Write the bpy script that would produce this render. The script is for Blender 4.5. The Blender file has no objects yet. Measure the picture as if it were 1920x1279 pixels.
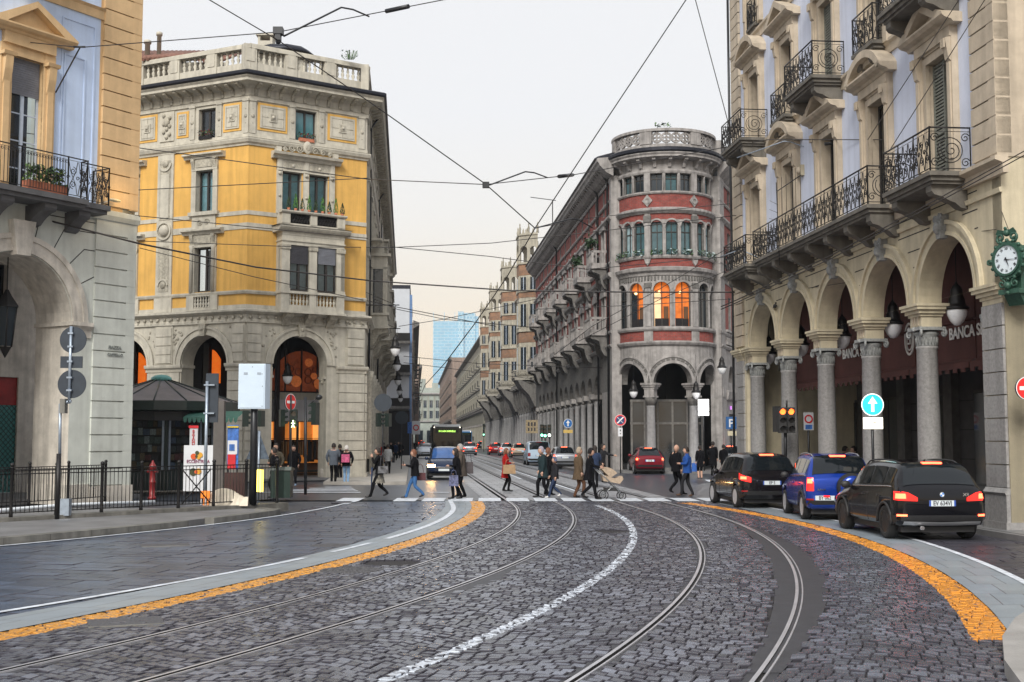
import bpy,math,random
from mathutils import Vector,Matrix
from math import sin,cos,pi,radians,atan2,hypot,sqrt,floor
random.seed(7)
S=bpy.context.scene
C=S.collection
F_PX,EYE=2300.0,2.05
PITCH=math.atan(182.5/F_PX)
cam=bpy.data.objects.new('camera',bpy.data.cameras.new('camera'))
C.objects.link(cam)
cam.location=(0,0,EYE)
cam.rotation_euler=(pi/2+PITCH,0,0)
cam.data.sensor_width=36
cam.data.lens=F_PX*36/1920
cam.data.clip_end=6000
S.camera=cam
SUN_EL,SUN_AZ=radians(38),radians(193)
W=bpy.data.worlds.new('World');S.world=W;W.use_nodes=True
nt=W.node_tree;nt.nodes.clear()
out=nt.nodes.new('ShaderNodeOutputWorld');bg=nt.nodes.new('ShaderNodeBackground')
sky=nt.nodes.new('ShaderNodeTexSky');sky.sky_type='NISHITA';sky.sun_disc=False
sky.sun_elevation=SUN_EL;sky.sun_rotation=SUN_AZ
tc=nt.nodes.new('ShaderNodeTexCoord');sep=nt.nodes.new('ShaderNodeSeparateXYZ')
nt.links.new(tc.outputs['Generated'],sep.inputs[0])
ramp=nt.nodes.new('ShaderNodeValToRGB')
e=ramp.color_ramp.elements
e[0].position=0.0;e[0].color=(0.97,0.72,0.48,1)
e[1].position=1.0;e[1].color=(0.88,0.90,0.95,1)
k=e.new(0.06);k.color=(0.98,0.80,0.60,1)
k=e.new(0.115);k.color=(0.96,0.86,0.72,1)
k=e.new(0.18);k.color=(0.925,0.895,0.85,1)
k=e.new(0.26);k.color=(0.90,0.90,0.91,1)
nt.links.new(sep.outputs[2],ramp.inputs[0])
sc_=nt.nodes.new('ShaderNodeMix');sc_.data_type='RGBA';sc_.inputs[0].default_value=0.94
mul=nt.nodes.new('ShaderNodeVectorMath');mul.operation='SCALE';mul.inputs[3].default_value=0.1
nt.links.new(sky.outputs[0],mul.inputs[0])
nt.links.new(mul.outputs[0],sc_.inputs[6]);nt.links.new(ramp.outputs[0],sc_.inputs[7])
nt.links.new(sc_.outputs[2],bg.inputs[0]);bg.inputs[1].default_value=1.0
nt.links.new(bg.outputs[0],out.inputs[0])
sl=bpy.data.lights.new('sun','SUN');sl.energy=3.3;sl.angle=radians(22);sl.color=(1,.95,.86)
so=bpy.data.objects.new('sun',sl);C.objects.link(so)
so.rotation_euler=Vector((sin(SUN_AZ)*cos(SUN_EL),cos(SUN_AZ)*cos(SUN_EL),sin(SUN_EL))).to_track_quat('Z','Y').to_euler()
S.view_settings.view_transform='Standard';S.view_settings.look='None'
S.view_settings.exposure=0.08;S.view_settings.gamma=1.0
S.render.resolution_x,S.render.resolution_y=1024,682
try:
 S.cycles.max_bounces=6;S.cycles.diffuse_bounces=2;S.cycles.glossy_bounces=3
 S.cycles.transparent_max_bounces=8;S.cycles.volume_bounces=1;S.cycles.use_denoising=True
 S.cycles.sample_clamp_indirect=4;S.cycles.volume_step_rate=5
except Exception:pass
def ray(px,py):
 x=(px-960)/F_PX;y=(639.5-py)/F_PX
 return(x,cos(PITCH)-y*sin(PITCH),sin(PITCH)+y*cos(PITCH))
def G(px,py,z=0.0):
 r=ray(px,py);t=(z-EYE)/r[2];return(r[0]*t,r[1]*t)
def P(px,py,Y):
 r=ray(px,py);t=Y/r[1];return Vector((r[0]*t,Y,EYE+r[2]*t))
MATS={}
def _n(t,typ,**kw):
 n=t.nodes.new(typ)
 for a,b in kw.items():setattr(n,a,b)
 return n
def M(name,col=(.5,.5,.5),rough=.7,var=.18,scale=1.5,bump=.0,bscale=25,metal=0,emit=0,ecol=None,streak=0,coat=0,island=0,spec=.5,brick=None,vec='Object'):
 if name in MATS:return MATS[name]
 m=bpy.data.materials.new(name);m.use_nodes=True;t=m.node_tree
 p=t.nodes['Principled BSDF'];L=t.links.new
 p.inputs['Roughness'].default_value=rough;p.inputs['Metallic'].default_value=metal
 p.inputs['Specular IOR Level'].default_value=spec
 if coat:p.inputs['Coat Weight'].default_value=coat;p.inputs['Coat Roughness'].default_value=.05
 c=(*col,1);p.inputs['Base Color'].default_value=c
 tcn=_n(t,'ShaderNodeTexCoord')
 cur=None
 if brick:
  bw,bh,mort,c2,mc=brick
  mp=_n(t,'ShaderNodeMapping');mp.inputs['Rotation'].default_value=(pi/2,0,0)
  cx=_n(t,'ShaderNodeSeparateXYZ');cy=_n(t,'ShaderNodeCombineXYZ')
  L(tcn.outputs[vec],cx.inputs[0])
  if vec=='UV':L(cx.outputs[0],cy.inputs[0]);L(cx.outputs[1],cy.inputs[1])
  else:L(cx.outputs[0],cy.inputs[0]);L(cx.outputs[2],cy.inputs[1])
  b=_n(t,'ShaderNodeTexBrick');b.inputs['Scale'].default_value=1
  b.inputs['Brick Width'].default_value=bw;b.inputs['Row Height'].default_value=bh
  b.inputs['Mortar Size'].default_value=mort;b.inputs['Mortar Smooth'].default_value=.2
  b.inputs['Color1'].default_value=c;b.inputs['Color2'].default_value=(*c2,1);b.inputs['Mortar'].default_value=(*mc,1)
  L(cy.outputs[0],b.inputs['Vector']);cur=b.outputs['Color']
 if var:
  n=_n(t,'ShaderNodeTexNoise');n.inputs['Scale'].default_value=scale;n.inputs['Detail'].default_value=6;n.inputs['Roughness'].default_value=.65
  L(tcn.outputs[vec],n.inputs['Vector'])
  mr=_n(t,'ShaderNodeMapRange');mr.inputs[1].default_value=.3;mr.inputs[2].default_value=.7
  mr.inputs[3].default_value=1-var;mr.inputs[4].default_value=1+var;L(n.outputs[0],mr.inputs[0])
  fac=mr.outputs[0]
  if streak:
   mp=_n(t,'ShaderNodeMapping');mp.inputs['Scale'].default_value=(3.5,3.5,.25);L(tcn.outputs[vec],mp.inputs[0])
   n2=_n(t,'ShaderNodeTexNoise');n2.inputs['Scale'].default_value=1.2;n2.inputs['Detail'].default_value=5;L(mp.outputs[0],n2.inputs['Vector'])
   m2=_n(t,'ShaderNodeMapRange');m2.inputs[1].default_value=.42;m2.inputs[2].default_value=.68;m2.inputs[3].default_value=1.0;m2.inputs[4].default_value=1-streak
   L(n2.outputs[0],m2.inputs[0])
   mm=_n(t,'ShaderNodeMath',operation='MULTIPLY');L(fac,mm.inputs[0]);L(m2.outputs[0],mm.inputs[1]);fac=mm.outputs[0]
  if island:
   g=_n(t,'ShaderNodeNewGeometry');m3=_n(t,'ShaderNodeMapRange');m3.inputs[3].default_value=1-island;m3.inputs[4].default_value=1+island
   L(g.outputs['Random Per Island'],m3.inputs[0])
   mm=_n(t,'ShaderNodeMath',operation='MULTIPLY');L(fac,mm.inputs[0]);L(m3.outputs[0],mm.inputs[1]);fac=mm.outputs[0]
  vm=_n(t,'ShaderNodeVectorMath',operation='SCALE')
  if cur is not None:L(cur,vm.inputs[0])
  else:vm.inputs[0].default_value=col
  L(fac,vm.inputs[3]);L(vm.outputs[0],p.inputs['Base Color'])
 elif cur is not None:L(cur,p.inputs['Base Color'])
 if bump:
  n=_n(t,'ShaderNodeTexNoise');n.inputs['Scale'].default_value=bscale;n.inputs['Detail'].default_value=4
  L(tcn.outputs[vec],n.inputs['Vector'])
  b=_n(t,'ShaderNodeBump');b.inputs['Strength'].default_value=bump;b.inputs['Distance'].default_value=.02
  L(n.outputs[0],b.inputs['Height']);L(b.outputs[0],p.inputs['Normal'])
 if emit:
  p.inputs['Emission Color'].default_value=(*(ecol or col),1);p.inputs['Emission Strength'].default_value=emit
 MATS[name]=m;return m
def glass_mat(name,tint,amt):
 if name in MATS:return MATS[name]
 m=bpy.data.materials.new(name);m.use_nodes=True;t=m.node_tree;t.nodes.clear();L=t.links.new
 o=_n(t,'ShaderNodeOutputMaterial');mx=_n(t,'ShaderNodeMixShader');g=_n(t,'ShaderNodeBsdfGlossy');tr=_n(t,'ShaderNodeBsdfTransparent')
 g.inputs['Roughness'].default_value=.03;g.inputs['Color'].default_value=(.9,.95,1,1);tr.inputs['Color'].default_value=(*tint,1)
 fr=_n(t,'ShaderNodeFresnel');fr.inputs[0].default_value=1.5
 a=_n(t,'ShaderNodeMath',operation='ADD');a.inputs[1].default_value=amt;L(fr.outputs[0],a.inputs[0])
 L(a.outputs[0],mx.inputs[0]);L(tr.outputs[0],mx.inputs[1]);L(g.outputs[0],mx.inputs[2]);L(mx.outputs[0],o.inputs[0])
 MATS[name]=m;return m
SPLIT={'posters':('poster',.001),'side_window':('side_window',.1),'window_trim':('window_trim',.1),'arcade':('arcade_bay',.02),'reflector':('reflector',.1),'cornice_brackets':('cornice_bracket',.01),'frieze_ornament':('frieze_ornament',.005),'bumper_trim':('bumper_trim',.1),'wall':('wall',.02),'impost':('impost',.02),'glazed_body':('glazed_body',.1),'wall_joints':('wall_joint',.3),'window_surround':('window_surround',.05),'rubber':('x',0),'pier':('pier',.02),'pilasters':('pilaster',.03),'wall_bands':('wall_band',.01),'relief_panels':('relief_panel',.02),'colonnettes':('colonnette',.02),'pilasters':('pilaster',.02),'window_boxes':('window_box',.1),'balconies':('balcony',.02),'street_bays':('street_bay',.02),'brackets':('bracket',.02),'panes':('pane',.01),'archivolt':('archivolt',.02),'string_course':('string_course',.004),'downpipe':('downpipe',.1),'lit_windows':('lit_window',.15),'wall_panels':('wall_panel',.02),'arcade_piers':('pier',.02),'iron_panel':('iron_panel',.02),'shop_fronts':('shop_front',.01)}
class MB:
 def __init__(s,fn=None):s.v=[];s.f=[];s.m=[];s.sm=[];s.mats=[];s.fn=fn;s.X=None
 def mi(s,mat):
  if mat not in s.mats:s.mats.append(mat)
  return s.mats.index(mat)
 def av(s,p):
  p=Vector(p)
  if s.X is not None:p=s.X@p
  if s.fn:p=Vector(s.fn(p))
  s.v.append(p);return len(s.v)-1
 def face(s,idx,mat,sm=False):s.f.append(idx);s.m.append(s.mi(mat));s.sm.append(sm)
 def poly(s,pts,mat,sm=False):s.face([s.av(p)for p in pts],mat,sm)
 def box(s,x0,x1,y0,y1,z0,z1,mat,nx=1):
  if x1<x0:x0,x1=x1,x0
  if y1<y0:y0,y1=y1,y0
  if z1<z0:z0,z1=z1,z0
  if s.fn:nx=max(nx,int((x1-x0)/.3)+1)
  b=len(s.v)
  for i in range(nx+1):
   x=x0+(x1-x0)*i/nx
   for y,z in((y0,z0),(y1,z0),(y1,z1),(y0,z1)):s.av((x,y,z))
  for i in range(nx):
   a=b+4*i;c=a+4
   for j in range(4):
    k=(j+1)%4
    s.face([a+j,a+k,c+k,c+j],mat)
  s.face([b,b+1,b+2,b+3][::-1],mat);e=b+4*nx;s.face([e,e+1,e+2,e+3],mat)
 def bar(s,prof,x0,x1,mat,sm=False):
  """a moulding: profile [(y, z)...] run along x from x0 to x1, closed at the ends"""
  nx=max(1,int(abs(x1-x0)/.3)+1)if s.fn else 1
  b=len(s.v);n=len(prof)
  for i in range(nx+1):
   x=x0+(x1-x0)*i/nx
   for y,z in prof:s.av((x,y,z))
  for i in range(nx):
   a=b+n*i;c=a+n
   for j in range(n):
    k=(j+1)%n;s.face([a+k,a+j,c+j,c+k],mat,sm)
  s.face([b+j for j in range(n)],mat);s.face([b+n*nx+j for j in reversed(range(n))],mat)
 def prism(s,poly,y0,y1,mat):
  """polygon [(x, z)...] given depth from y0 to y1"""
  n=len(poly);b=len(s.v)
  for x,z in poly:s.av((x,y0,z))
  for x,z in poly:s.av((x,y1,z))
  s.face([b+i for i in range(n)],mat);s.face([b+n+i for i in reversed(range(n))],mat)
  for i in range(n):
   k=(i+1)%n;s.face([b+i,b+n+i,b+n+k,b+k],mat)
 def slab(s,poly,z0,z1,mat):
  """plan polygon [(x, y)...] from z0 to z1"""
  n=len(poly);b=len(s.v)
  for x,y in poly:s.av((x,y,z0))
  for x,y in poly:s.av((x,y,z1))
  s.face([b+i for i in reversed(range(n))],mat);s.face([b+n+i for i in range(n)],mat)
  for i in range(n):
   k=(i+1)%n;s.face([b+i,b+k,b+n+k,b+n+i],mat)
 def lathe(s,prof,c,mat,n=12,sm=True,a0=0,a1=2*pi,sx=1,sy=1):
  full=abs(a1-a0-2*pi)<1e-6;m=n if full else n+1;b=len(s.v)
  for r,z in prof:
   for i in range(m):
    a=a0+(a1-a0)*i/n;s.av((c[0]+r*cos(a)*sx,c[1]+r*sin(a)*sy,c[2]+z))
  for j in range(len(prof)-1):
   for i in range(n):
    k=(i+1)%m;s.face([b+j*m+i,b+j*m+k,b+(j+1)*m+k,b+(j+1)*m+i],mat,sm)
  if full:
   if prof[0][0]>1e-4:s.face([b+i for i in reversed(range(m))],mat)
   if prof[-1][0]>1e-4:s.face([b+(len(prof)-1)*m+i for i in range(m)],mat)
 def tube(s,pts,r,mat,n=5,closed=False,sm=True,caps=True):
  pts=[Vector(p)for p in pts];N=len(pts);b=len(s.v);up=None
  for i,p in enumerate(pts):
   if closed:d=pts[(i+1)%N]-pts[i-1]
   else:d=pts[min(i+1,N-1)]-pts[max(i-1,0)]
   if d.length<1e-9:d=Vector((0,0,1))
   d.normalize()
   if up is None:up=Vector((0,0,1))if abs(d.z)<.9 else Vector((0,1,0))
   a=d.cross(up)
   if a.length<1e-4:a=d.cross(Vector((1,0,0)))
   a.normalize();q=a.cross(d);up=q
   rr=r[i]if isinstance(r,(list,tuple))else r
   for j in range(n):
    t=2*pi*(j+.5)/n;s.av(p+a*(rr*cos(t))+q*(rr*sin(t)))
  for i in range(N if closed else N-1):
   k=(i+1)%N
   for j in range(n):
    l=(j+1)%n;s.face([b+i*n+j,b+i*n+l,b+k*n+l,b+k*n+j],mat,sm)
  if not closed and caps:
   s.face([b+j for j in reversed(range(n))],mat);s.face([b+(N-1)*n+j for j in range(n)],mat)
 def ball(s,c,r,mat,n=10,m=6,sx=1,sy=1,sz=1):
  s.lathe([(max(r*sin(pi*i/m),1e-5),-r*cos(pi*i/m)*sz)for i in range(m+1)],c,mat,n,True,sx=sx,sy=sy)
 def disc(s,c,r,mat,n=24,y=0,rx=1):
  """flat disc in the x-z plane facing -y"""
  s.poly([(c[0]+r*rx*cos(2*pi*i/n),y+c[1],c[2]+r*sin(2*pi*i/n))for i in range(n)],mat)
 def strip(s,L,Rr,mat):
  b=len(s.v)
  for p,q in zip(L,Rr):s.av(p);s.av(q)
  for i in range(len(L)-1):s.face([b+2*i,b+2*i+1,b+2*i+3,b+2*i+2],mat)
 def islands(s,gap):
  par=list(range(len(s.v)))
  def fd(a):
   while par[a]!=a:par[a]=par[par[a]];a=par[a]
   return a
  for f in s.f:
   a=fd(f[0])
   for v in f[1:]:
    b=fd(v)
    if a!=b:par[b]=a
  g={}
  for i,f in enumerate(s.f):g.setdefault(fd(f[0]),[]).append(i)
  L=[]
  for fs in g.values():
   vs=[s.v[v]for i in fs for v in s.f[i]];L.append([[min(v[k]for v in vs)-gap for k in range(3)],[max(v[k]for v in vs)+gap for k in range(3)],fs])
  ch=True
  while ch:
   ch=False;out=[]
   for a in L:
    for b in out:
     if all(a[0][k]<=b[1][k]and b[0][k]<=a[1][k]for k in range(3)):
      b[0]=[min(x,y)for x,y in zip(a[0],b[0])];b[1]=[max(x,y)for x,y in zip(a[1],b[1])];b[2]+=a[2];ch=True;break
    else:out.append(a)
   L=out
  return[a[2]for a in L]
 def build(s,name,parent=None,M_=None,**kw):
  if name in SPLIT:
   groups=s.islands(SPLIT[name][1]);name=SPLIT[name][0]
   if len(groups)>100:kw['kind']='stuff'
   elif len(groups)>1:
    for fs in groups:
     q=MB();mp={}
     for i in fs:
      for v in s.f[i]:
       if v not in mp:mp[v]=len(q.v);q.v.append(s.v[v])
      q.face([mp[v]for v in s.f[i]],s.mats[s.m[i]],s.sm[i])
     o=q.build(name,parent,M_,**kw)
    return o
  me=bpy.data.meshes.new(name)
  me.from_pydata([tuple(p)for p in s.v],[],s.f)
  for m in s.mats:me.materials.append(m)
  if s.f:
   me.polygons.foreach_set('material_index',s.m);me.polygons.foreach_set('use_smooth',s.sm)
  me.update()
  o=bpy.data.objects.new(name,me);C.objects.link(o)
  if parent is not None:o.parent=parent
  if M_ is not None:o.matrix_basis=M_
  for a,b in kw.items():
   if b is not None:o[a]=b
  return o
def T(x=0,y=0,z=0,rz=0):return Matrix.Translation((x,y,z))@Matrix.Rotation(rz,4,'Z')
def thing(name,label,cat,M_=None,group=None):
 o=bpy.data.objects.new(name,None);C.objects.link(o);o.empty_display_size=.3
 if M_ is not None:o.matrix_basis=M_
 o['label']=label;o['category']=cat
 if group:o['group']=group
 return o
def tag(o,label,cat,group=None):
 o['label']=label;o['category']=cat
 if group:o['group']=group
 return o
def dup(o,parent=None,M_=None):
 c=o.copy();C.objects.link(c)
 if parent is not None:c.parent=parent
 if M_ is not None:c.matrix_basis=M_
 for ch in o.children:dup(ch,c)
 return c
def arc_pts(cx,cz,r,a0,a1,n):return[(cx+r*cos(a0+(a1-a0)*i/n),cz+r*sin(a0+(a1-a0)*i/n))for i in range(n+1)]
def wall(mb,u0,u1,z0,z1,ops,depth,mat,mat_in=None,y=0.0,n=10):
 """wall face in the plane y with openings cut out and their reveals; ops = [(a, b, c, d, arched)], d = springing when arched"""
 mat_in=mat_in or mat
 us={u0,u1};zs={z0,z1};R_=[]
 for(a,b,c,d,ar)in ops:
  top=d+(b-a)/2*(ar if ar and ar is not True else 1)if ar else d
  us|={a,b};zs|={c,top};R_.append((a,b,c,top))
 if mb.fn:
  x=u0
  while x<u1:us.add(x);x+=.3
 us=sorted(x for x in us if u0-1e-6<=x<=u1+1e-6);zs=sorted(z for z in zs if z0-1e-6<=z<=z1+1e-6)
 for i in range(len(us)-1):
  cu=(us[i]+us[i+1])/2
  if us[i+1]-us[i]<1e-5:continue
  zst=None
  for j in range(len(zs)-1):
   cz=(zs[j]+zs[j+1])/2
   inside=any(a<cu<b and c<cz<d for a,b,c,d in R_)
   if not inside and zst is None:zst=zs[j]
   if inside and zst is not None:mb.poly([(us[i],y,zst),(us[i+1],y,zst),(us[i+1],y,zs[j]),(us[i],y,zs[j])],mat);zst=None
  if zst is not None:mb.poly([(us[i],y,zst),(us[i+1],y,zst),(us[i+1],y,zs[-1]),(us[i],y,zs[-1])],mat)
 for(a,b,c,d,ar)in ops:
  if ar:
   f=ar if ar is not True else 1;r=(b-a)/2;cx=(a+b)/2;top=d+r*f
   pts=[(cx+r*cos(pi-pi*i/(2*n)),d+r*f*sin(pi*i/(2*n)))for i in range(2*n+1)]
   for i in range(n):mb.poly([(a,y,top),(pts[i][0],y,pts[i][1]),(pts[i+1][0],y,pts[i+1][1])],mat)
   for i in range(n,2*n):mb.poly([(b,y,top),(pts[i][0],y,pts[i][1]),(pts[i+1][0],y,pts[i+1][1])],mat)
   for i in range(2*n):
    p,q=pts[i],pts[i+1];mb.poly([(p[0],y,p[1]),(p[0],y+depth,p[1]),(q[0],y+depth,q[1]),(q[0],y,q[1])],mat_in,True)
  else:mb.poly([(a,y,d),(a,y+depth,d),(b,y+depth,d),(b,y,d)],mat_in)
  mb.poly([(a,y,c),(a,y+depth,c),(a,y+depth,d),(a,y,d)],mat_in)
  mb.poly([(b,y,c),(b,y,d),(b,y+depth,d),(b,y+depth,c)],mat_in)
  if c>z0+.01:mb.poly([(a,y,c),(b,y,c),(b,y+depth,c),(a,y+depth,c)],mat_in)
def archivolt(mb,cx,cz,r0,r1,y0,y1,mat,n=16,a0=0,a1=pi,f=1):
 for i in range(n):
  t0=a0+(a1-a0)*i/n;t1=a0+(a1-a0)*(i+1)/n
  p=[(cx+r0*cos(t0),cz+r0*sin(t0)*f),(cx+r1*cos(t0),cz+r1*sin(t0)*f),(cx+r1*cos(t1),cz+r1*sin(t1)*f),(cx+r0*cos(t1),cz+r0*sin(t1)*f)]
  mb.poly([(x,y0,z)for x,z in p[::-1]],mat)
  mb.poly([(p[1][0],y0,p[1][1]),(p[2][0],y0,p[2][1]),(p[2][0],y1,p[2][1]),(p[1][0],y1,p[1][1])][::-1],mat,True)
  mb.poly([(p[0][0],y0,p[0][1]),(p[3][0],y0,p[3][1]),(p[3][0],y1,p[3][1]),(p[0][0],y1,p[0][1])],mat,True)
def sweep(mb,path,prof,mat,ends=True):
 """moulding swept along a plan path of facade corners; prof = [(out, z)...] closed, outward = right-hand side of travel"""
 n=len(prof);b=len(mb.v);N=len(path)
 for i,p in enumerate(path):
  p=Vector(p)
  ds=[]
  if i>0:ds.append((p-Vector(path[i-1])).normalized())
  if i<N-1:ds.append((Vector(path[i+1])-p).normalized())
  ns=[Vector((d.y,-d.x))for d in ds];m=sum(ns,Vector((0,0)));m.normalize();k=1/max(.3,m.dot(ns[0]))
  for o,z in prof:mb.av((p.x+m.x*o*k,p.y+m.y*o*k,z))
 for i in range(N-1):
  for j in range(n):
   l=(j+1)%n;mb.face([b+i*n+j,b+i*n+l,b+(i+1)*n+l,b+(i+1)*n+j][::-1],mat)
 if ends:mb.face([b+j for j in range(n)],mat);mb.face([b+(N-1)*n+j for j in reversed(range(n))],mat)
class Fac:
 """a facade frame: x runs to the right as seen from outside, y inward, z up"""
 def __init__(s,O,d):
  l=hypot(*d);s.O=O;s.d=(d[0]/l,d[1]/l);s.M=T(O[0],O[1],0,atan2(d[1],d[0]))
  s.n=(s.d[1],-s.d[0])
 def at(s,u,y=0,z=0):return Vector((s.O[0]+s.d[0]*u-s.n[0]*y,s.O[1]+s.d[1]*u-s.n[1]*y,z))
 def uz(s,px,py,w=0):
  r=ray(px,py);ox,oy=s.O[0]-s.n[0]*w,s.O[1]-s.n[1]*w
  t=(ox*s.n[0]+oy*s.n[1])/(r[0]*s.n[0]+r[1]*s.n[1])
  return((r[0]*t-ox)*s.d[0]+(r[1]*t-oy)*s.d[1],EYE+r[2]*t)
def rel(root,M_):return root.matrix_basis.inverted()@M_
# ================================================================ GROUND
asphalt=M('asphalt',(.05,.055,.068),.5,.3,1.2,.25,60)
asphalt_far=M('street_asphalt',(.045,.052,.07),.3,.25,.5,.2,60,spec=.7)
sett=M('sett',(.098,.108,.138),.22,.45,.7,.3,60,island=.5,spec=1.0)
sett_e=M('sett_edge',(.034,.032,.044),.7,.3,9)  # edge tone: joint dirt plus shade painted onto bevels and stone sides
joint=M('joint',(.022,.02,.022),.95,.3,5)
lane_slab=M('lane_slab',(.062,.085,.13),.27,.3,1.2,.3,45,island=.25,spec=.9)
band_m=M('band_stone',(.23,.27,.31),.42,.18,1.0,.2,60,brick=(.42,1.1,.008,(.24,.27,.29),(.08,.08,.09)),vec='UV')
dark_slab=M('dark_slab',(.042,.042,.055),.4,.3,2,.35,45,island=.25)
pave=M('pavement_stone',(.16,.16,.165),.55,.3,.8,.3,40,island=.1)
kerb_m=M('kerb_stone',(.17,.165,.15),.7,.35,1.5,.4,30,streak=.4)
white_p=M('white_paint',(.58,.62,.68),.5,.35,5,.2,60)
rail_m=M('rail_steel',(.62,.62,.66),.32,.15,2,metal=.55)
groove=M('rail_groove',(.012,.011,.012),.8,.2,3)
CIR=dict(A=(-59.86,34.36,60.03),B=(-59.86,34.36,61.5),W=(-58.04,32.23,60.91),Cr=(-54.48,30.48,58.46),D=(-54.48,30.48,59.93),YL=(-61.34,35.38,60.35),YR=(-42.23,27.12,49.29),WL=(-47.64,34.19,45.97),WL2=(-40.23,40.83,35.04),SR=(-42.23,27.12,50.45))
SL=-.0793
def paint_on(m,bands):
 """road paint over the setts: rings about a centre, worn at the edges"""
 t=m.node_tree;L=t.links.new;p=t.nodes['Principled BSDF'];cur=p.inputs['Base Color'].links[0].from_socket
 g=_n(t,'ShaderNodeNewGeometry');sp=_n(t,'ShaderNodeSeparateXYZ');L(g.outputs['Position'],sp.inputs[0])
 nz=_n(t,'ShaderNodeTexNoise');nz.inputs['Scale'].default_value=9;nz.inputs['Detail'].default_value=6;L(g.outputs['Position'],nz.inputs[0])
 def mt(op,a,b=None,c=None):
  n=_n(t,'ShaderNodeMath',operation=op)
  for i,v in enumerate((a,b,c)):
   if v is None:continue
   if isinstance(v,(int,float)):n.inputs[i].default_value=v
   else:L(v,n.inputs[i])
  return n.outputs[0]
 for(k,hw,y0,y1,col,wear)in bands:
  a,b,r=CIR[k]
  dx=mt('SUBTRACT',sp.outputs[0],a);dy=mt('SUBTRACT',sp.outputs[1],b)
  d=mt('SQRT',mt('ADD',mt('MULTIPLY',dx,dx),mt('MULTIPLY',dy,dy)))
  d=mt('ABSOLUTE',mt('SUBTRACT',d,r));d=mt('ADD',d,mt('MULTIPLY',mt('SUBTRACT',nz.outputs[0],.5),.10))
  f=mt('LESS_THAN',d,hw);f=mt('MULTIPLY',f,mt('GREATER_THAN',sp.outputs[1],y0));f=mt('MULTIPLY',f,mt('LESS_THAN',sp.outputs[1],y1))
  mr=_n(t,'ShaderNodeMapRange');mr.inputs[1].default_value=wear;mr.inputs[2].default_value=wear+.08;L(nz.outputs[0],mr.inputs[0]);f=mt('MULTIPLY',f,mr.outputs[0])
  mx=_n(t,'ShaderNodeMix');mx.data_type='RGBA';L(f,mx.inputs[0]);L(cur,mx.inputs[6]);mx.inputs[7].default_value=(*col,1);cur=mx.outputs[2]
 L(cur,p.inputs['Base Color'])
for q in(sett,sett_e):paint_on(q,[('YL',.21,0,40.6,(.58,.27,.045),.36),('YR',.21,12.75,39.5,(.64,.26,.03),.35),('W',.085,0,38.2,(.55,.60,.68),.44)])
def cx(k,Y,o=0.0):
 a,b,r=CIR[k];r+=o;yt=b-SL*r
 if k in('WL2',):yt=99
 if Y<=yt:return a+sqrt(max(r*r-(Y-b)**2,0))
 return a+sqrt(r*r-(yt-b)**2)+SL*(Y-yt)
def cdist(k,X,Y):
 a,b,r=CIR[k];yt=b-SL*r
 if Y<=yt:return hypot(X-a,Y-b)-r
 return X-cx(k,Y)
mb=MB();mb.poly([(-600,-25,-.05),(600,-25,-.05),(600,1580,-.05),(-600,1580,-.05)],asphalt)
o=mb.build('ground');o['kind']='structure'
def strip_obj(name,kl,ol,kr,orr,Y0,Y1,z,mat,st=1.0,mbx=None):
 m=mbx or MB();n=int((Y1-Y0)/st)+1
 L=[];Rr=[]
 for i in range(n+1):
  Y=Y0+(Y1-Y0)*i/n;L.append((cx(kl,Y,ol),Y,z));Rr.append((cx(kr,Y,orr),Y,z))
 m.strip(L,Rr,mat)
 if mbx:return m
 o=m.build(name);o['kind']='structure';return o
strip_obj('road_bed','WL',-.3,'SR',.3,6,41.6,-.03,joint)
def stones(name,inside,rng,row,wid,matf,cxy,z0=0.0,gap=.012,rough=.006,amp=0.,lam=2.,bev=.012,rnd=None,phase=0,jit=.006):
 """paving stones laid in courses about a centre; each stone has its own height, tilt and worn edges"""
 rnd=rnd or random.Random(3);m=MB();cX,cY=cxy;Y0,Y1,r0,r1=rng;a=Y0
 while a<Y1:
  ro=row*rnd.uniform(.86,1.14);r=r0+rnd.uniform(0,wid);ph=phase+.25*sin(a*.7)
  if ro<.3:pass
  while r<r1:
   w=wid*rnd.uniform(.82,1.2)
   mid=(r+w/2,a+ro/2)
   def mp(rr,aa):
    aa=aa+amp*cos(2*pi*rr/lam+ph)*(1+.3*sin(aa*.5));f=(aa-cY)/60.0
    return(cX+rr*cos(f),cY+rr*sin(f)*60.0/60.0*1.0)
   x,y=mp(*mid);mat=None
   if 7<y<44:mat=matf(x,y)if inside(x,y)else None
   if mat is not None:
    g=gap*rnd.uniform(.5,1.5)/2;q=[]
    for(rr,aa)in((r+g,a+g),(r+w-g,a+g),(r+w-g,a+ro-g),(r+g,a+ro-g)):
     X,Y=mp(rr,aa);q.append((X+rnd.uniform(-jit,jit),Y+rnd.uniform(-jit,jit)))
    zc=z0+rnd.uniform(-rough,rough);tx,ty=rnd.uniform(-1,1)*rough*.9,rnd.uniform(-1,1)*rough*.9
    b=len(m.v);mx=sum(p[0]for p in q)/4;my=sum(p[1]for p in q)/4
    zz=[zc-tx-ty,zc+tx-ty,zc+tx+ty,zc-tx+ty]
    k=1-2*bev/max(.1,min(w,ro))
    for p,z in zip(q,zz):m.v.append(Vector((p[0],p[1],-.035)))
    for p,z in zip(q,zz):m.v.append(Vector((p[0],p[1],z-bev*.8)))
    for p,z in zip(q,zz):m.v.append(Vector((mx+(p[0]-mx)*k,my+(p[1]-my)*k,z)))
    for l in(0,4):
     for i in range(4):
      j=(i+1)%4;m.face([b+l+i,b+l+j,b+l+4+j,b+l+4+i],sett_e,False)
    m.face([b+8,b+9,b+10,b+11],mat)
   r+=w
  a+=ro
 o=m.build(name);o['kind']='structure';return o
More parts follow.
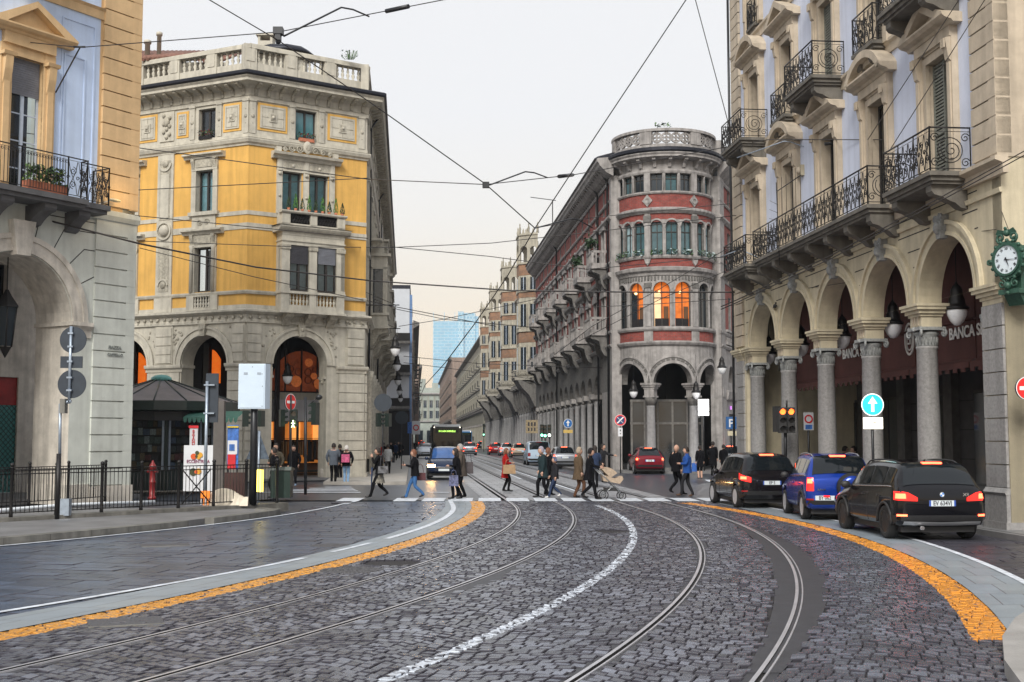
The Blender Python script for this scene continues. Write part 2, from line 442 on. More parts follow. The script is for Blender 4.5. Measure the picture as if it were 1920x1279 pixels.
def rail_near(x,y):
 for k in 'AB':
  if-.10<cdist(k,x,y)<.12:return True
 if-.10<cdist('Cr',x,y)<.12:return True
 d=cdist('D',x,y)
 if-.12<d<.14 or(11<y<30 and-.12-.22*sin(pi*(y-10)/21)<d<.14+.28*sin(pi*(y-10)/21)):return True
 if 15<y<22 and 0<cdist('B',x,y)<.34-abs(y-18.4)*.09:return True
 return False
in_set=lambda x,y:cdist('YL',x,y)>-.27 and cdist('YR',x,y)<.27 and hypot(x-16.86,y-6.78)>13.2 and y<41 and not rail_near(x,y)and not any(hypot(x-a,(y-b))<.52 for a,b in((-2.0,20.6),(2.2,27.5)))
set_mat=lambda x,y:sett
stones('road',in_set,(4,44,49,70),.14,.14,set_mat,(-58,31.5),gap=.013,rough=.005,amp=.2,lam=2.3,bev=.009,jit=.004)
in_lane=lambda x,y:-.35<cdist('WL2',x,y)and cdist('WL',x,y)<.02 and cdist('YL',x,y)<-1+.0*x and y<40.4
stones('lane_paving',lambda x,y:cdist('WL2',x,y)>-.3 and cdist('YL',x,y)<-.7 and y<40.2,(0,46,38,62),.42,.75,lambda x,y:lane_slab,(-58,31.5),gap=.014,rough=.003,amp=.0,bev=.008,rnd=random.Random(5),jit=.01)
stones('lane_paving',lambda x,y:cdist('YR',x,y)>=.8 and x<10.4+(40-y)*.02 and y<40 and hypot(x-16.86,y-6.78)>13.4,(0,46,54,76),.4,.7,lambda x,y:dark_slab,(-58,31.5),gap=.014,rough=.003,bev=.008,rnd=random.Random(9),jit=.01)
def band(k,o0,o1,Y0,Y1,z=.009):
 m=MB();n=int((Y1-Y0)*2);L=[];Rr=[];ss=[0]
 for i in range(n+1):
  Y=Y0+(Y1-Y0)*i/n;L.append((cx(k,Y,o0),Y,z));Rr.append((cx(k,Y,o1),Y,z))
  if i:ss.append(ss[-1]+hypot(L[-1][0]-L[-2][0],L[-1][1]-L[-2][1]))
 m.strip(L,Rr,band_m);o=m.build('paved_band');uv=o.data.uv_layers.new(name='UVMap')
 for lp in o.data.loops:uv.data[lp.index].uv=(abs(o1-o0)*(lp.vertex_index%2),ss[lp.vertex_index//2])
 o['kind']='structure'
band('YL',-1.0,-.2,8,40.6);band('YR',.2,1.08,5,39.5)
for k,lb in(('A','grooved steel tram rail curving furthest to the left'),('B','grooved steel tram rail second from the left, beside the dark asphalt patch'),('Cr','grooved steel tram rail just right of the white line'),('D','pinkish bright tram rail set in dark asphalt, nearest the row of cars')):
 Ys=[6+.5*i for i in range(72)]+[42+6*i for i in range(60)]
 m=MB()
 def ln(a,z):return[(cx(k,Y,a)if Y<39 else cx(k,Y)+a,Y,z)for Y in Ys]
 edge=M('rail_bed',(.035,.036,.043),.5,.3,4,.3,50)
 m.strip(ln(-.13,-.012),ln(-.035,-.012),edge);m.strip(ln(-.035,.004),ln(.008,.006),rail_m)
 m.strip(ln(.008,-.02),ln(.05,-.02),groove);m.strip(ln(.05,.003),ln(.068,.003),rail_m);m.strip(ln(.068,-.012),ln(.15,-.012),edge)
 m.strip(ln(.008,.006),ln(.008,-.02),groove);m.strip(ln(-.035,-.012),ln(-.035,.004),groove)
 m.strip(ln(.05,-.02),ln(.05,.003),rail_m);m.strip(ln(.068,.003),ln(.068,-.012),rail_m)
 tag(m.build('tram_rail'),lb,'tram rail','tram rails in the road')
m=MB()
m.strip([(cx('D',Y,-.1-.24*sin(pi*(Y-10)/21)),Y,-.008)for Y in range(11,31)],[(cx('D',Y,.12+.32*sin(pi*(Y-10)/21)),Y,-.008)for Y in range(11,31)],edge)
m.strip([(cx('B',15.5+.5*i,.05),15.5+.5*i,-.006)for i in range(14)],[(cx('B',15.5+.5*i,.36),15.5+.5*i,-.006)for i in range(14)],edge)
o=m.build('road_patches');o['kind']='structure'
m=MB()
def wl(k,off,Y0,Y1,w=.11,z=.016):
 n=int((Y1-Y0)*2)+1;Ys=[Y0+(Y1-Y0)*i/n for i in range(n+1)]
 m.strip([(cx(k,Y,off-w/2),Y,z)for Y in Ys],[(cx(k,Y,off+w/2),Y,z)for Y in Ys],white_p)
wl('WL',0,9,21.2);wl('WL',0,22.3,24.2);wl('WL',0,25.2,41,.14);wl('WL2',0,15,39)
wl('YR',1.12,14.5,16.2,.13);wl('YR',1.12,16.6,39,.12)
for(a,b)in((38.3,39),(39.6,40.3)):wl('WL2',.1,a,b,.14)
for i in range(17):
 x=-5.75+i*.93
 if i in(1,):continue
 m.poly([(x,40.2,.012),(x+.74,40.2,.012),(x+.70,42.4,.012),(x-.04,42.4,.012)],white_p)
for i in range(5):
 y=46.6+i*1.25;m.poly([(-9.6+i*.45,y,.012),(-5.7-i*.25,y,.012),(-5.8-i*.25,y+.5,.012),(-9.7+i*.45,y+.5,.012)],white_p)
for i in range(5):
 x=9.1+i*.95;m.poly([(x,56,.012),(x+.5,56,.012),(x+.9,61,.012),(x+.4,61,.012)],white_p)
def sline(px0,py0,px1,py1,w):
 a,b=G(px0,py0),G(px1,py1);d=Vector((b[0]-a[0],b[1]-a[1])).normalized();nx,ny=d.y*w/2,-d.x*w/2
 m.poly([(a[0]-nx,a[1]-ny,.014),(a[0]+nx,a[1]+ny,.014),(b[0]+nx,b[1]+ny,.014),(b[0]-nx,b[1]-ny,.014)],white_p)
sline(880,860,978,899,.14);sline(868,899,978,899,.35);sline(894,860,1079,921,.14);sline(805,924,842,924,.3)
o=m.build('road_markings');o['kind']='structure'
m=MB();far=[41.2,60,100,200,420,760]
m.strip([(-6+SL*(Y-41)-8*(Y<55),Y,-.012)for Y in far],[(14+SL*(Y-41)+14*(Y<100),Y,-.012)for Y in far],asphalt_far)
o=m.build('street');o['kind']='structure'
lt=M('tram_slab',(.30,.31,.33),.4,.22,.6,.3,30,brick=(.6,.9,.02,(.23,.24,.26),(.07,.07,.08)),vec='UV')
def uvstrip(name,kl,ol,kr,orr,Y0,Y1,z,mat,seg=3.0):
 mm=MB();n=int((Y1-Y0)/seg);L=[];Rr=[]
 for i in range(n+1):
  Y=Y0+(Y1-Y0)*i/n;L.append((cx(kl,Y)+ol,Y,z));Rr.append((cx(kr,Y)+orr,Y,z))
 mm.strip(L,Rr,mat);o=mm.build(name);uv=o.data.uv_layers.new(name='UVMap')
 for lp in o.data.loops:
  v=o.data.vertices[lp.vertex_index].co;uv.data[lp.index].uv=(v.x-SL*v.y,v.y)
 o['kind']='structure';return o
uvstrip('tram_lane','A',.16,'B',-.14,40.9,400,-.003,lt);uvstrip('tram_lane','A',-.75,'A',-.14,42.4,400,-.003,lt)
uvstrip('tram_lane','B',.16,'B',.9,42.4,400,-.003,lt)
uvstrip('tram_lane','Cr',.16,'D',-.14,40.9,400,-.003,lt)
uvstrip('tram_lane','D',.16,'D',.8,42.4,400,-.003,lt);uvstrip('tram_lane','Cr',-.6,'Cr',-.14,42.4,400,-.003,lt)
def pavement(name,poly,z,kh=.14):
 mm=MB();mm.slab(poly,-.04,z,pave);o=mm.build(name);o['kind']='structure';return o
kx=[(cx('WL2',Y,-.36),Y)for Y in(13,15,17,19,21,23,25,27,29,31,32.6)]
tip=[(-6.5,33.4),(-7.0,33.9),(-8.6,34.1)]
pavement('pavement',kx+tip+[(-30,34.2),(-30,13)],.13)
m=MB()
def kerb(path,w=.28,z=.15):
 L=len(path);cuts=[]
 for i in range(L-1):
  a,b=Vector(path[i]),Vector(path[i+1]);d=(b-a);n=Vector((d.y,-d.x)).normalized();g=d.normalized()*.006
  if i==5:continue
  m.slab([(a.x+g.x,a.y+g.y),(b.x-g.x,b.y-g.y),(b.x+n.x*w-g.x,b.y+n.y*w-g.y),(a.x+n.x*w+g.x,a.y+n.y*w+g.y)],-.04,z,kerb_m)
kp=[(cx('WL2',13+.98*i,-.12),13+.98*i)for i in range(21)]+[(-6.25,33.45),(-6.85,34.1)]
kerb(kp[::-1]);o=m.build('kerb');o['kind']='structure'
# ================================================================ BUILDINGS: shared materials and pieces
stoneY=M('warm_stone',(.52,.495,.425),.75,.16,2.2,.25,30,streak=.20)
stoneYd=M('carved_stone',(.42,.395,.33),.8,.35,9,.6,22,streak=.3)
yellowP=M('yellow_plaster',(.70,.41,.105),.8,.13,.7,.12,40,streak=.18)
greenst=M('pale_green_stone',(.58,.61,.57),.75,.12,1.4,.2,35,streak=.14)
ochreP=M('ochre_plaster',(.66,.46,.25),.8,.12,1.5,.15,40,streak=.12)
blueP=M('blue_plaster',(.54,.66,.88),.8,.08,1.0,.1,40,streak=.10)
trav=M('travertine',(.62,.58,.52),.7,.2,2.5,.3,25,streak=.26)
iron=M('wrought_iron',(.018,.017,.018),.45,.2,8,metal=.4)
darkmetal=M('dark_metal',(.03,.032,.036),.4,.2,6,metal=.5)
gutter=M('gutter_metal',(.02,.022,.032),.45,.2,3,metal=.5)
tile=M('roof_tile',(.20,.10,.075),.85,.4,3,.5,20)
glassN=glass_mat('window_glass',(.72,.80,.84),.03)
glassD=M('dark_glass',(.02,.028,.036),.06,.3,.8,spec=.8)
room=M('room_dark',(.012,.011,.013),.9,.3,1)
curtain=M('curtain',(.45,.72,.76),.9,.25,2.5)
curtainW=M('white_curtain',(.62,.64,.62),.9,.2,2.5)
frameD=M('dark_frame',(.03,.026,.024),.5,.2,6)
frameW=M('pale_frame',(.50,.58,.70),.5,.1,4)
shut=M('roller_shutter',(.16,.17,.20),.6,.15,4)
shutD=M('dark_shutter',(.045,.045,.055),.6,.15,4)
warm=M('lit_interior',(.9,.35,.06),.8,.6,1.4,emit=1.5,ecol=(1,.30,.03))
WCACHE={}
def window(root,fac,u,z,w,h,y=.22,style='case',fr=None,cur=None,arch=0,sh=0,glass=None,label=None,name='window',lit=None):
 """casement window centred on u, sill at z: frame with stiles and bars, panes, a curtain behind, dark room"""
 fr=fr or frameD;key=(round(w,2),round(h,2),style,fr.name,cur.name if cur else None,arch,sh,glass.name if glass else 0,lit.name if lit else 0)
 if key in WCACHE:return dup(WCACHE[key],root,rel(root,fac.M@T(u,y,z)))
 m=MB();t=.07;top=h+(w/2 if arch else 0)
 m.box(-w/2,-w/2+t,0,.06,0,h,fr);m.box(w/2-t,w/2,0,.06,0,h,fr);m.box(-w/2+t,w/2-t,0,.06,0,t*1.3,fr)
 if arch:archivolt(m,0,h,w/2-t,w/2,0,.06,fr,12)
 else:m.box(-w/2+t,w/2-t,0,.06,h-t,h,fr)
 m.box(-.05,.05,-.012,.05,t,h-t,fr)
 if style=='bars':
  for k in(1,2,3,4):
   zz=h*k/5;m.box(-w/2+t,-.05,.01,.045,zz-.018,zz+.018,fr);m.box(.05,w/2-t,.01,.045,zz-.018,zz+.018,fr)
 if style=='three':zz=h*.72;m.box(-w/2+t,w/2-t,-.005,.05,zz-.03,zz+.03,fr)
 if arch:m.box(-w/2+t,w/2-t,-.004,.05,h-.03,h+.03,fr)
 o=m.build(name,root,rel(root,fac.M@T(u,y,z)))
 g=MB();gm=glass or glassN
 def pane(yy,mat,z1=top,mbx=g):
  if arch:mbx.poly([(-w/2+.02,yy,.02),(w/2-.02,yy,.02)]+[((w/2-.02)*cos(pi*i/12),yy,h+(w/2-.02)*sin(pi*i/12))for i in range(13)],mat)
  else:mbx.poly([(-w/2+.02,yy,.02),(w/2-.02,yy,.02),(w/2-.02,yy,h-.02),(-w/2+.02,yy,h-.02)],mat)
 pane(.03,gm);g.build('pane',o)
 if not glass:
  r=MB();r.box(-w/2+.01,w/2-.01,.62,.66,0,top+.0,lit or room);pane(.5,lit or room,mbx=r)
  r.build('room',o)
 if cur:
  c=MB();n=14
  for sx,a,b in((-1,.06,.47),(1,.06,.44)):
   for i in range(n):
    p0=a*w+(b-a)*w*i/n;p1=a*w+(b-a)*w*(i+1)/n
    c.poly([(sx*p0,.12+.025*(i%2),.05),(sx*p1,.12+.025*((i+1)%2),.05),(sx*p1,.12+.025*((i+1)%2),h-.05),(sx*p0,.12+.025*(i%2),h-.05)],cur)
  c.build('curtain',o)
 if sh:
  c=MB();n=int(h*sh/.07)
  for i in range(n):c.box(-w/2+.03,w/2-.03,-.05,-.03+.012,h-.07*(i+1)+.008,h-.07*i,shut if sh<.4 else shutD)
  c.build('roller_shutter',o)
 WCACHE[key]=o;return o
def baluster(mb,x,y,z,h,mat,r=.075,n=6):
 mb.lathe([(r*.8,0),(r*.8,.06*h),(r*.45,.12*h),(r,.34*h),(r*.8,.46*h),(r*.38,.52*h),(r*.8,.6*h),(r*.75,.7*h),(r*.4,.86*h),(r*.8,.93*h),(r*.8,h)],(x,y,z),mat,n)
def balustrade(mb,u0,u1,y,z0,z1,mat,n,d=.22,base=.16,cap=.14,post=.0):
 mb.box(u0,u1,y,y+d,z0,z0+base,mat);mb.box(u0,u1,y-.03,y+d+.03,z1-cap,z1,mat)
 for i in range(n):baluster(mb,u0+post+(u1-u0-2*post)*(i+.5)/n,y+d/2,z0+base,z1-cap-z0-base,mat)
def spiral(cx_,cz_,r0,r1,a0,turns,n):return[(cx_+(r0+(r1-r0)*i/n)*cos(a0+turns*2*pi*i/n),cz_+(r0+(r1-r0)*i/n)*sin(a0+turns*2*pi*i/n))for i in range(n+1)]
def scroll_panel(mb,P3,w,h,r=.014,kind='scroll'):
 """one bay of scrolled ironwork, P3(x, z) -> point"""
 def tb(pts,rr=r):mb.tube([P3(x,z)for x,z in pts],rr,iron,3,caps=False)
 if kind=='bars':
  n=max(2,int(w/.09))
  for i in range(n):tb([(w*i/n,.0),(w*i/n,h)],.012)
  for i in range(0,n,1):tb([(w*i/n+.045+.035*cos(a*pi/4),h-.07+.035*sin(a*pi/4))for a in range(9)],.008)
  return
 if kind=='ring':
  tb([(w/2+.34*h*cos(a*pi/10),h/2+.34*h*sin(a*pi/10))for a in range(21)])
  tb(spiral(w/2+.02,h/2,.30*h,.03,2.5,1.9,30))
  for sx,sz in((-1,-1),(-1,1),(1,-1),(1,1)):tb(spiral(w/2+sx*(w/2-.12),h/2+sz*(h/2-.14),.11,.02,.5,1.4,14))
  return
 k=1 if kind=='scroll' else-1
 tb(spiral(w*.5,h*.70,.30*w+.02,.02,pi/2,k*1.5,16));tb(spiral(w*.5,h*.30,.30*w+.02,.02,-pi/2,k*1.5,16))
 tb([(w*.05,.02),(w*.22,h*.3),(w*.5,h*.5),(w*.8,h*.72),(w*.95,h-.02)]);tb([(w*.95,.02),(w*.8,h*.3),(w*.5,h*.5),(w*.2,h*.72),(w*.05,h-.02)],r*.8)
 tb(spiral(w*.0,h*.5,.07,.015,0,1.2,10))
def iron_railing(path,z0,h,unit=.36,kind='scroll',posts=True,first_ring=()):
 """railing along a plan path of (x, y) points in the local frame"""
 m=MB()
 for i in range(len(path)-1):
  a,b=Vector(path[i]),Vector(path[i+1]);L_=(b-a).length;d=(b-a).normalized();n=max(1,round(L_/unit))
  m.tube([(a.x,a.y,z0+h),(b.x,b.y,z0+h)],.022,iron,4);m.tube([(a.x,a.y,z0+.06),(b.x,b.y,z0+.06)],.013,iron,4)
  m.tube([(a.x,a.y,z0+h-.09),(b.x,b.y,z0+h-.09)],.008,iron,3)
  for e_ in(a,b):m.box(e_.x-.016,e_.x+.016,e_.y-.016,e_.y+.016,z0,z0+h+.02,iron)
  if i in first_ring:n=1
  for k in range(n):
   o=a+d*(L_*k/n);w=L_/n
   kd='ring' if i in first_ring else(kind if kind=='bars' else('scroll' if k%2 else 'back'))
   scroll_panel(m,lambda x,z,o=o:(o.x+d.x*x,o.y+d.y*x,z0+.06+z),w,h-.15,kind=kd)
   if k%3==0 and kind!='bars':m.box(o.x-.011,o.x+.011,o.y-.011,o.y+.011,z0,z0+h,iron)
 return m
def bracket(mb,u,w,z1,p,hgt,mat):
 """scrolled console under a balcony: side profile in y-z extruded along x"""
 pr=[(0,z1),(-p,z1),(-p,z1-.14),(-p*.92,z1-.22),(-p*.72,z1-.26),(-p*.5,z1-.36),(-p*.36,z1-hgt*.72),(-p*.2,z1-hgt*.93),(0,z1-hgt)]
 mb.bar(pr,u-w/2,u+w/2,mat)
def ped_tri(mb,u,w,z,rise,p,mat,back=0.0):
 """triangular pediment on a cornice; w = full width, p = projection"""
 mb.bar([(back,z),(-p*.45,z),(-p*.55,z+.06),(-p*.85,z+.1),(-p,z+.17),(-p,z+.22),(back,z+.22)],u-w/2,u+w/2,mat)
 a=w/2
 for s_ in(-1,1):
  q=[(u+s_*a,z+.22),(u,z+.22+rise),(u,z+.22+rise-.2),(u+s_*(a-.5),z+.22)]
  if s_>0:q=q[::-1]
  mb.prism(q,-p,back,mat)
 mb.prism([(u-a+.3,z+.2),(u+a-.3,z+.2),(u,z+.2+rise-.12)],-p*.35,back,mat)
def ped_seg(mb,u,w,z,rise,p,mat,back=0.0):
 mb.bar([(back,z),(-p*.45,z),(-p*.55,z+.06),(-p*.85,z+.1),(-p,z+.17),(-p,z+.22),(back,z+.22)],u-w/2,u+w/2,mat)
 a=w/2;r=(a*a+rise*rise)/(2*rise);c=z+.22+rise-r;t=math.asin(a/r)
 archivolt(mb,u,c,r-.2,r,-p,back,mat,14,pi/2-t,pi/2+t)
 archivolt(mb,u,c,r-.34,r-.2,-p*.6,back,mat,14,pi/2-t*.93,pi/2+t*.93)
 pts=[(u+(r-.3)*cos(pi/2+t*.9-2*t*.9*i/12),c+(r-.3)*sin(pi/2+t*.9-2*t*.9*i/12))for i in range(13)]
 mb.prism(pts[::-1],-p*.3,back,mat)
def quoins(mb,u0,u1,z0,z1,hh,mat,p=.05,jag=0,side=None):
 n=round((z1-z0)/hh);hh=(z1-z0)/n
 for i in range(n):
  j=jag if i%2 else 0
  mb.box(u0+j,u1+.0,-p,.25,z0+hh*i+.028,z0+hh*(i+1)-.012,mat)
def flowers(mb,x0,x1,y0,y1,z,h,n,mats,size=.07,rnd=random):
 for i in range(n):
  x,y,zz=rnd.uniform(x0,x1),rnd.uniform(y0,y1),z+h*rnd.random()**.8
  a,t=rnd.uniform(0,6.28),rnd.uniform(-1,1);s_=size*rnd.uniform(.6,1.4)
  d1=Vector((cos(a),sin(a),t)).normalized()*s_;d2=d1.cross(Vector((rnd.uniform(-1,1),rnd.uniform(-1,1),1))).normalized()*s_*.55
  p=Vector((x,y,zz));mb.poly([p-d1,p+d2,p+d1,p-d2],rnd.choice(mats))
leaf1=M('leaf_green',(.06,.13,.03),.6,.3,9);leaf2=M('leaf_dark',(.02,.05,.018),.6,.3,9);leaf3=M('leaf_pale',(.13,.20,.05),.6,.3,9)
terra=M('terracotta',(.45,.16,.09),.8,.2,6)
# ================================================================ NEAR LEFT BUILDING (blue and ochre, portico)
def left_building():
 h=math.atan((2450-960)/F_PX);d=(sin(h),cos(h));a=P(240,822,40)
 fL=Fac((a[0]-d[0]*12,a[1]-d[1]*12),d)
 root=thing('corner_building','blue and ochre building over a tall round portico arch, cut off by the left edge','building',T(a[0],a[1]))
 def part(mb,name,**k):return mb.build(name,root,rel(root,fL.M),**k)
 ux=12.05
 m=MB()
 wall(m,-6,10.5,0,9.1,[(5.8,9.7,0,5.68,True)],1.75,greenst,trav)
 wall(m,-6,10.5,9.1,15.7,[(7.3,8.42,9.35,13.55,False),(3.0,4.12,9.35,13.55,False)],.35,blueP,ochreP)
 wall(m,-6,10.5,15.7,24,[(7.3,8.42,16.6,20.4,False)],.35,blueP,ochreP)
 m.box(ux-.5,ux,0,1.75,0,9.1,greenst);m.box(ux-.5,ux,0,9,9.1,24,greenst)
 m.box(10.5,ux,0.0,.6,9.1,24,ochreP);m.box(10.5,ux,.0,.6,.0,9.1,greenst)
 m.poly([(-6,1.75,0),(5.8,1.75,0),(5.8,1.75,9),(-6,1.75,9)],trav);m.poly([(9.7,1.75,0),(ux,1.75,0),(ux,1.75,9),(9.7,1.75,9)],trav)
 part(m,'wall')
 m=MB();quoins(m,10.5,ux+.05,.55,9.1,.535,greenst,.06);m.box(10.45,ux+.08,-.12,.1,0,.55,trav);m.box(ux-.3,ux+.05,-.055,1.7,.55,9.1,greenst);part(m,'quoins')
 m=MB();quoins(m,10.6,ux+.05,9.5,24,.54,ochreP,.10);m.box(ux-.3,ux+.05,-.09,3,9.5,24,ochreP);part(m,'quoins')
 m=MB();archivolt(m,7.75,5.68,1.97,2.5,-.06,0,trav,24);archivolt(m,7.75,5.68,2.34,2.5,-.11,-.06,trav,24);archivolt(m,7.75,5.68,1.97,2.06,-.09,-.06,trav,24);part(m,'archivolt')
 m=MB();m.prism([(7.52,7.5),(7.98,7.5),(8.14,8.55),(7.36,8.55)],-.28,.05,trav);part(m,'keystone')
 m=MB()
 for t in(.16,.36,.56,.76):
  a_=pi/2-t*pi/2*.9;x0,z0=7.75+2.5*cos(a_),5.68+2.5*sin(a_);x1,z1=7.75+3.3*cos(a_),5.68+3.3*sin(a_);dx,dz=-(z1-z0),(x1-x0);l=hypot(dx,dz)/.014;dx/=l;dz/=l
  m.prism([(x0-dx,z0-dz),(x1-dx,z1-dz),(x1+dx,z1+dz),(x0+dx,z0+dz)],-.006,.01,joint)
  if z1<9:m.box(min(x1,10.5),10.52,-.006,.01,z1-.014,z1+.014,joint)
 part(m,'wall_joints')
 m=MB()
 m.bar([(0,5.2),(-.05,5.2),(-.05,5.42),(-.1,5.5),(-.16,5.56),(-.16,5.68),(0,5.68)],9.7,10.42,trav);m.box(9.62,9.7,-.16,1.75,5.56,5.68,trav);part(m,'impost')
 m=MB();m.box(9.6,10.46,-.1,1.8,0,.62,trav);part(m,'plinth')
 DU=fL.uz(35,710,6.2)[0]-2.2;DZ=fL.uz(35,708,6.2)[1];WZ=fL.uz(40,610,6.2)[1];DM=fL.uz(35,760,6.2)[1]
 m=MB();wall(m,-6,14,0,9.2,[(DU,DU+2.2,0,DZ,False),(DU+.5,DU+1.62,WZ,WZ+2.1,False)],.3,trav,trav,y=6.2);m.poly([(-6,1.8,9.1),(14,1.8,9.1),(14,6.2,9.1),(-6,6.2,9.1)],trav)
 m.box(-6,14,1.7,6.3,-.02,.14,pave);part(m,'portico_wall')
 m=MB();m.box(DU,DU+2.2,6.3,6.4,.15,DM,M('mesh_shutter',(.08,.28,.27),.5,.3,20));m.box(DU,DU+2.2,6.28,6.36,DM,DZ,M('red_panel',(.30,.02,.02),.6,.3,3))
 for i in range(-8,22):
  x0=DU+.2*i;p=[(x,6.27,z)for x,z in((x0,.2),(x0+DM-.2,DM))]
  for sg in(1,-1):
   a0,a1=(x0,x0+DM-.2)if sg>0 else(x0+DM-.2,x0);c0,c1=max(DU,min(DU+2.2,a0)),max(DU,min(DU+2.2,a1))
   z0_=.2+(c0-a0)*sg;z1_=.2+(c1-a0)*sg
   if abs(c1-c0)>.05:m.tube([(c0,6.27,z0_),(c1,6.27,z1_)],.012,darkmetal,3)
 part(m,'shop_shutter')
 window(root,Fac(fL.at(0,6.2)[:2],fL.d),DU+1.06,WZ,1.12,2.1,glass=glassD)
 for(u,z)in((7.86,9.35),(3.56,9.35),(7.86,16.6)):
  window(root,fL,u,z,1.12,4.2 if z<12 else 3.8,style='bars',fr=frameW,sh=.27,y=.2)
  m=MB();s0=z-.05
  for s_ in(-1,1):
   m.box(u+s_*.56,u+s_*.95,-.07,.05,s0,z+4.5,ochreP);m.box(u+s_*.66,u+s_*.86,-.12,-.06,z+.3,z+3.7,ochreP)
   m.bar([(-.07,z+3.35),(-.1,z+3.25),(-.2,z+3.7),(-.24,z+4.1),(-.07,z+4.1)],u+s_*.76-.13,u+s_*.76+.13,ochreP)
   m.bar([(0,z+4.1),(-.26,z+4.1),(-.3,z+4.2),(0,z+4.2)],u+s_*.76-.22,u+s_*.76+.22,ochreP)
  m.box(u-.56,u+.56,-.05,.05,z+4.2,z+4.5,ochreP);m.box(u-.9,u+.9,-.16,.02,z+4.5,z+4.85,ochreP)
  ped_tri(m,u,3.0,z+4.85,.85,.42,ochreP);part(m,'window_surround')
 m=MB()
 for(a_,b_,c_,d_)in((9.15,9.95,10.2,14.1),(9.05,10.3,9.5,15.25),(5.8,6.55,10.2,14.1)):
  for q in((a_,a_+.05,c_,d_),(b_-.05,b_,c_,d_),(a_+.05,b_-.05,d_-.05,d_)):m.box(q[0],q[1],-.03,0,q[2],q[3],blueP)
 part(m,'wall_panels')
 m=MB();m.bar([(0,15.55),(-.06,15.55),(-.06,15.82),(-.14,15.9),(0,15.95)],-6,10.6,ochreP)
 m.bar([(0,9.05),(-.1,9.05),(-.16,9.2),(-.16,9.35),(0,9.4)],-6,ux+.1,greenst);part(m,'string_course')
 m=MB();m.slab([(4.2,-1.15),(9.35,-1.15),(9.35,-.85),(10.4,-.85),(10.4,0),(4.2,0)],9.18,9.34,M('balcony_stone',(.10,.10,.105),.7,.3,2,.3,30));m.slab([(4.3,-1.05),(9.28,-1.05),(9.28,-.78),(10.32,-.78),(10.32,0),(4.3,0)],9.06,9.18,MATS['balcony_stone'])
 for u in(5.2,6.7,8.15,9.55):bracket(m,u,.42,9.06,.95 if u<9 else .7,.62,MATS['balcony_stone'])
 o=part(m,'balcony')
 r=iron_railing([(4.25,-1.1),(7.0,-1.1),(8.6,-1.1)],9.34,1.2,kind='bars');r.build('railing',o)
 r=iron_railing([(8.6,-1.1),(9.3,-1.1),(9.3,-.8),(10.35,-.8),(10.35,-.02)],9.34,1.2,unit=.3);r.build('railing',o)
 m=MB();m.slab([(6.9,-1.0),(9.2,-1.0),(9.2,0),(6.9,0)],16.35,16.5,MATS['balcony_stone']);bracket(m,7.2,.3,16.35,.9,.5,MATS['balcony_stone']);bracket(m,8.95,.3,16.35,.9,.5,MATS['balcony_stone']);o=part(m,'balcony');iron_railing([(6.9,0),(6.9,-.95),(9.2,-.95),(9.2,0)],16.5,1.0,kind='bars').build('railing',o)
 m=MB();M0=fL.M@T(7.4,-.72,9.4)
 m.bar([(-.14,.0),(.14,0),(.17,.26),(-.17,.26)],0,1.35,terra);o=m.build('planter',None,M0);tag(o,'pink terracotta planter with leafy plant on the iron balcony','planter')
 m=MB();flowers(m,0.02,1.35,-.2,.2,.22,.55,420,[leaf1,leaf3,leaf2],.075,random.Random(4));m.build('foliage',o)
 m=MB();q=fL.M@T(10.75,-.35,9.62);m.tube([(-.3,.3,-.2),(-.25,.1,-.1),(0,0,0)],.02,trav,5)
 o=tag(m.build('wall_lamp',None,q),'long pale wall lamp on a curved bracket at the corner above the arch','lamp')
 m=MB();m.ball((.2,0,.05),.13,M('lamp_shell',(.62,.55,.38),.4),sx=1.9,sz=.42,sy=.8);m.build('lamp_head',o)
 u_,z_=fL.uz(9,672,.9);q=fL.M@T(u_,.9,z_-3.1);m=MB();m.tube([(0,0,6.2),(0,0,5.15)],.02,iron,5);m.lathe([(.05,5.2),(.16,5.0),(.36,4.72),(.38,4.66)],(0,0,0),iron,6,False);m.lathe([(.2,3.45),(.06,3.2),(.0001,3.1)][::-1],(0,0,0),iron,6,False)
 for i in range(6):a_=pi/3*i;m.tube([(.33*cos(a_),.33*sin(a_),4.68),(.2*cos(a_),.2*sin(a_),3.45)],.022,iron,4)
 o=tag(m.build('hanging_lantern',None,q),'black six sided lantern hanging in the portico arch at the left edge','lantern')
 m=MB();m.lathe([(.18,3.47),(.31,4.66)],(0,0,0),glassD,6,False);m.build('pane',o)
 return fL,root
fL,rootL=left_building()
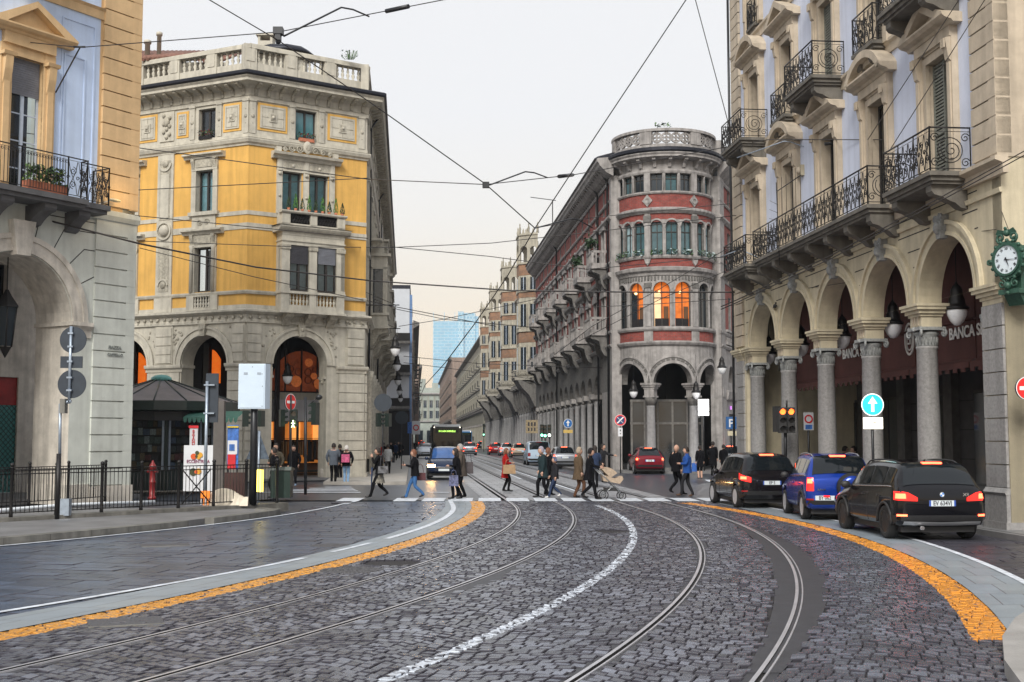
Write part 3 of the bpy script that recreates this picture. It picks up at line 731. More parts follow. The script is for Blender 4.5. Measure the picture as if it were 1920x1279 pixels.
# ================================================================ YELLOW CORNER BUILDING
def yellow_building():
 hB=math.atan((4400-960)/F_PX*cos(PITCH));dB=Vector((sin(hB),cos(hB)))
 hA=math.atan((-3900-960)/F_PX*cos(PITCH));dA=Vector((-sin(hA),-cos(hA)))
 bc=P(683,822,62).xy;AB=bc-dB*6.38;A0=AB-dA*14
 hC=math.atan((762-960)/F_PX*cos(PITCH));dC=Vector((sin(hC),cos(hC)));CE=bc+dC*68
 fA,fB,fC=Fac(A0,dA),Fac(AB,dB),Fac(bc,dC)
 root=thing('corner_building','ochre yellow corner building with stone balustrade on top and orange lit arches','building',T(AB.x,AB.y))
 def part(mb,name,f=None,**k):return mb.build(name,root,rel(root,f.M if f else Matrix()),**k)
 path=[tuple(A0),tuple(AB),tuple(bc),tuple(CE)]
 SY,YP,CV=stoneY,yellowP,stoneYd
 m=MB();m2=MB()
 A_ar=[(10.15,12.95,0,5.65,True),(5.2,8.0,0,5.65,True)]
 A_w=[(11.4,9.18,11.37),(11.4,13.15,15.2),(6.45,9.18,11.37),(6.45,13.15,15.2)]
 wall(m,0,14,0,7.65,A_ar,.9,SY);
 wall(m,0,14,7.65,8.45,[],.3,SY);wall(m,0,14,16.25,19.7,[(c-.52,c+.52,16.72,18.3,False)for c in(11.43,6.5)],.35,SY)
 part(m,'wall',fA)
 m=MB();wall(m,0,14,8.45,16.3,[(c-.52,c+.52,a,b,False)for c,a,b in A_w],.3,YP,SY,y=.001);part(m,'yellow_wall',fA)
 m=MB();wall(m,0,6.38,0,7.65,[(1.39,4.27,0,5.65,True)],.9,SY);wall(m,0,6.38,7.65,8.45,[],.3,SY)
 wall(m,0,6.38,16.25,19.7,[(2.43,3.55,16.72,18.35,False)],.35,SY);part(m,'wall',fB)
 m=MB();wall(m,0,6.38,8.45,16.3,[(1.78,2.78,13.15,15.15,False),(3.2,4.2,13.15,15.15,False)],.3,YP,SY,y=.001);part(m,'yellow_wall',fB)
 m=MB();L3=68.2;ars=[(2.2+4.2*i,5.0+4.2*i,0,5.65,True)for i in range(15)]
 wall(m,0,L3,0,7.9,ars,.8,CV,n=6)
 wins=[(1.3+4.2*i+k,2.4+4.2*i+k,z,z+2.1,False)for i in range(15)for k in(0,)for z in(9.2,13.1,16.75)]
 wall(m,0,L3,7.9,19.7,wins,.35,CV,n=6);part(m,'street_wall',fC)
 for w_ in wins:gm=MB();gm.box(w_[0],w_[1],.28,.3,w_[2],w_[3],glassD);gm.box((w_[0]+w_[1])/2-.04,(w_[0]+w_[1])/2+.04,.24,.28,w_[2],w_[3],frameD);part(gm,'window',fC)
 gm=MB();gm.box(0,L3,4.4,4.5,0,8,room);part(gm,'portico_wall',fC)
 m=MB()
 sweep(m,path,[(-.05,7.6),(.1,7.6),(.1,7.72),(.06,7.78),(.06,7.98),(.2,8.05),(.32,8.12),(.32,8.2),(.05,8.26),(-.05,8.26)],SY)
 sweep(m,path[:3],[(-.05,8.96),(.09,8.98),(.13,9.08),(.13,9.14),(-.05,9.17)],SY)
 sweep(m,path[:3],[(-.05,8.24),(.05,8.24),(.03,8.46),(-.05,8.46)],SY)
 for z0,z1 in((12.12,12.42),(12.82,13.02)):sweep(m,path[:3],[(-.02,z0),(.035,z0),(.035,z1),(-.02,z1)],SY)
 sweep(m,path,[(-.05,16.22),(.06,16.22),(.08,16.3),(.16,16.36),(.22,16.5),(.22,16.56),(.04,16.6),(-.05,16.62)],SY)
 sweep(m,path[:3],[(-.05,16.62),(.07,16.62),(.07,16.78),(-.05,16.8)],SY)
 sweep(m,path,[(-.05,18.45),(.07,18.45),(.07,18.62),(.12,18.66),(-.05,18.7)],SY);part(m,'string_course')
 m=MB();sweep(m,path,[(-.05,18.68),(.06,18.68),(.1,19.0),(.25,19.12),(.78,19.2),(.78,19.32),(.86,19.4),(.86,19.44),(-.05,19.5)],SY);part(m,'cornice')
 m=MB();sweep(m,path,[(-.05,19.45),(.9,19.44),(.98,19.5),(.98,19.62),(.88,19.68),(-.05,19.7)],gutter);part(m,'gutter')
 def run(f,L,mb,fn,st,off=0.):
  n=int((L-2*off)/st)
  for i in range(n+1):fn(off+(L-2*off)*i/n)
 for f,L in((fA,14),(fB,6.38),(fC,68)):
  m=MB()
  run(f,L,m,lambda u:(m.bar([(.0,19.18),(-.68,19.18),(-.68,19.1),(-.5,19.02),(-.2,18.96),(-.12,18.7),(0,18.66)],u-.09,u+.09,CV),m.ball((u,-.12,18.98),.1,CV,6,4)),.62,.3);part(m,'cornice_brackets',f)
  m=MB();run(f,L if L<50 else 20,m,lambda u:(m.ball((u,-.1,7.88),.085,CV,6,4),m.box(u-.05,u+.05,-.11,0,7.66,7.84,CV)),.42,.25);part(m,'frieze_ornament',f)
 def roofbal(f,L,n,per):
  m=MB();W_=L/n
  for i in range(n):
   u=W_*i;m.box(u+.35,u+W_-.35,.0,.3,19.7,20.2,SY)if 0 else None
   m.box(u-.32,u+.32,-.06,.34,19.7,21.2,SY);m.box(u-.22,u+.22,-.09,-.06,20.35,21.0,SY)
   m.box(u+.32,u+W_-.32,0,.28,19.95,20.32,SY);m.box(u+.5,u+.62,0,.28,19.7,19.95,SY);m.box(u+W_-.62,u+W_-.5,0,.28,19.7,19.95,SY)
   for j in range(per):baluster(m,u+.32+(W_-.64)*(j+.5)/per,.14,20.32,.66,SY,.1)
  m.box(L-.3,L+.06,-.06,.34,19.7,21.2,SY);m.box(-.1,L+.1,-.1,.38,21.0,21.16,SY);m.box(-.05,L+.05,-.05,.33,21.16,21.24,SY)
  part(m,'roof_balustrade',f)
 roofbal(fA,14,6,5);roofbal(fB,6.38,3,5);roofbal(fC,67,14,6)
 c0=AB+Vector((-.5,6));m=MB()
 ring=[Vector(A0)+Vector((3,3)),Vector(AB)+Vector((-2.2,3.4)),Vector(AB)+Vector((1.2,6.5)),Vector(CE)+Vector((-4,0)),Vector(CE)+Vector((-16,0)),Vector(A0)+Vector((3,30))]
 top=[p+(Vector((AB.x-6,AB.y+14))-p)*.42 for p in ring]
 for i in range(len(ring)):
  j=(i+1)%len(ring);a,b,c,d=ring[i],ring[j],top[j],top[i];hh=(22.9 if i<2 else 22.0)
  m.poly([(a.x,a.y,20.2),(b.x,b.y,20.2),(c.x,c.y,22.8),(d.x,d.y,22.8)],tile)
 m.poly([(p.x,p.y,22.8)for p in top],tile)
 m.poly([(p[0],p[1],19.72)for p in(A0,AB,bc,CE,CE+Vector((-18,0)),A0+Vector((0,34)))],gutter)
 part(m,'roof')
 m=MB();rt=Vector((AB.x-5.3,AB.y+3.0))
 for i in range(26):x=rt.x-2.9+i*.24;m.tube([(x,rt.y-.4,21.35-abs(i-14)*.02),(x+.35,rt.y+3.8,23.0)],.1,tile,5)
 m.box(rt.x-3,rt.x+3.4,rt.y+.2,rt.y+3.5,20.2,21.3,stoneY);part(m,'tiled_dormer')
 for(px,py,w,hgt,n_)in((277,75,.2,1.0,8),(299,60,.17,1.6,8),(500,68,.75,.9,4)):
  p=P(px,py,63 if px<400 else 62);m=MB()
  if n_==8:m.lathe([(w*.7,-2.5),(w*.7,-.2),(w,-.2),(w,-.05),(w*.6,0)],(0,0,0),stoneY,8)
  else:
   m.box(-w/2,w/2,-w/2,w/2,-1.6,-.35,stoneY);m.box(-w*.62,w*.62,-w*.62,w*.62,-.08,0,stoneY)
   for sx in(-1,1):m.box(sx*w/2-sx*.12,sx*w/2,-w/2,w/2,-.35,-.08,stoneY)
  m.build('chimney',root,rel(root,T(*p)))
 p=P(530,90,62);m=MB();m.lathe([(1.5,-.5),(1.1,-.12),(.3,.02),(.001,.05)],(0,0,0),gutter,10,sx=1.2);m.box(-1.2,1.2,-.6,.6,-1.6,-.4,stoneY);m.build('roof_hood',root,rel(root,T(*p)))
 def relief(m,u0,u1,z0,z1):
  m.box(u0,u1,-.03,0,z0,z1,YP);m.box(u0+.12,u1-.12,-.07,-.03,z0+.12,z1-.12,SY);cu,cz=(u0+u1)/2,(z0+z1)/2;w=u1-u0-.24
  for a,b,c,d in((u0+.2,u1-.2,z0+.2,z0+.23),(u0+.2,u1-.2,z1-.23,z1-.2),(u0+.2,u0+.23,z0+.2,z1-.2),(u1-.23,u1-.2,z0+.2,z1-.2),(cu-.02,cu+.02,z0+.2,z1-.2),(u0+.2,u1-.2,cz-.02,cz+.02)):m.box(a,b,-.085,-.07,c,d,CV)
  m.box(cu-.2,cu+.2,-.11,-.07,cz-.22,cz+.22,SY);m.box(cu-.13,cu+.13,-.135,-.11,cz-.15,cz+.15,CV);m.ball((cu,-.13,cz),.09,SY,8,5)
 def pil(m,u0,u1,z0=16.8,z1=18.5):
  m.box(u0,u1,-.09,0,z0,z1,SY);m.box(u0-.03,u1+.03,-.13,0,z1-.12,z1,SY);cu=(u0+u1)/2
  m.lathe([(.11,0),(.11,.03),(.07,.04),(.03,.01)],(cu,0,0),SY,8)if 0 else m.ball((cu,-.09,(z0+z1)/2),.1,CV,8,5,sy=.5)
  for zz in((z0+z1)/2-.35,(z0+z1)/2+.35):m.ball((cu,-.09,zz),.03,CV,5,3)
 m=MB();relief(m,.42,1.97,17.02,18.38);relief(m,4.15,5.76,17.02,18.38)
 for a,b in((0,.3),(2.08,2.36),(3.66,3.94),(5.88,6.2)):pil(m,a,b)
 part(m,'relief_panels',fB)
 m=MB();relief(m,7.1,8.3,16.98,18.38);relief(m,9.55,10.3,16.98,18.3);relief(m,12.45,13.55,16.98,18.38);relief(m,4.6,5.3,16.98,18.3)
 for a,b in((10.42,10.72),(12.1,12.38),(13.7,14.0)):pil(m,a,b)
 m.box(8.5,9.4,-.06,0,16.9,18.4,SY)
 for i in range(9):
  m.ball((8.95+.22*sin(i*2.1),-.1,17.1+i*.14),.11,CV,6,4,sy=.6)
 m.ball((8.95,-.1,17.9),.2,CV,8,5,sy=.5,sz=1.3);part(m,'relief_panels',fA)
 for c in(11.43,6.5):window(root,fA,c,16.72,1.02,1.56)
 for c,a,b in A_w:window(root,fA,c,a,1.0,b-a,cur=curtain if a>12 else None)
 window(root,fB,2.99,16.72,1.1,1.6,glass=M('sky_glass',(.05,.16,.19),.06,.2,1,spec=.9))
 for c in(2.28,3.7):window(root,fB,c,13.15,.98,2.0,cur=curtain)
 for c in(11.4,6.45):
  m=MB()
  for z0,z1,hd in((9.18,11.37,12.0),(13.15,15.2,15.78)):
   for s_ in(-1,1):
    m.box(c+s_*.52,c+s_*.8,-.1,.02,z0-.1,z1+.2,SY);m.bar([(0,hd-.5),(-.12,hd-.5),(-.24,hd-.12),(-.24,hd),(0,hd)],c+s_*.66-.1,c+s_*.66+.1,CV)
    if z0<10:m.lathe([(.11,z0),(.1,z1-.1),(.15,z1+.1)],(c+s_*.66,-.12,0),SY,8)
   m.box(c-.8,c+.8,-.12,.02,z1+.0,hd,SY);m.box(c-.5,c+.5,-.15,-.1,z1+.15,hd-.08,CV)
   m.bar([(0,hd),(-.18,hd),(-.22,hd+.1),(-.36,hd+.16),(-.36,hd+.24),(0,hd+.3)],c-1.22,c+1.22,SY)
  m.box(c-.9,c+.9,-.2,.02,12.95,13.13,SY);m.box(c-.72,c+.72,-.1,.02,12.3,12.95,SY)
  for s_ in(-1,1):m.tube([(x,-.11,z)for x,z in spiral(c+s_*.22,12.62,.17,.03,0,s_*1.6,14)],.03,CV,4)
  m.box(c-.95,c-.5,-.12,.02,8.26,9.0,SY);m.box(c+.5,c+.95,-.12,.02,8.26,9.0,SY);m.box(c-.5,c+.5,.0,.12,8.4,9.0,room)
  balustrade(m,c-.5,c+.5,-.12,8.26,9.0,SY,6,d=.12,base=.12,cap=.06)
  part(m,'window_surround',fA)
 m=MB();c=8.95;m.box(c-.5,c+.5,-.08,.02,9.15,16.2,SY);m.box(c-.55,c+.55,-.1,.02,8.26,8.98,SY)
 for(a,b)in((9.3,11.6),(12.9,15.9)):m.box(c-.33,c+.33,-.1,-.08,a,b,CV)
 m.box(c-.27,c+.27,-.13,-.08,13.0,15.2,SY)
 m.ball((c,-.1,12.35),.3,SY,12,8,sy=.7);archivolt(m,c,12.35,.38,.46,-.16,0,SY,20,0,2*pi);archivolt(m,c,15.75,.3,.4,-.16,0,SY,12,pi,2*pi);archivolt(m,c,9.6,.26,.34,-.16,0,SY,12);m.ball((c,-.1,9.65),.2,CV,8,6,sy=.5);m.ball((c,-.1,15.75),.2,CV,8,6,sy=.5)
 part(m,'relief_pilaster',fA)
 m=MB();p=.7;a0,a1=1.5,4.85
 m.box(a0,a1,-p,0,8.18,8.4,SY);m.box(a0-.08,a1+.08,-p-.08,0,8.1,8.2,SY)
 for u in(a0,2.98,a1-.42):m.box(u,u+.42 if u!=2.98 else u+.36,-p,-p+.3,8.4,9.1,SY)
 m.box(a0-.05,a1+.05,-p-.06,0,9.05,9.17,SY)
 balustrade(m,a0+.42,2.98,-p+.05,8.4,9.08,SY,6,d=.16,base=.1,cap=.02);balustrade(m,3.34,a1-.42,-p+.05,8.4,9.08,SY,6,d=.16,base=.1,cap=.02)
 m.box(a0+.1,a1-.1,-p+.3,0,8.4,9.05,yellowP)
 m.box(a0,a0+.2,-p+.3,0,8.4,9.05,SY)
 for u,w in((a0,.42),(2.95,.4),(a1-.42,.42)):m.box(u,u+w,-p,-p+.25,9.17,11.45,SY);m.box(u-.03,u+w+.03,-p-.05,-p+.25,11.2,11.42,CV);m.box(u-.02,u+w+.02,-p-.03,-p+.25,9.17,9.3,SY)
 m.box(a0,a0+.2,-.25,0,9.17,11.45,SY);m.box(a1-.2,a1,-p,0,9.17,11.45,SY)
 m.box(a0+.02,a1-.02,-p+.02,0,11.42,11.9,SY);m.box(a0-.02,a1+.02,-p-.03,0,11.6,11.66,SY);m.box(a0,a1,-p,0,11.9,12.1,SY)
 m.bar([(0,12.05),(-p-.05,12.05),(-p-.2,12.15),(-p-.28,12.26),(-p-.28,12.33),(0,12.36)],a0-.22,a1+.22,SY)
 m.poly([(a0-.3,-p-.32,12.34),(a1+.3,-p-.32,12.34),(a1+.3,0,12.38),(a0-.3,0,12.38)],gutter)
 part(m,'bay_window',fB)
 fb=Fac(fB.at(0,-p)[:2],fB.d)
 for c in(2.43,3.9):window(root,fb,c,9.2,1.0,2.22,y=.12,style='case',sh=.42 if c<3 else .38,cur=curtainW)
 m=MB();q=12.36
 for u,w in((a0,.42),(2.98,.36),(a1-.42,.42)):m.box(u,u+w,-p,-p+.3,q,13.0,SY)
 m.box(a0,a1,-p,-p+.25,q,q+.12,SY);m.bar([(-p-.06,12.98),(-p-.1,13.04),(-p-.1,13.1),(-p+.3,13.1),(-p+.3,12.98)],a0-.08,a1+.08,SY);m.box(a0,a0+.2,-p+.3,0,q,13.02,SY);m.box(a1-.2,a1,-p+.3,0,q,13.02,SY);m.box(a0+.1,a1-.1,-.2,0,q,12.4,SY)
 o=part(m,'parapet',fB)
 m=MB();m.box(a0+.42,2.98,-p+.2,-p+.24,q+.12,12.98,room);m.box(3.34,a1-.42,-p+.2,-p+.24,q+.12,12.98,room)
 for b0,b1 in((a0+.44,2.96),(3.36,a1-.44)):
  for i in range(7):
   w_=(b1-b0)/7;scroll_panel(m,lambda x,z,o_=b0+w_*i:(o_+x,-p+.08,q+.14+z),w_,.46,.02)
 m.build('iron_panel',o)
 m=MB()
 for u in(2.0,3.18,4.35):bracket(m,u,.4,8.12,.62,.62,CV)
 part(m,'brackets',fB)
 m=MB();c=2.99
 for u in(1.58,2.99,4.4):
  m.box(u-.14,u+.14,-.12,.02,13.02,15.75,SY);m.ball((u,-.13,15.0),.1,CV,8,5);m.ball((u,-.13,13.9),.07,CV,8,5);m.box(u-.1,u+.1,-.16,-.1,15.15,15.72,SY)
 m.box(1.44,4.54,-.1,.02,15.15,15.75,SY);m.box(1.8,2.75,-.12,-.09,15.25,15.62,CV);m.box(3.2,4.2,-.12,-.09,15.25,15.62,CV);m.ball((2.28,-.12,15.44),.09,SY,8,5,sy=.6);m.ball((3.7,-.12,15.44),.09,SY,8,5,sy=.6)
 m.bar([(0,15.72),(-.2,15.72),(-.26,15.84),(-.44,15.9),(-.48,16.02),(0,16.08)],1.15,4.83,SY)
 for u in(1.45,4.5):m.box(u-.13,u+.13,-.3,0,16.05,16.28,SY)
 m.ball((c,-.22,16.42),.24,SY,10,8,sy=.4,sz=1.35);m.ball((c,-.28,16.42),.15,CV,10,8,sy=.4,sz=1.3)
 for s_ in(-1,1):
  for i,(dx,r)in enumerate(((.42,.2),(.85,.17),(1.2,.12))):m.tube([(x,-.22,z)for x,z in spiral(c+s_*dx,16.1+r,r,.03,0,s_*1.7,16)],.035,CV,4)
 part(m,'window_surround',fB)
 for f,cs,lim in((fA,(11.55,6.6),14),(fB,(2.83,),6.38)):
  m=MB()
  for c in cs:
   r=1.42;archivolt(m,c,5.65,r,r+.42,-.06,.02,SY,22);archivolt(m,c,5.65,r+.3,r+.42,-.12,-.05,SY,22);archivolt(m,c,5.65,r,r+.1,-.1,-.05,SY,22)
   m.prism([(c-.13,7.0),(c+.13,7.0),(c+.2,7.6),(c-.2,7.6)],-.24,0,CV);m.ball((c,-.2,7.35),.12,CV,8,6)
   rnd=random.Random(int(c*10))
   for s_ in(-1,1):
    for i in range(16):x=c+s_*rnd.uniform(1.35,1.95);z=rnd.uniform(6.1,7.45);m.ball((x,-.01,z),rnd.uniform(.04,.09),CV,6,4,sy=.6)if hypot(x-c,z-5.65)>1.95 else None
  part(m,'archivolt',f)
 def pier(m,u0,u1,g=.46):
  m.bar([(.0,5.3),(-.05,5.3),(-.06,5.42),(-.16,5.5),(-.18,5.58),(-.18,5.65),(0,5.66)],u0-.12,u1+.12,SY);m.box(u0-.14,u1+.14,-.02,.9,5.5,5.65,SY)
  m.box(u0-.05,u1+.05,-.08,.92,.0,.95,SY);m.box(u0-.1,u1+.1,-.14,.96,0,.3,SY)
  n=9
  for i in range(n):z=.97+(5.28-.97)*i/n;m.box(u0+.02,u1-.02,-.09,.02,z+.015,z+(5.28-.97)/n-.02,SY)
 def upper(m,u0,u1):
  m.box(u0,u1,-.05,0,5.68,7.58,SY)
  for i in range(4):z=5.74+.44*i;m.box(u0+.06,u1-.06,-.1,-.05,z,z+.4,SY)
  for u in((u0+.15),(u1-.15)):m.ball((u,-.12,7.84),.08,CV,6,4)
 m=MB();pier(m,.0,.85);pier(m,4.9,6.33);upper(m,.02,.8);upper(m,5.3,6.33)
 for u in(1.12,4.56):
  m.lathe([(.36,0),(.36,.5),(.3,.55),(.27,.7),(.26,2.5),(.235,4.45)],(u,.45,0),trav,14)
  m.lathe([(.25,4.45),(.27,4.5),(.26,4.62),(.36,4.85),(.42,4.98)],(u,.45,0),CV,12);m.box(u-.38,u+.38,.07,.83,4.98,5.1,SY);m.box(u-.3,u+.34,.1,.8,5.1,5.5,SY)
  for k in range(8):a_=pi/4*k;m.ball((u+.33*cos(a_),.45+.33*sin(a_),4.82),.09,CV,6,4)
 part(m,'pier',fB)
 m=MB();pier(m,8.05,10.1);pier(m,13.0,13.98);upper(m,8.5,9.6);upper(m,13.2,13.98);part(m,'pier',fA)
 m=MB();pier(m,.05,2.0);
 for i in range(15):
  if i:m.box(.9+4.2*i-.1,2.1+4.2*i+.1,-.15,.8,5.5,5.65,SY)
  m.box(.9+4.2*i-.05,2.1+4.2*i+.05,-.08,.8,0,1.0,CV);m.lathe([(.3,1.0),(.26,1.2),(.24,5.0),(.34,5.5)],(1.5+4.2*i,-.1,0),CV,8)
 part(m,'pier',fC)
 m=MB();shopg=M('grey_fascia',(.55,.55,.58),.6,.1,2);om=M('shop_glow',(.7,.28,.06),.8,.7,.9,emit=.30,ecol=(1,.34,.06))
 i0,i1=1.2,8.1;y=3.6
 m.box(i0,i1,y,y+.1,4.42,8,room);m.box(i0,i1,y-.05,y+.1,4.05,4.42,stoneY);m.box(i0,i1,y-.08,y+.1,2.95,4.05,shopg)
 m.box(i0,6.4,.95,y,7.3,7.4,room);m.box(i0,1.8,y,y+.12,0,3,SY);m.box(7.8,i1,y,y+.12,0,3,SY);m.box(i0-.3,6.3,-.2,y,0,.12,pave)
 m.box(i0,i1,y+2.6,y+2.7,0,3,om);m.box(i0,i1,y,y+2.6,2.93,2.98,M('shop_ceiling',(.5,.4,.3),.8));m.box(i0,i1,y,y+2.6,.05,.3,M('shop_floor',(.25,.12,.05),.4))
 part(m,'shop_interior',fB)
 m=MB();rnd=random.Random(12)
 for row,yy in((0,y+1.0),(1,y+1.9)):
  m.tube([(2.0,yy,1.95+row*.1),(7.6,yy,1.95+row*.1)],.02,iron,4)
  u=2.1
  while u<7.5:
   cl=rnd.choice([M('cloth_black',(.02,.02,.022),.9),M('cloth_tan',(.35,.2,.09),.9),M('cloth_brown',(.12,.06,.03),.9),M('cloth_orange',(.5,.16,.03),.9)])
   l=rnd.uniform(.7,1.2);m.box(u,u+.06,yy-.22,yy+.22,1.88-l+row*.1,1.88+row*.1,cl);u+=rnd.uniform(.1,.17)
 m.box(4.3,4.42,y+.0,y+.06,.3,2.95,frameD);m.box(1.8,7.8,y,y+.08,.13,.42,frameD)
 for u in(2.6,3.5,5.1,6.4):m.box(u,u+.5,y+2.45,y+2.6,1.9,2.9,M('shop_light_panel',(1,.5,.15),.8,.2,2,emit=.9,ecol=(1,.42,.10)))
 m.box(1.8,7.8,y+1.2,y+1.3,.2,.75,M('cloth_brown'))
 part(m,'clothes_rails',fB)
 om2=M('arch_glow',(.25,.07,.03),.8,.8,1.6,emit=.05,ecol=(1,.2,.06))
 m=MB();pts=[(4.5+1.75*cos(pi*i/16),4.5+2.1*sin(pi*i/16))for i in range(17)];m.prism(pts[::-1],y-.03,y+.0,om2)
 for u in(3.6,4.5,5.4):m.box(u-.04,u+.04,y-.09,y-.03,4.42,6.7,frameD)
 for i in range(10):a_=i*.63;archivolt(m,4.6+cos(a_)*.9,5.3+sin(a_*2)*.35,.16,.21,y-.07,y-.03,M('lamp_ring',(.2,.05,.02),.6),10,0,2*pi)
 for u,z,r in((3.7,5.6,.16),(4.9,6.0,.22),(5.2,5.3,.18),(4.2,5.0,.3),(5.5,4.9,.3)):archivolt(m,u,z,.02,r,y-.1,y-.05,M('shade_glow',(.6,.2,.05),.8,.5,3,emit=.16,ecol=(1,.25,.07)),12,0,2*pi)
 part(m,'lunette_window',fB)
 m=MB();m.box(0,12.4,3.6,3.7,0,8,room);m.box(0,13.9,.95,3.6,7.3,7.4,room);m.box(0,13.5,-.3,3.6,0,.13,pave)
 for c in(8.75,3.8):
  for s_,w_,e_ in((-.75,.5,room),(.42,.5,M('arch_glow_bright',(.9,.3,.05),.8,.6,2,emit=.6,ecol=(1,.17,.012)))):m.prism([(c+s_,4.9),(c+s_+w_,4.9)]+[(c+s_+w_*(1-k/6),(6.7-(s_+w_*(1-k/6)-.2)**2*1.1))for k in range(7)],3.5,3.6,e_)
  m.box(c-.1,c+.25,3.45,3.6,2.5,7,frameD)
 part(m,'lit_windows',fA)
 bm=MB()
 for k,u in enumerate((6.0,14.4,23.0,34,46,58)):
  bm.box(u,u+3.4,-1.0,0,8.3,9.0,SY);bm.box(u-.1,u+3.5,-1.1,0,8.9,9.02,SY);bm.box(u-.1,u+3.5,-1.1,0,8.15,8.3,SY)
  for x in(u,u+3.1):bm.box(x,x+.3,-1.0,-.75,9.0,11.6,SY)
  bm.box(u,u+.3,-.2,0,9.0,11.6,SY);bm.box(u,u+3.4,-1,0,11.5,12.2,SY);bm.box(u-.15,u+3.55,-1.18,0,12.2,12.36,SY);bm.box(u+.1,u+.16,-.75,-.2,9.0,11.5,glassD);bm.box(u+.3,u+3.1,-.85,-.8,9,11.5,glassD)
  bm.box(u,u+.25,-1.0,0,12.36,13.1,SY);bm.box(u,u+3.4,-1.0,-.8,12.36,13.1,SY);bm.box(u-.08,u+3.48,-1.08,0,13.05,13.15,SY)
  for x in(u+.3,u+1.7,u+3.1):bracket(bm,x,.4,8.15,1.05,1.0,CV)
 for k in range(15):
  u=1.85+4.2*k
  for z in(11.5,15.4,18.6):bm.box(u-.8,u+.8,-.16,0,z,z+.2,SY)
  bm.box(u-.75,u-.5,-.1,0,9,18.4,SY);bm.box(u+.5,u+.75,-.1,0,9,18.4,SY)
  if k%2:bm.box(u-1.0,u+1.0,-.7,0,12.95,13.08,SY);bracket(bm,u-.6,.25,12.95,.6,.5,CV);bracket(bm,u+.6,.25,12.95,.6,.5,CV);bm.box(u-1,u+1,-.7,-.64,13.08,13.9,iron)
 for u in(9.5,20,31,42):bracket(bm,u,.5,8.1,.9,.8,CV);bm.box(u-1,u+1,-.95,0,8.1,8.25,CV);bm.box(u-1,u+1,-.95,-.9,8.25,9.2,iron)
 part(bm,'street_bays',fC)
 m=MB()
 for u in(2.6,22.4):m.tube([(u,-.12,.3),(u,-.12,18.6),(u,-.6,19.3)],.06,darkmetal,6)
 part(m,'downpipe',fC)
 return fA,fB,fC,root
fA,fB,fC,rootY=yellow_building()
LAMPS={}
def arc_lamp(Mx,label,cord=1.6,group='bulb lamps hanging in the arcades'):
 """dark bell cap on a rod over a white glass bulb; origin at the bottom of the glass"""
 gl=M('opal_glass',(.86,.88,.92),.2,.08,4,spec=.7)
 if 'a' not in LAMPS:
  o=thing('hanging_lamp',label,'lamp',Mx,group);m=MB();m.lathe([(.0001,0),(.08,.02),(.17,.12),(.235,.26),(.25,.36),(.24,.40)],(0,0,0),gl,14);m.build('globe',o)
  m=MB();m.lathe([(.24,.39),(.29,.40),(.29,.46),(.24,.48),(.2,.56),(.19,.66),(.14,.78),(.15,.82),(.14,.9),(.1,.98),(.04,1.04),(.02,1.1)],(0,0,0),iron,12);m.build('cap',o)
  m=MB();m.tube([(0,0,1.05),(0,0,1.05+cord)],.014,iron,4);m.build('rod',o);LAMPS['a']=o
 else:
  o=dup(LAMPS['a'],None,Mx);o['label']=label;o['group']=group
 return o
arc_lamp(fB.M@T(2.88,1.6,4.75),'white bulb lamp hanging in the arch over the lit clothes shop')
arc_lamp(fA.M@T(12.4,1.3,4.6),'white bulb lamp in the arch behind the kiosk roof')
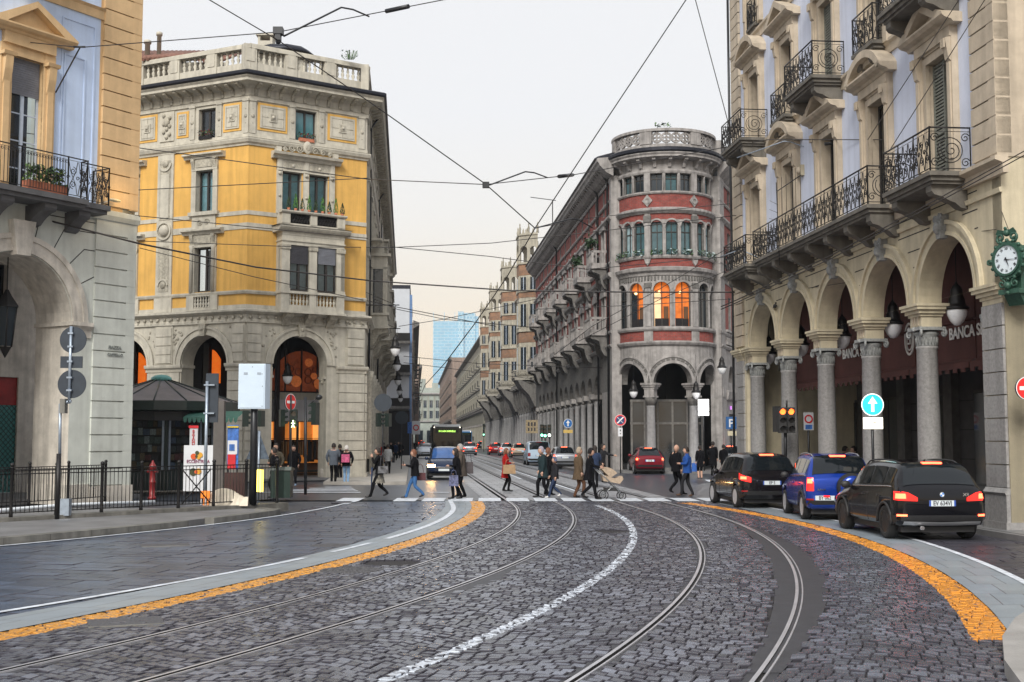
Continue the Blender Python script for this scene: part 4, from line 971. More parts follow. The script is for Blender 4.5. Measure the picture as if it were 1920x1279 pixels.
# ================================================================ NEAR RIGHT BUILDING: bank portico, balconies
creamR=M('cream_stone',(.54,.48,.35),.75,.14,1.6,.2,35,streak=.18)
trimR=M('trim_stone',(.48,.41,.32),.75,.15,2.5,.2,35,streak=.2)
blueR=M('pale_lilac_plaster',(.60,.65,.79),.85,.07,1.2,.1,40,streak=.10)
granite=M('granite_shaft',(.27,.265,.265),.6,.25,14,.25,60,streak=.2)
capst=M('capital_stone',(.26,.27,.27),.75,.35,10,.4,25)
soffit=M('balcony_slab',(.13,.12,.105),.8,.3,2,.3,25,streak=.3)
maroon=M('maroon_fabric',(.085,.028,.024),.85,.3,1.2)
def right_building():
 a=P(1890,822,26.05);h=math.atan((745-960)/F_PX*cos(PITCH));d=Vector((sin(h),cos(h)));O=a.xy+d*21
 f=Fac(O,-d);root=thing('bank_building','cream and pale lilac building with bank portico columns and scrolled iron balconies','building',T(O.x,O.y))
 def part(mb,name,ff=None,**k):return mb.build(name,root,rel(root,(ff or f).M),**k)
 U0,U1=.3,21.05;ac=[18.34-3.63*i for i in range(5)];RR=1.46;TH=.52
 wc=[18.25-3.73*i for i in range(5)]
 m=MB();wall(m,U0,U1,5.36,8.0,[(c-RR,c+RR,5.361,5.361,True)for c in ac],TH,creamR,creamR,n=12)
 m.box(U0,1.55,0,TH,0,5.36,creamR);m.box(20.05,U1,0,TH,0,5.36,creamR)
 part(m,'wall')
 m=MB()
 ops=[(c-.56,c+.56,z,z+h_,False)for c in wc for z,h_ in((8.0,3.12),(12.5,2.75),(16.95,2.6))]
 wall(m,U0,U1,8.0,24,ops,.34,blueR,trimR);part(m,'plaster_wall')
 m=MB();m.box(U1-.4,U1-.0,.0,9,0,24,creamR);m.box(U0+.001,U0+.2,.01,9,0,24,creamR);m.box(U0,U1,9,9.1,0,24,creamR);m.box(U0,U1,.1,9,23.9,24,gutter);part(m,'side_wall')
 m=MB()
 for i in range(6):
  z=5.9+.42*i
  edges=[U0+1.3]+sum([[c-sqrt(max(0,2.0**2-(z-5.36)**2)),c+sqrt(max(0,2.0**2-(z-5.36)**2))]for c in ac[::-1]],[])+[19.95]
  for j in range(0,len(edges),2):
   if edges[j+1]>edges[j]+.06:m.box(edges[j],edges[j+1],-.004,.01,z-.014,z+.014,joint)
 part(m,'wall_joints')
 for c in ac:
  m=MB();archivolt(m,c,5.36,RR,RR+.36,-.05,.02,creamR,22);archivolt(m,c,5.36,RR+.26,RR+.36,-.11,-.04,creamR,22);archivolt(m,c,5.36,RR,RR+.09,-.08,-.04,creamR,22);part(m,'archivolt')
  m=MB();m.prism([(c-.1,6.75),(c+.1,6.75),(c+.19,7.3),(c-.19,7.3)],-.2,0,capst)
  for s_ in(-1,1):m.tube([(x,-.2,z)for x,z in spiral(c+s_*.12,7.24,.1,.02,0,s_*1.4,10)],.03,capst,4)
  m.ball((c,-.2,7.0),.12,capst,8,6,sz=1.3);part(m,'keystone')
 proto=None
 for i,c in enumerate([16.53-3.63*k for k in range(5)]):
  if proto is None:
   proto=MB();m=proto
   m.box(-.42,.42,-.42,.42,0,.3,granite);m.lathe([(.40,.3),(.42,.36),(.40,.44),(.33,.5),(.35,.56),(.30,.62),(.285,.75),(.28,2.2),(.25,4.25),(.27,4.28),(.27,4.33)],(0,0,0),granite,20)
   proto=m.build('column',root,rel(root,f.M@T(c,.27,0)))
   m=MB();m.lathe([(.255,4.33),(.26,4.36),(.25,4.56),(.3,4.62),(.31,4.68)],(0,0,0),capst,20)
   for k in range(20):a_=2*pi*k/20;m.tube([(.26*cos(a_),.26*sin(a_),4.37),(.26*cos(a_),.26*sin(a_),4.56)],.016,capst,4)
   for sx in(-1,1):
    for sy in(-1,1):
     q=[(x,z)for x,z in spiral(0,0,.125,.02,pi/2,sx*1.6,16)]
     m.tube([(sx*.36+x*.8,sy*(.3)+x*.25*sx*sy,4.66+z)for x,z in q],.034,capst,5)
   m.box(-.36,.36,-.34,.34,4.72,4.80,capst);m.ball((0,-.32,4.75),.07,capst,8,5);m.build('capital',proto)
  else:dup(proto,root,rel(root,f.M@T(c,.27,0)))
  m=MB();m.box(c-.33,c+.33,0,TH,4.80,5.08,creamR);m.box(c-.18,c-.12,-.03,0,4.84,5.06,trimR);m.box(c-.03,c+.03,-.03,0,4.84,5.06,trimR);m.box(c+.12,c+.18,-.03,0,4.84,5.06,trimR)
  for o_,z0,z1 in((.04,5.06,5.13),(.1,5.13,5.22),(.17,5.22,5.30),(.2,5.30,5.37)):m.box(c-.33-o_,c+.33+o_,-o_,TH+o_*.6,z0,z1,creamR)
  part(m,'impost')
 def pier(u0,u1):
  m=MB();n=8
  m.box(u0-.06,u1+.06,-.12,TH+.05,0,.28,granite);m.box(u0-.03,u1+.03,-.09,TH+.03,.28,.85,granite);m.bar([(-.1,.85),(-.13,.9),(-.06,1.0),(0,1.0),(0,.85)],u0-.04,u1+.04,granite)
  for i in range(n):z=1.0+3.95*i/n;m.box(u0,u1+.02,-.06,TH+.01,z+.012,z+3.95/n-.012,granite)
  part(m,'pier');m=MB();m.box(u0,u1,-.03,TH,4.95,5.1,creamR)
  for o_,z0,z1 in((.06,5.06,5.13),(.12,5.13,5.22),(.19,5.22,5.30),(.22,5.30,5.37)):m.box(u0-o_,u1+o_*.3,-o_,TH+o_*.6,z0,z1,creamR)
  part(m,'impost')
 pier(20.1,21.0);pier(.35,1.3)
 m=MB()
 for sx in(-1,1):m.tube([(19.95,.2+sx*.14+x*.5,4.68+z)for x,z in spiral(0,0,.12,.02,pi/2,1.6*sx,14)],.034,capst,5)
 m.box(19.85,20.1,.02,.45,4.72,4.8,capst);m.box(19.9,20.1,.05,.42,.6,4.72,granite);part(m,'half_column')
 m=MB();quoins(m,19.95,U1+.03,8.15,24,.415,trimR,.09);m.box(U1-.3,U1+.03,-.08,1,8.1,24,trimR);part(m,'quoins')
 m=MB();quoins(m,U0-.03,1.35,5.45,24,.415,trimR,.09);m.box(U0-.03,U0+.2,-.08,1,5.4,24,trimR);part(m,'quoins')
 for k,(z,p)in enumerate(((8.0,.3),(12.5,.12),(16.75,.12))):
  m=MB();m.bar([(0,z-.32),(-p*.4,z-.32),(-p*.45,z-.1),(-p,z-.04),(-p,z+.04),(0,z+.08)],U0,U1+.05+p*(k==0),trimR)
  if k==0:m.bar([(0,7.32),(-.06,7.32),(-.08,7.42),(0,7.44)],U0,U1+.05,creamR)
  part(m,'string_course')
 for i,c in enumerate(wc):
  for lv,(z,hh)in enumerate(((8.0,3.12),(12.5,2.75),(16.95,2.6))):
   if i==0 and lv==2:continue
   o=window(root,f,c,z+.04,1.1,hh-.05,y=.2,cur=None,style='case',glass=glassD if lv==2 else None)
   if(i,lv)in((0,0),(2,1),(0,1)):
    sm=MB();sg=M('green_grey_shutter',(.16,.17,.15),.6,.2,5);n=int(hh/.085)
    for k in range(n):sm.bar([(.02,0),(.02,.055),(-.03,.02),(-.03,-.01)],-.53,.02 if(i,lv)==(0,0)else .5,sg)if 0 else sm.box(-.53,.04 if i==0 else .5,-.02,.03,k*.085+.02,k*.085+.07,sg)
    sm.box(-.55,-.5,-.04,.04,0,hh-.05,sg);sm.box(.0,.06,-.04,.04,0,hh-.05,sg);sm.box(-.5,.0,-.04,.04,hh*.42,hh*.42+.1,sg)
    sm.build('louvred_shutter',root,rel(root,f.M@T(c,.12,z+.03)))
   m=MB();top=z+hh;s=trimR
   for s_ in(-1,1):
    m.box(c+s_*.56,c+s_*.74,-.10,.02,z-.02,top+.18,s);m.box(c+s_*.74,c+s_*.98,-.16,.02,z-.02,top+.25,s);m.box(c+s_*.79,c+s_*.93,-.2,-.15,z+.5,top-.35,s)
    m.bar([(-.15,top-.35),(-.22,top-.28),(-.26,top-.05),(-.3,top+.2),(-.15,top+.25)],c+s_*.86-.1,c+s_*.86+.1,s)
    for k in range(3):m.box(c+s_*.86-.09+k*.065,c+s_*.86-.05+k*.065,-.33,-.29,top-.02,top+.2,s)if lv<2 else None
   m.box(c-.56,c+.56,-.1,.02,top,top+.2,s);m.box(c-.56,c+.56,-.14,.02,top+.2,top+.28,s)
   if lv<2:
    m.box(c-.98,c+.98,-.2,.02,top+.25,top+.5,s)
    (ped_tri if(i+lv)%2==0 else ped_seg)(m,c,2.5,top+.5,.62,.5,s)
   part(m,'window_surround')
 def balcony(u0,u1,p,z,br,hgt=1.0,label=None):
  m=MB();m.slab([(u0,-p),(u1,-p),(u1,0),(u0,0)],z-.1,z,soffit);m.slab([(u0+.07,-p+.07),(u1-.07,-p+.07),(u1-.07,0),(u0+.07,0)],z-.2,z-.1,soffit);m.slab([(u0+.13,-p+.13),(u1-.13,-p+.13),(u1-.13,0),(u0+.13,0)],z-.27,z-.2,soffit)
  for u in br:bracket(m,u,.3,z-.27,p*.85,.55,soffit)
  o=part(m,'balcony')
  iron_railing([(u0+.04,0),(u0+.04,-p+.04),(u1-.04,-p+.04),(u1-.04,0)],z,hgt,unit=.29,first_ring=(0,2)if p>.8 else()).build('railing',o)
 balcony(17.05,19.75,1.0,8.06,(17.4,19.35));balcony(5.5,15.8,.9,8.06,[5.8+1.62*i for i in range(7)],1.0);balcony(2.15,5.0,1.0,8.06,(2.5,4.6))
 for i,c in enumerate(wc):
  if i%2==0:balcony(c-1.3,c+1.3,1.0,12.58,(c-.95,c+.95))
  else:balcony(c-.75,c+.75,.45,12.58,(c-.45,c+.45))
 balcony(wc[4]-.5,wc[4]+.5,.2,17.0,());balcony(wc[3]-.6,wc[3]+.6,.3,17.0,())
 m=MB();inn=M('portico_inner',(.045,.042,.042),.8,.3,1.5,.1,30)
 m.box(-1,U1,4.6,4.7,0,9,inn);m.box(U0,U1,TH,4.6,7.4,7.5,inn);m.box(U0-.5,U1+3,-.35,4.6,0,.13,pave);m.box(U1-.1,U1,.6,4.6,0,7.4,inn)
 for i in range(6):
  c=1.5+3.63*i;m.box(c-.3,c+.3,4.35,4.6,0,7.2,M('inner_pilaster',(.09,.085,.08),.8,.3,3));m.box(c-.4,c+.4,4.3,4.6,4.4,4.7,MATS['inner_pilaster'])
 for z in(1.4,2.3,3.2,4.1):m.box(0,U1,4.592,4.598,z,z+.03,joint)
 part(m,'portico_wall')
 for c in ac+[.7]:
  m=MB();m.box(c-.85,c+.85,4.5,4.6,.4,3.5,frameD);m.box(c-.78,c+.78,4.46,4.5,.5,3.4,glassD);m.box(c-.02,c+.02,4.44,4.48,.5,3.4,frameD)
  if c>17:m.ball((c-.1,4.4,1.9),.03,M('standby_red',(1,.05,.03),.4,emit=4,ecol=(1,.03,.02)),6,4)
  m.build('shop_window',root,rel(root,f.M))
 lets=M('white_letter',(.8,.8,.78),.6,0)
 for i,c in enumerate(ac):
  y=1.55;m=MB()
  m.box(c-1.78,c+1.78,y,y+.03,4.05,7.3,maroon);n=16
  m.poly([(c-1.78,y-.0,4.06),(c+1.78,y,4.06),(c+1.78,y-.18,3.95),(c-1.78,y-.18,3.95)],maroon)
  for k in range(n):
   x=c-1.78+3.56*k/n;dz=.10 if k%2 else .0
   m.box(x,x+3.56/n,y-.19,y-.17,3.72+dz,3.97,maroon)
  m.tube([(c-1.78,y-.05,5.05),(c+1.78,y-.05,5.05)],.035,maroon,5)
  o=tag(m.build('bank_awning',None,f.M),['maroon awning lettered BANCA behind the nearest portico arch','maroon awning with a white oval crest behind the second arch from the clock','maroon awning lettered BANCA behind the middle arch','maroon awning behind the fourth arch from the clock','maroon awning lettered BANCA behind the farthest arch'][i],'awning','bank awnings')
  if i%2==0:txt(o,'BANCA SELLA',.42,lets,(f.uz((1782,0,1581,0,1443)[i],640,y)[0],y-.03,4.62),name='lettering')
  elif i==1:
   u=f.uz(1706,640,y)[0];mm=MB();archivolt(mm,u,4.85,.27,.31,y-.03,y,lets,24,0,2*pi,f=1.5);archivolt(mm,u,4.85,.2,.22,y-.03,y,lets,24,0,2*pi,f=1.5);mm.box(u-.08,u+.08,y-.04,y,4.7,5.0,lets);mm.box(u-.05,u+.05,y-.045,y,4.74,4.84,maroon);mm.box(u-.05,u+.05,y-.045,y,4.88,4.96,maroon);mm.build('crest',o)
 for i,c in enumerate(ac):
  u_,z_=f.uz((1795,1675,1580,1503,1442)[i],(611,635,655,669,684)[i],.85);arc_lamp(f.M@T(u_,.85,z_),['opal bulb lamp in the portico arch nearest the clock','opal bulb lamp in the second portico arch from the clock','opal bulb lamp in the middle portico arch','opal bulb lamp in the fourth portico arch from the clock','opal bulb lamp in the farthest portico arch, behind the traffic lights'][i])
 m=MB();ob=m
 m.box(-.13,.13,-.12,0,0,.34,creamR);m.lathe([(.1,0),(.13,.1),(.1,.2)],(0,-.1,.07),trimR,8);u,z=f.uz(1506,330,0);tag(m.build('wall_box',None,f.M@T(u,0,z)),'small cream ornament box on the lilac wall between two windows','wall box')
 m=MB();m.ball((0,0,.1),.07,darkmetal,8,6,sx=1.6);m.ball((.1,0,.19),.035,darkmetal,6,4);m.tube([(-.08,0,.1),(-.2,0,.05)],[.04,.015],darkmetal,5);u,z=f.uz(1452,575,-.12);tag(m.build('pigeon',None,f.M@T(u,-.1,z-.08)),'dark pigeon perched at the first arch by the traffic lights','bird')
 return f,root
def txt(parent,s,size,mat,loc,rot=(pi/2,0,0),name='lettering',align='LEFT',font_sx=1.0,ext=.01):
 cu=bpy.data.curves.new(name,'FONT');cu.body=s;cu.size=size;cu.extrude=ext;cu.align_x=align;cu.offset=size*.018
 o=bpy.data.objects.new('tmp',cu);C.objects.link(o);dg=bpy.context.evaluated_depsgraph_get();me=bpy.data.meshes.new_from_object(o.evaluated_get(dg));me.name=name
 bpy.data.objects.remove(o);me.materials.clear();me.materials.append(mat);q=bpy.data.objects.new(name,me);C.objects.link(q)
 if parent:q.parent=parent
 q.location=loc;q.rotation_euler=rot;q.scale=(font_sx,1,1);return q
fR,rootR=right_building()
def clock():
 p=P(1889,487,25.55);n=Vector((-.88,-.475));ang=atan2(n.y,n.x)+pi/2
 M0=T(*p,ang);cg=M('clock_green',(.03,.085,.06),.45,.35,9,metal=.2);face=M('clock_dial',(.62,.70,.76),.35,.06,5)
 root=thing('street_clock','round white Roman numeral clock in an ornate dark green case on the corner','clock',M0)
 m=MB();r=.31
 def ring(rr,y0,y1,r2):archivolt(m,0,0,rr,r2,y0,y1,cg,32,0,2*pi)
 ring(.30,-.06,.1,.345);ring(.345,-.02,.12,.40);m.prism([(.36*cos(2*pi*i/28),.36*sin(2*pi*i/28))for i in range(28)][::-1],.02,.16,cg)
 for i in range(16):
  a=2*pi*i/16;m.ball((.41*cos(a),0,.41*sin(a)),.045,cg,6,4)
 for s_ in(-1,1):
  m.tube([(x,.0,z)for x,z in spiral(s_*.16,.47,.11,.02,-pi/2,s_*1.3,14)],.03,cg,5);m.tube([(x,.0,z)for x,z in spiral(s_*.46,.0,.07,.015,0,s_*1.3,12)],.026,cg,5);m.tube([(x,0,z)for x,z in spiral(s_*.16,-.5,.1,.02,pi/2,s_*1.3,12)],.026,cg,5)
  m.poly([(0,-.02,.6),(s_*.2,-.04,.66),(s_*.27,-.02,.56),(s_*.1,0,.5)],cg)
 m.ball((0,0,.57),.08,cg,8,6);m.ball((0,-.04,.66),.04,cg,6,4);m.ball((0,-.02,-.55),.09,cg,8,6);m.ball((0,-.02,-.7),.05,cg,6,4)
 m.build('case',root)
 m=MB();m.disc((0,-.03,0),.305,face,40);o=m.build('dial',root)
 ink=M('clock_ink',(.015,.015,.02),.5,0)
 for i,t in enumerate(('XII','I','II','III','IIII','V','VI','VII','VIII','IX','X','XI')):
  a=pi/2-i*pi/6;q=txt(o,t,.078,ink,(.235*cos(a),-.034,.235*sin(a)),(pi/2,0,0),'numeral','CENTER',.85,.001);q.rotation_euler=(pi/2,0,0)
  q.matrix_basis=Matrix.Translation((.235*cos(a),-.036,.235*sin(a)))@Matrix.Rotation(-(pi/2-a),4,'Y').inverted().inverted()@Matrix.Rotation(pi/2,4,'X')@Matrix.Translation((0,-.027,0))@Matrix.Scale(.85,4,(1,0,0))
 m=MB()
 def hand(a,l,w):dx,dz=cos(a),sin(a);m.prism([(-dz*w-dx*.05,dx*w-dz*.05),(dx*l,dz*l),(dz*w-dx*.05,-dx*w-dz*.05)],-.05,-.045,ink)
 hand(pi/2-2*pi*(15.5/60),.24,.012);hand(pi/2-2*pi*(5.26/12),.17,.02);m.build('hands',root)
 m=MB();m.slab([(-.2,.16),(.2,.16),(.26,.75),(-.26,.75)],-.75,.3,cg);m.slab([(-.26,.0),(.26,.0),(.3,.8),(-.3,.8)],-.72,-.62,cg);m.bar([(.1,-.72),(.75,-.72),(.6,-.92),(.25,-.95)],-.2,.2,cg);m.build('bracket',root)
clock()
# ================================================================ RED BRICK CORNER BUILDING WITH ROUND BAY
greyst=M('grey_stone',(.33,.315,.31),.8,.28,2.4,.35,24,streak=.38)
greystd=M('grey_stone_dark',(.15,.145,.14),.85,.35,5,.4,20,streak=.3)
brickR=M('red_brick',(.28,.048,.036),.85,.3,3,.2,40,brick=(.27,.085,.012,(.22,.035,.03),(.16,.10,.09)))
brickO=M('orange_brick',(.30,.155,.085),.85,.3,1.2,.2,40,brick=(.3,.1,.012,(.22,.13,.09),(.17,.13,.10)))
colst=M('column_stone',(.30,.30,.31),.6,.2,5,.2,40,streak=.25)
pottedD=[leaf2,leaf1,M('leaf_grey',(.09,.14,.12),.6,.3,9)]
def face_levels(m,u0,u1,top=True,crown=True):
 """the mouldings every face of the brick building shares"""
 G_=greyst
 m.bar([(0,7.65),(-.12,7.65),(-.2,7.78),(-.2,7.86),(0,7.9)],u0,u1,G_)
 m.bar([(0,8.5),(-.1,8.5),(-.16,8.6),(-.16,8.72),(0,8.76)],u0,u1,G_)
 m.bar([(0,11.85),(-.06,11.85),(-.1,12.0),(-.26,12.12),(-.3,12.3),(-.08,12.38),(0,12.38)],u0,u1,G_)
 m.bar([(0,12.88),(-.08,12.88),(-.13,12.98),(-.13,13.08),(0,13.1)],u0,u1,G_)
 m.bar([(0,15.62),(-.08,15.62),(-.24,15.8),(-.24,15.92),(-.05,16.0),(0,16.0)],u0,u1,G_)
 m.bar([(0,16.82),(-.07,16.82),(-.12,16.9),(-.12,16.98),(0,17.0)],u0,u1,G_)
 m.bar([(0,18.08),(-.08,18.08),(-.12,18.2),(-.1,18.3),(0,18.3)],u0,u1,G_)
def brick_building():
 cxy=Vector((9.55,76.2));R0=2.95;rz=-.125
 root=thing('corner_building','red brick and grey stone corner building with a round columned bay at its tip','building',T(cxy.x,cxy.y))
 MT=T(cxy.x,cxy.y,0,rz);bend=lambda p:((R0-p[1])*sin(p[0]/R0),-(R0-p[1])*cos(p[0]/R0),p[2])
 def part(mb,name,Mx=None,**k):return mb.build(name,root,rel(root,Mx if Mx is not None else MT),**k)
 D_=lambda a:radians(a)*R0
 b=[D_(-78),D_(-19.5),D_(37.5),D_(94)];UE0,UE1=D_(-86),D_(100)
 m=MB(bend);ar=[(b[i]+.28,b[i+1]-.28,5.35,5.351,1.0)for i in range(3)]
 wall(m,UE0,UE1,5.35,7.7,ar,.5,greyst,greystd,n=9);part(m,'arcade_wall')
 m=MB(bend)
 for i in range(3):
  c,r=(b[i]+b[i+1])/2,(b[i+1]-b[i])/2-.28
  archivolt(m,c,5.35,r,r+.16,-.07,.02,greyst,20);archivolt(m,c,5.35,r+.36,r+.46,-.07,.02,greyst,20)
  for k in range(15):a0=pi*(k+.15)/15;archivolt(m,c,5.35,r+.2,r+.33,-.04,.01,greystd,2,a0,a0+pi/15*.7)
 part(m,'archivolt')
 m=MB(bend)
 for z0,z1,mt in((7.86,8.55,brickR),(12.36,12.9,brickR),(15.1,15.65,brickR),(16.0,16.84,brickR),(18.28,19.0,greyst)):
  wall(m,UE0,UE1,z0,z1,[],.1,mt)
 part(m,'wall_bands')
 m=MB(bend)
 w1=[];w2=[];w3=[]
 for i in range(3):
  c=(b[i]+b[i+1])/2
  for k in(-.66,.66):w1.append((c+k-.5,c+k+.5,8.76,10.95,True))
  for k in(-.92,0,.92):w2.append((c+k-.36,c+k+.36,13.1,14.85,True));w3.append((c+k-.37,c+k+.37,17.0,18.05,False))
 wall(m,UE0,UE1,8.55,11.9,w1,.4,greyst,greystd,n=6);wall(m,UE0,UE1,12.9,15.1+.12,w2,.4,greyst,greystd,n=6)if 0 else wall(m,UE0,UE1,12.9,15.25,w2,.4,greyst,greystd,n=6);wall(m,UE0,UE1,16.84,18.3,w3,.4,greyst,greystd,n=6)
 part(m,'wall')
 m=MB(bend);face_levels(m,UE0,UE1);part(m,'string_course')
 m=MB(bend)
 n=46
 for i in range(n):
  u=UE0+(UE1-UE0)*(i+.5)/n;m.box(u-.045,u+.045,-.07,.0,11.55,11.8,greystd)
 for i in range(11):u=UE0+(UE1-UE0)*(i+.5)/11;m.bar([(0,18.95),(-.5,18.95),(-.5,18.84),(-.2,18.7),(-.1,18.45),(0,18.4)],u-.09,u+.09,greyst)
 part(m,'frieze_ornament')
 m=MB(bend);m.bar([(0,18.9),(-.3,18.92),(-.62,19.0),(-.62,19.1),(-.7,19.2),(-.7,19.26),(0,19.3)],UE0,UE1,greyst);part(m,'cornice')
 m=MB(bend);m.bar([(.2,19.3),(-.72,19.27),(-.8,19.34),(-.8,19.5),(-.7,19.56),(.2,19.56)],UE0,UE1,gutter);part(m,'gutter')
 m=MB(bend);m.box(UE0,UE1,-.25,.05,19.5,19.85,greyst);m.box(UE0,UE1,-.33,.08,20.62,20.78,greyst)
 for e_ in(b[0]+.1,b[1],b[2],b[3]-.2):m.box(e_-.35,e_+.35,-.3,.06,19.85,20.62,greyst)
 for i in range(3):
  a0,a1=b[i]+.35,b[i+1]-.35;n=4;w=(a1-a0)/n
  for k in range(n):
   c=a0+w*(k+.5);archivolt(m,c,20.23,.25,.33,-.2,-.05,greyst,14,0,2*pi);m.box(c-.04,c+.04,-.18,-.06,19.85,20.62,greyst);m.box(c-w/2,c+w/2,-.18,-.06,20.19,20.27,greyst)
   for q in range(4):archivolt(m,c+.15*cos(q*pi/2+pi/4),20.23+.15*sin(q*pi/2+pi/4),.07,.11,-.2,-.08,greyst,8,0,2*pi)
 part(m,'roof_parapet')
 m=MB();m.lathe([(R0-.1,19.5),(R0-.1,19.6),(.01,19.8)],(0,0,0),gutter,24);m.lathe([(R0-.45,7.5),(.01,7.5)],(0,0,0),greystd,24);part(m,'roof')
 m=MB();flowers(m,-.5,.5,-.2,.2,0,.5,60,pottedD,.1,random.Random(2));part(m,'roof_plant',MT@T(0,-R0+.3,20.7))
 m=MB(bend)
 for i,e_ in enumerate(b):
  m.box(e_-.17,e_+.17,-.1,.02,8.76,11.5,greyst);m.box(e_-.22,e_+.22,-.15,0,11.1,11.4,greystd)
  m.box(e_-.17,e_+.17,-.1,.02,13.0,15.6,greyst);m.box(e_-.23,e_+.23,-.16,0,15.1,15.5,greystd);m.box(e_-.19,e_+.19,-.1,.02,17.0,18.1,greyst)
  m.prism([(e_-.2,12.85),(e_+.2,12.85),(e_+.12,12.6),(e_,12.45),(e_-.12,12.6)],-.12,0,greyst)
  m.prism([(e_-.32,16.42),(e_,16.05),(e_+.32,16.42),(e_,16.79)],-.08,.01,greyst);archivolt(m,e_,16.42,.12,.2,-.11,-.05,greyst,10,0,2*pi)
  m.box(e_-.28,e_+.28,-.06,.02,7.86,8.5,greyst)
 part(m,'pilasters')
 m=MB(bend)
 for i in range(3):
  c=(b[i]+b[i+1])/2
  for k in(-.46,.46):
   m.lathe([(.1,13.1),(.075,13.2),(.07,14.65),(.12,14.82),(.12,14.88)],(c+k,.05,0),greyst,8);m.lathe([(.08,17.0),(.075,17.9),(.13,18.08)],(c+k,.05,0),greyst,8)
  m.lathe([(.12,8.76),(.09,8.9),(.085,10.65),(.15,10.88),(.15,10.95)],(c,.05,0),greyst,8)
  for k in(-.92,0,.92):archivolt(m,c+k,14.85,.36,.46,-.06,.02,greyst,12)
  for k in(-.66,.66):archivolt(m,c+k,10.95,.5,.62,-.06,.02,greyst,12)
 part(m,'colonnettes')
 litw=M('lit_room_orange',(.4,.11,.02),.8,.7,1.6,emit=.42,ecol=(1,.20,.015));litc=M('lit_room_cream',(.7,.5,.3),.8,.35,.8,emit=.5,ecol=(1,.62,.34))
 def bw(u,z,w,h,arch,gl,gl2=None,name='window',lamp=False):
  th=u/R0;Mx=MT@T((R0-.22)*sin(th),-(R0-.22)*cos(th),z,th);m=MB();top=h+(w/2 if arch else 0)
  pts=[(-w/2,0),(w/2,0)]+([((w/2)*cos(pi*i/10),h+w/2*sin(pi*i/10))for i in range(11)]if arch else[(w/2,h),(-w/2,h)])
  m.poly([(x,0,zz)for x,zz in pts],gl)
  if gl2:m.poly([(-w/2,-.01,0),(-w*.06,-.01,0),(-w*.06,-.01,h*.9),(-w/2,-.01,h)],gl2)
  m.box(-.025,.025,-.04,0,0,top,frameD);m.box(-w/2,w/2,-.045,0,h*(.78 if arch else .7),h*(.78 if arch else .7)+.05,frameD);m.box(-w/2,-w/2+.05,-.04,0,0,h,frameD);m.box(w/2-.05,w/2,-.04,0,0,h,frameD)
  if gl is litw:m.box(-w*.42,w*.42,-.02,-.012,0,h*.22,M('room_dark'));m.box(w*.1,w*.4,-.02,-.012,h*.2,h*.55,M('cloth_brown'));m.ball((-w*.15,-.03,h*.95),.09,M('room_lamp',(1,.8,.4),.5,0,emit=3,ecol=(1,.7,.3)),8,5)
  m.build(name,root,rel(root,Mx))
 for i in range(3):
  c=(b[i]+b[i+1])/2
  for k in(-.66,.66):
   lit=(i==1)or(i==0 and k>0);bw(c+k,8.78,1.0,2.17,True,(litw if lit else glassD),litc if(i==1 and k<0)else(glassD if(i==0 and k>0)else None),'lit_window' if lit else 'window')
  for k in(-.92,0,.92):bw(c+k,13.12,.72,1.73,True,M('blue_glass',(.06,.12,.14),.08,.35,1.5,spec=.8)if(i+k)%2 else M('bright_glass',(.30,.42,.46),.08,.3,1.5,spec=.9));bw(c+k,17.02,.74,1.02,False,glassD if k else MATS['blue_glass'])
 m=MB(bend);rnd=random.Random(8)
 for i in range(3):
  c=(b[i]+b[i+1])/2
  for k in(-.92,0,.92):flowers(m,c+k-.33,c+k+.33,-.28,-.02,13.05,.38,60,pottedD+[M('flower_white',(.4,.5,.52),.7)],.08,rnd)
 part(m,'window_boxes')
 for i,e_ in enumerate(b[1:3]):
  th=e_/R0;Mx=MT@T((R0-.25)*sin(th),-(R0-.25)*cos(th),0,th);m=MB()
  m.lathe([(.42,.1),(.42,.4),(.36,.5),(.30,.6),(.28,2),(.25,3.95),(.27,4.0)],(0,0,0),colst,16);m.lathe([(.26,4.0),(.34,4.3),(.4,4.5)],(0,0,0),greystd,12);m.box(-.36,.36,-.36,.36,4.5,4.6,greyst);m.box(-.3,.3,-.3,.3,4.6,5.0,greyst)
  for o_,z in((.36,5.0),(.44,5.12),(.5,5.24)):m.box(-o_,o_,-o_*.9,o_,z,z+.12,greyst)
  m.build('column',root,rel(root,Mx))
 m=MB()
 for x in(-2.1,-1.3,-.5,.4,1.3,2.2):m.box(x-.06,x+.06,-.62,-.5,.12,4.3,greystd)
 for z in(.12,2.9,4.3):m.box(-2.2,2.3,-.6,-.5,z,z+.14,greystd)
 m.box(-2.2,2.3,-.52,-.48,.1,4.4,glassD);part(m,'shop_doors')
 def off(D,o_):return Vector((SL*D+o_,D))
 dS=Vector((SL,1)).normalized();fS=Fac(off(124,12.25),-dS);L_=(off(124,0)-off(75.6,0)).length
 def sp(mb,name):return mb.build(name,root,rel(root,fS.M))
 m=MB();m.box(L_-.55,L_+.12,-.1,.5,0,18.4,greyst)
 ops=[];bays=[]
 n=13
 for i in range(n):
  c=L_-6.9-3.4*i
  if c>1.5:bays.append(c)
 ars=[(c-1.25,c+1.25,5.0,5.001,True)for c in bays]
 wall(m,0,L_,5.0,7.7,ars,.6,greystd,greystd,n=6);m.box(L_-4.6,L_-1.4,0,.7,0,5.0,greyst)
 sp(m,'arcade_wall')
 m=MB();wn=[(c-.5,c+.5,z,z+2.1,False)for c in[L_-3.4]+bays for z in(9.0,13.3)]+[(c-.35,c+.35,16.4,18.1,False)for c in[L_-3.4]+bays]
 wall(m,0,L_,7.7,18.4,wn,.3,brickR,greyst);sp(m,'brick_wall')
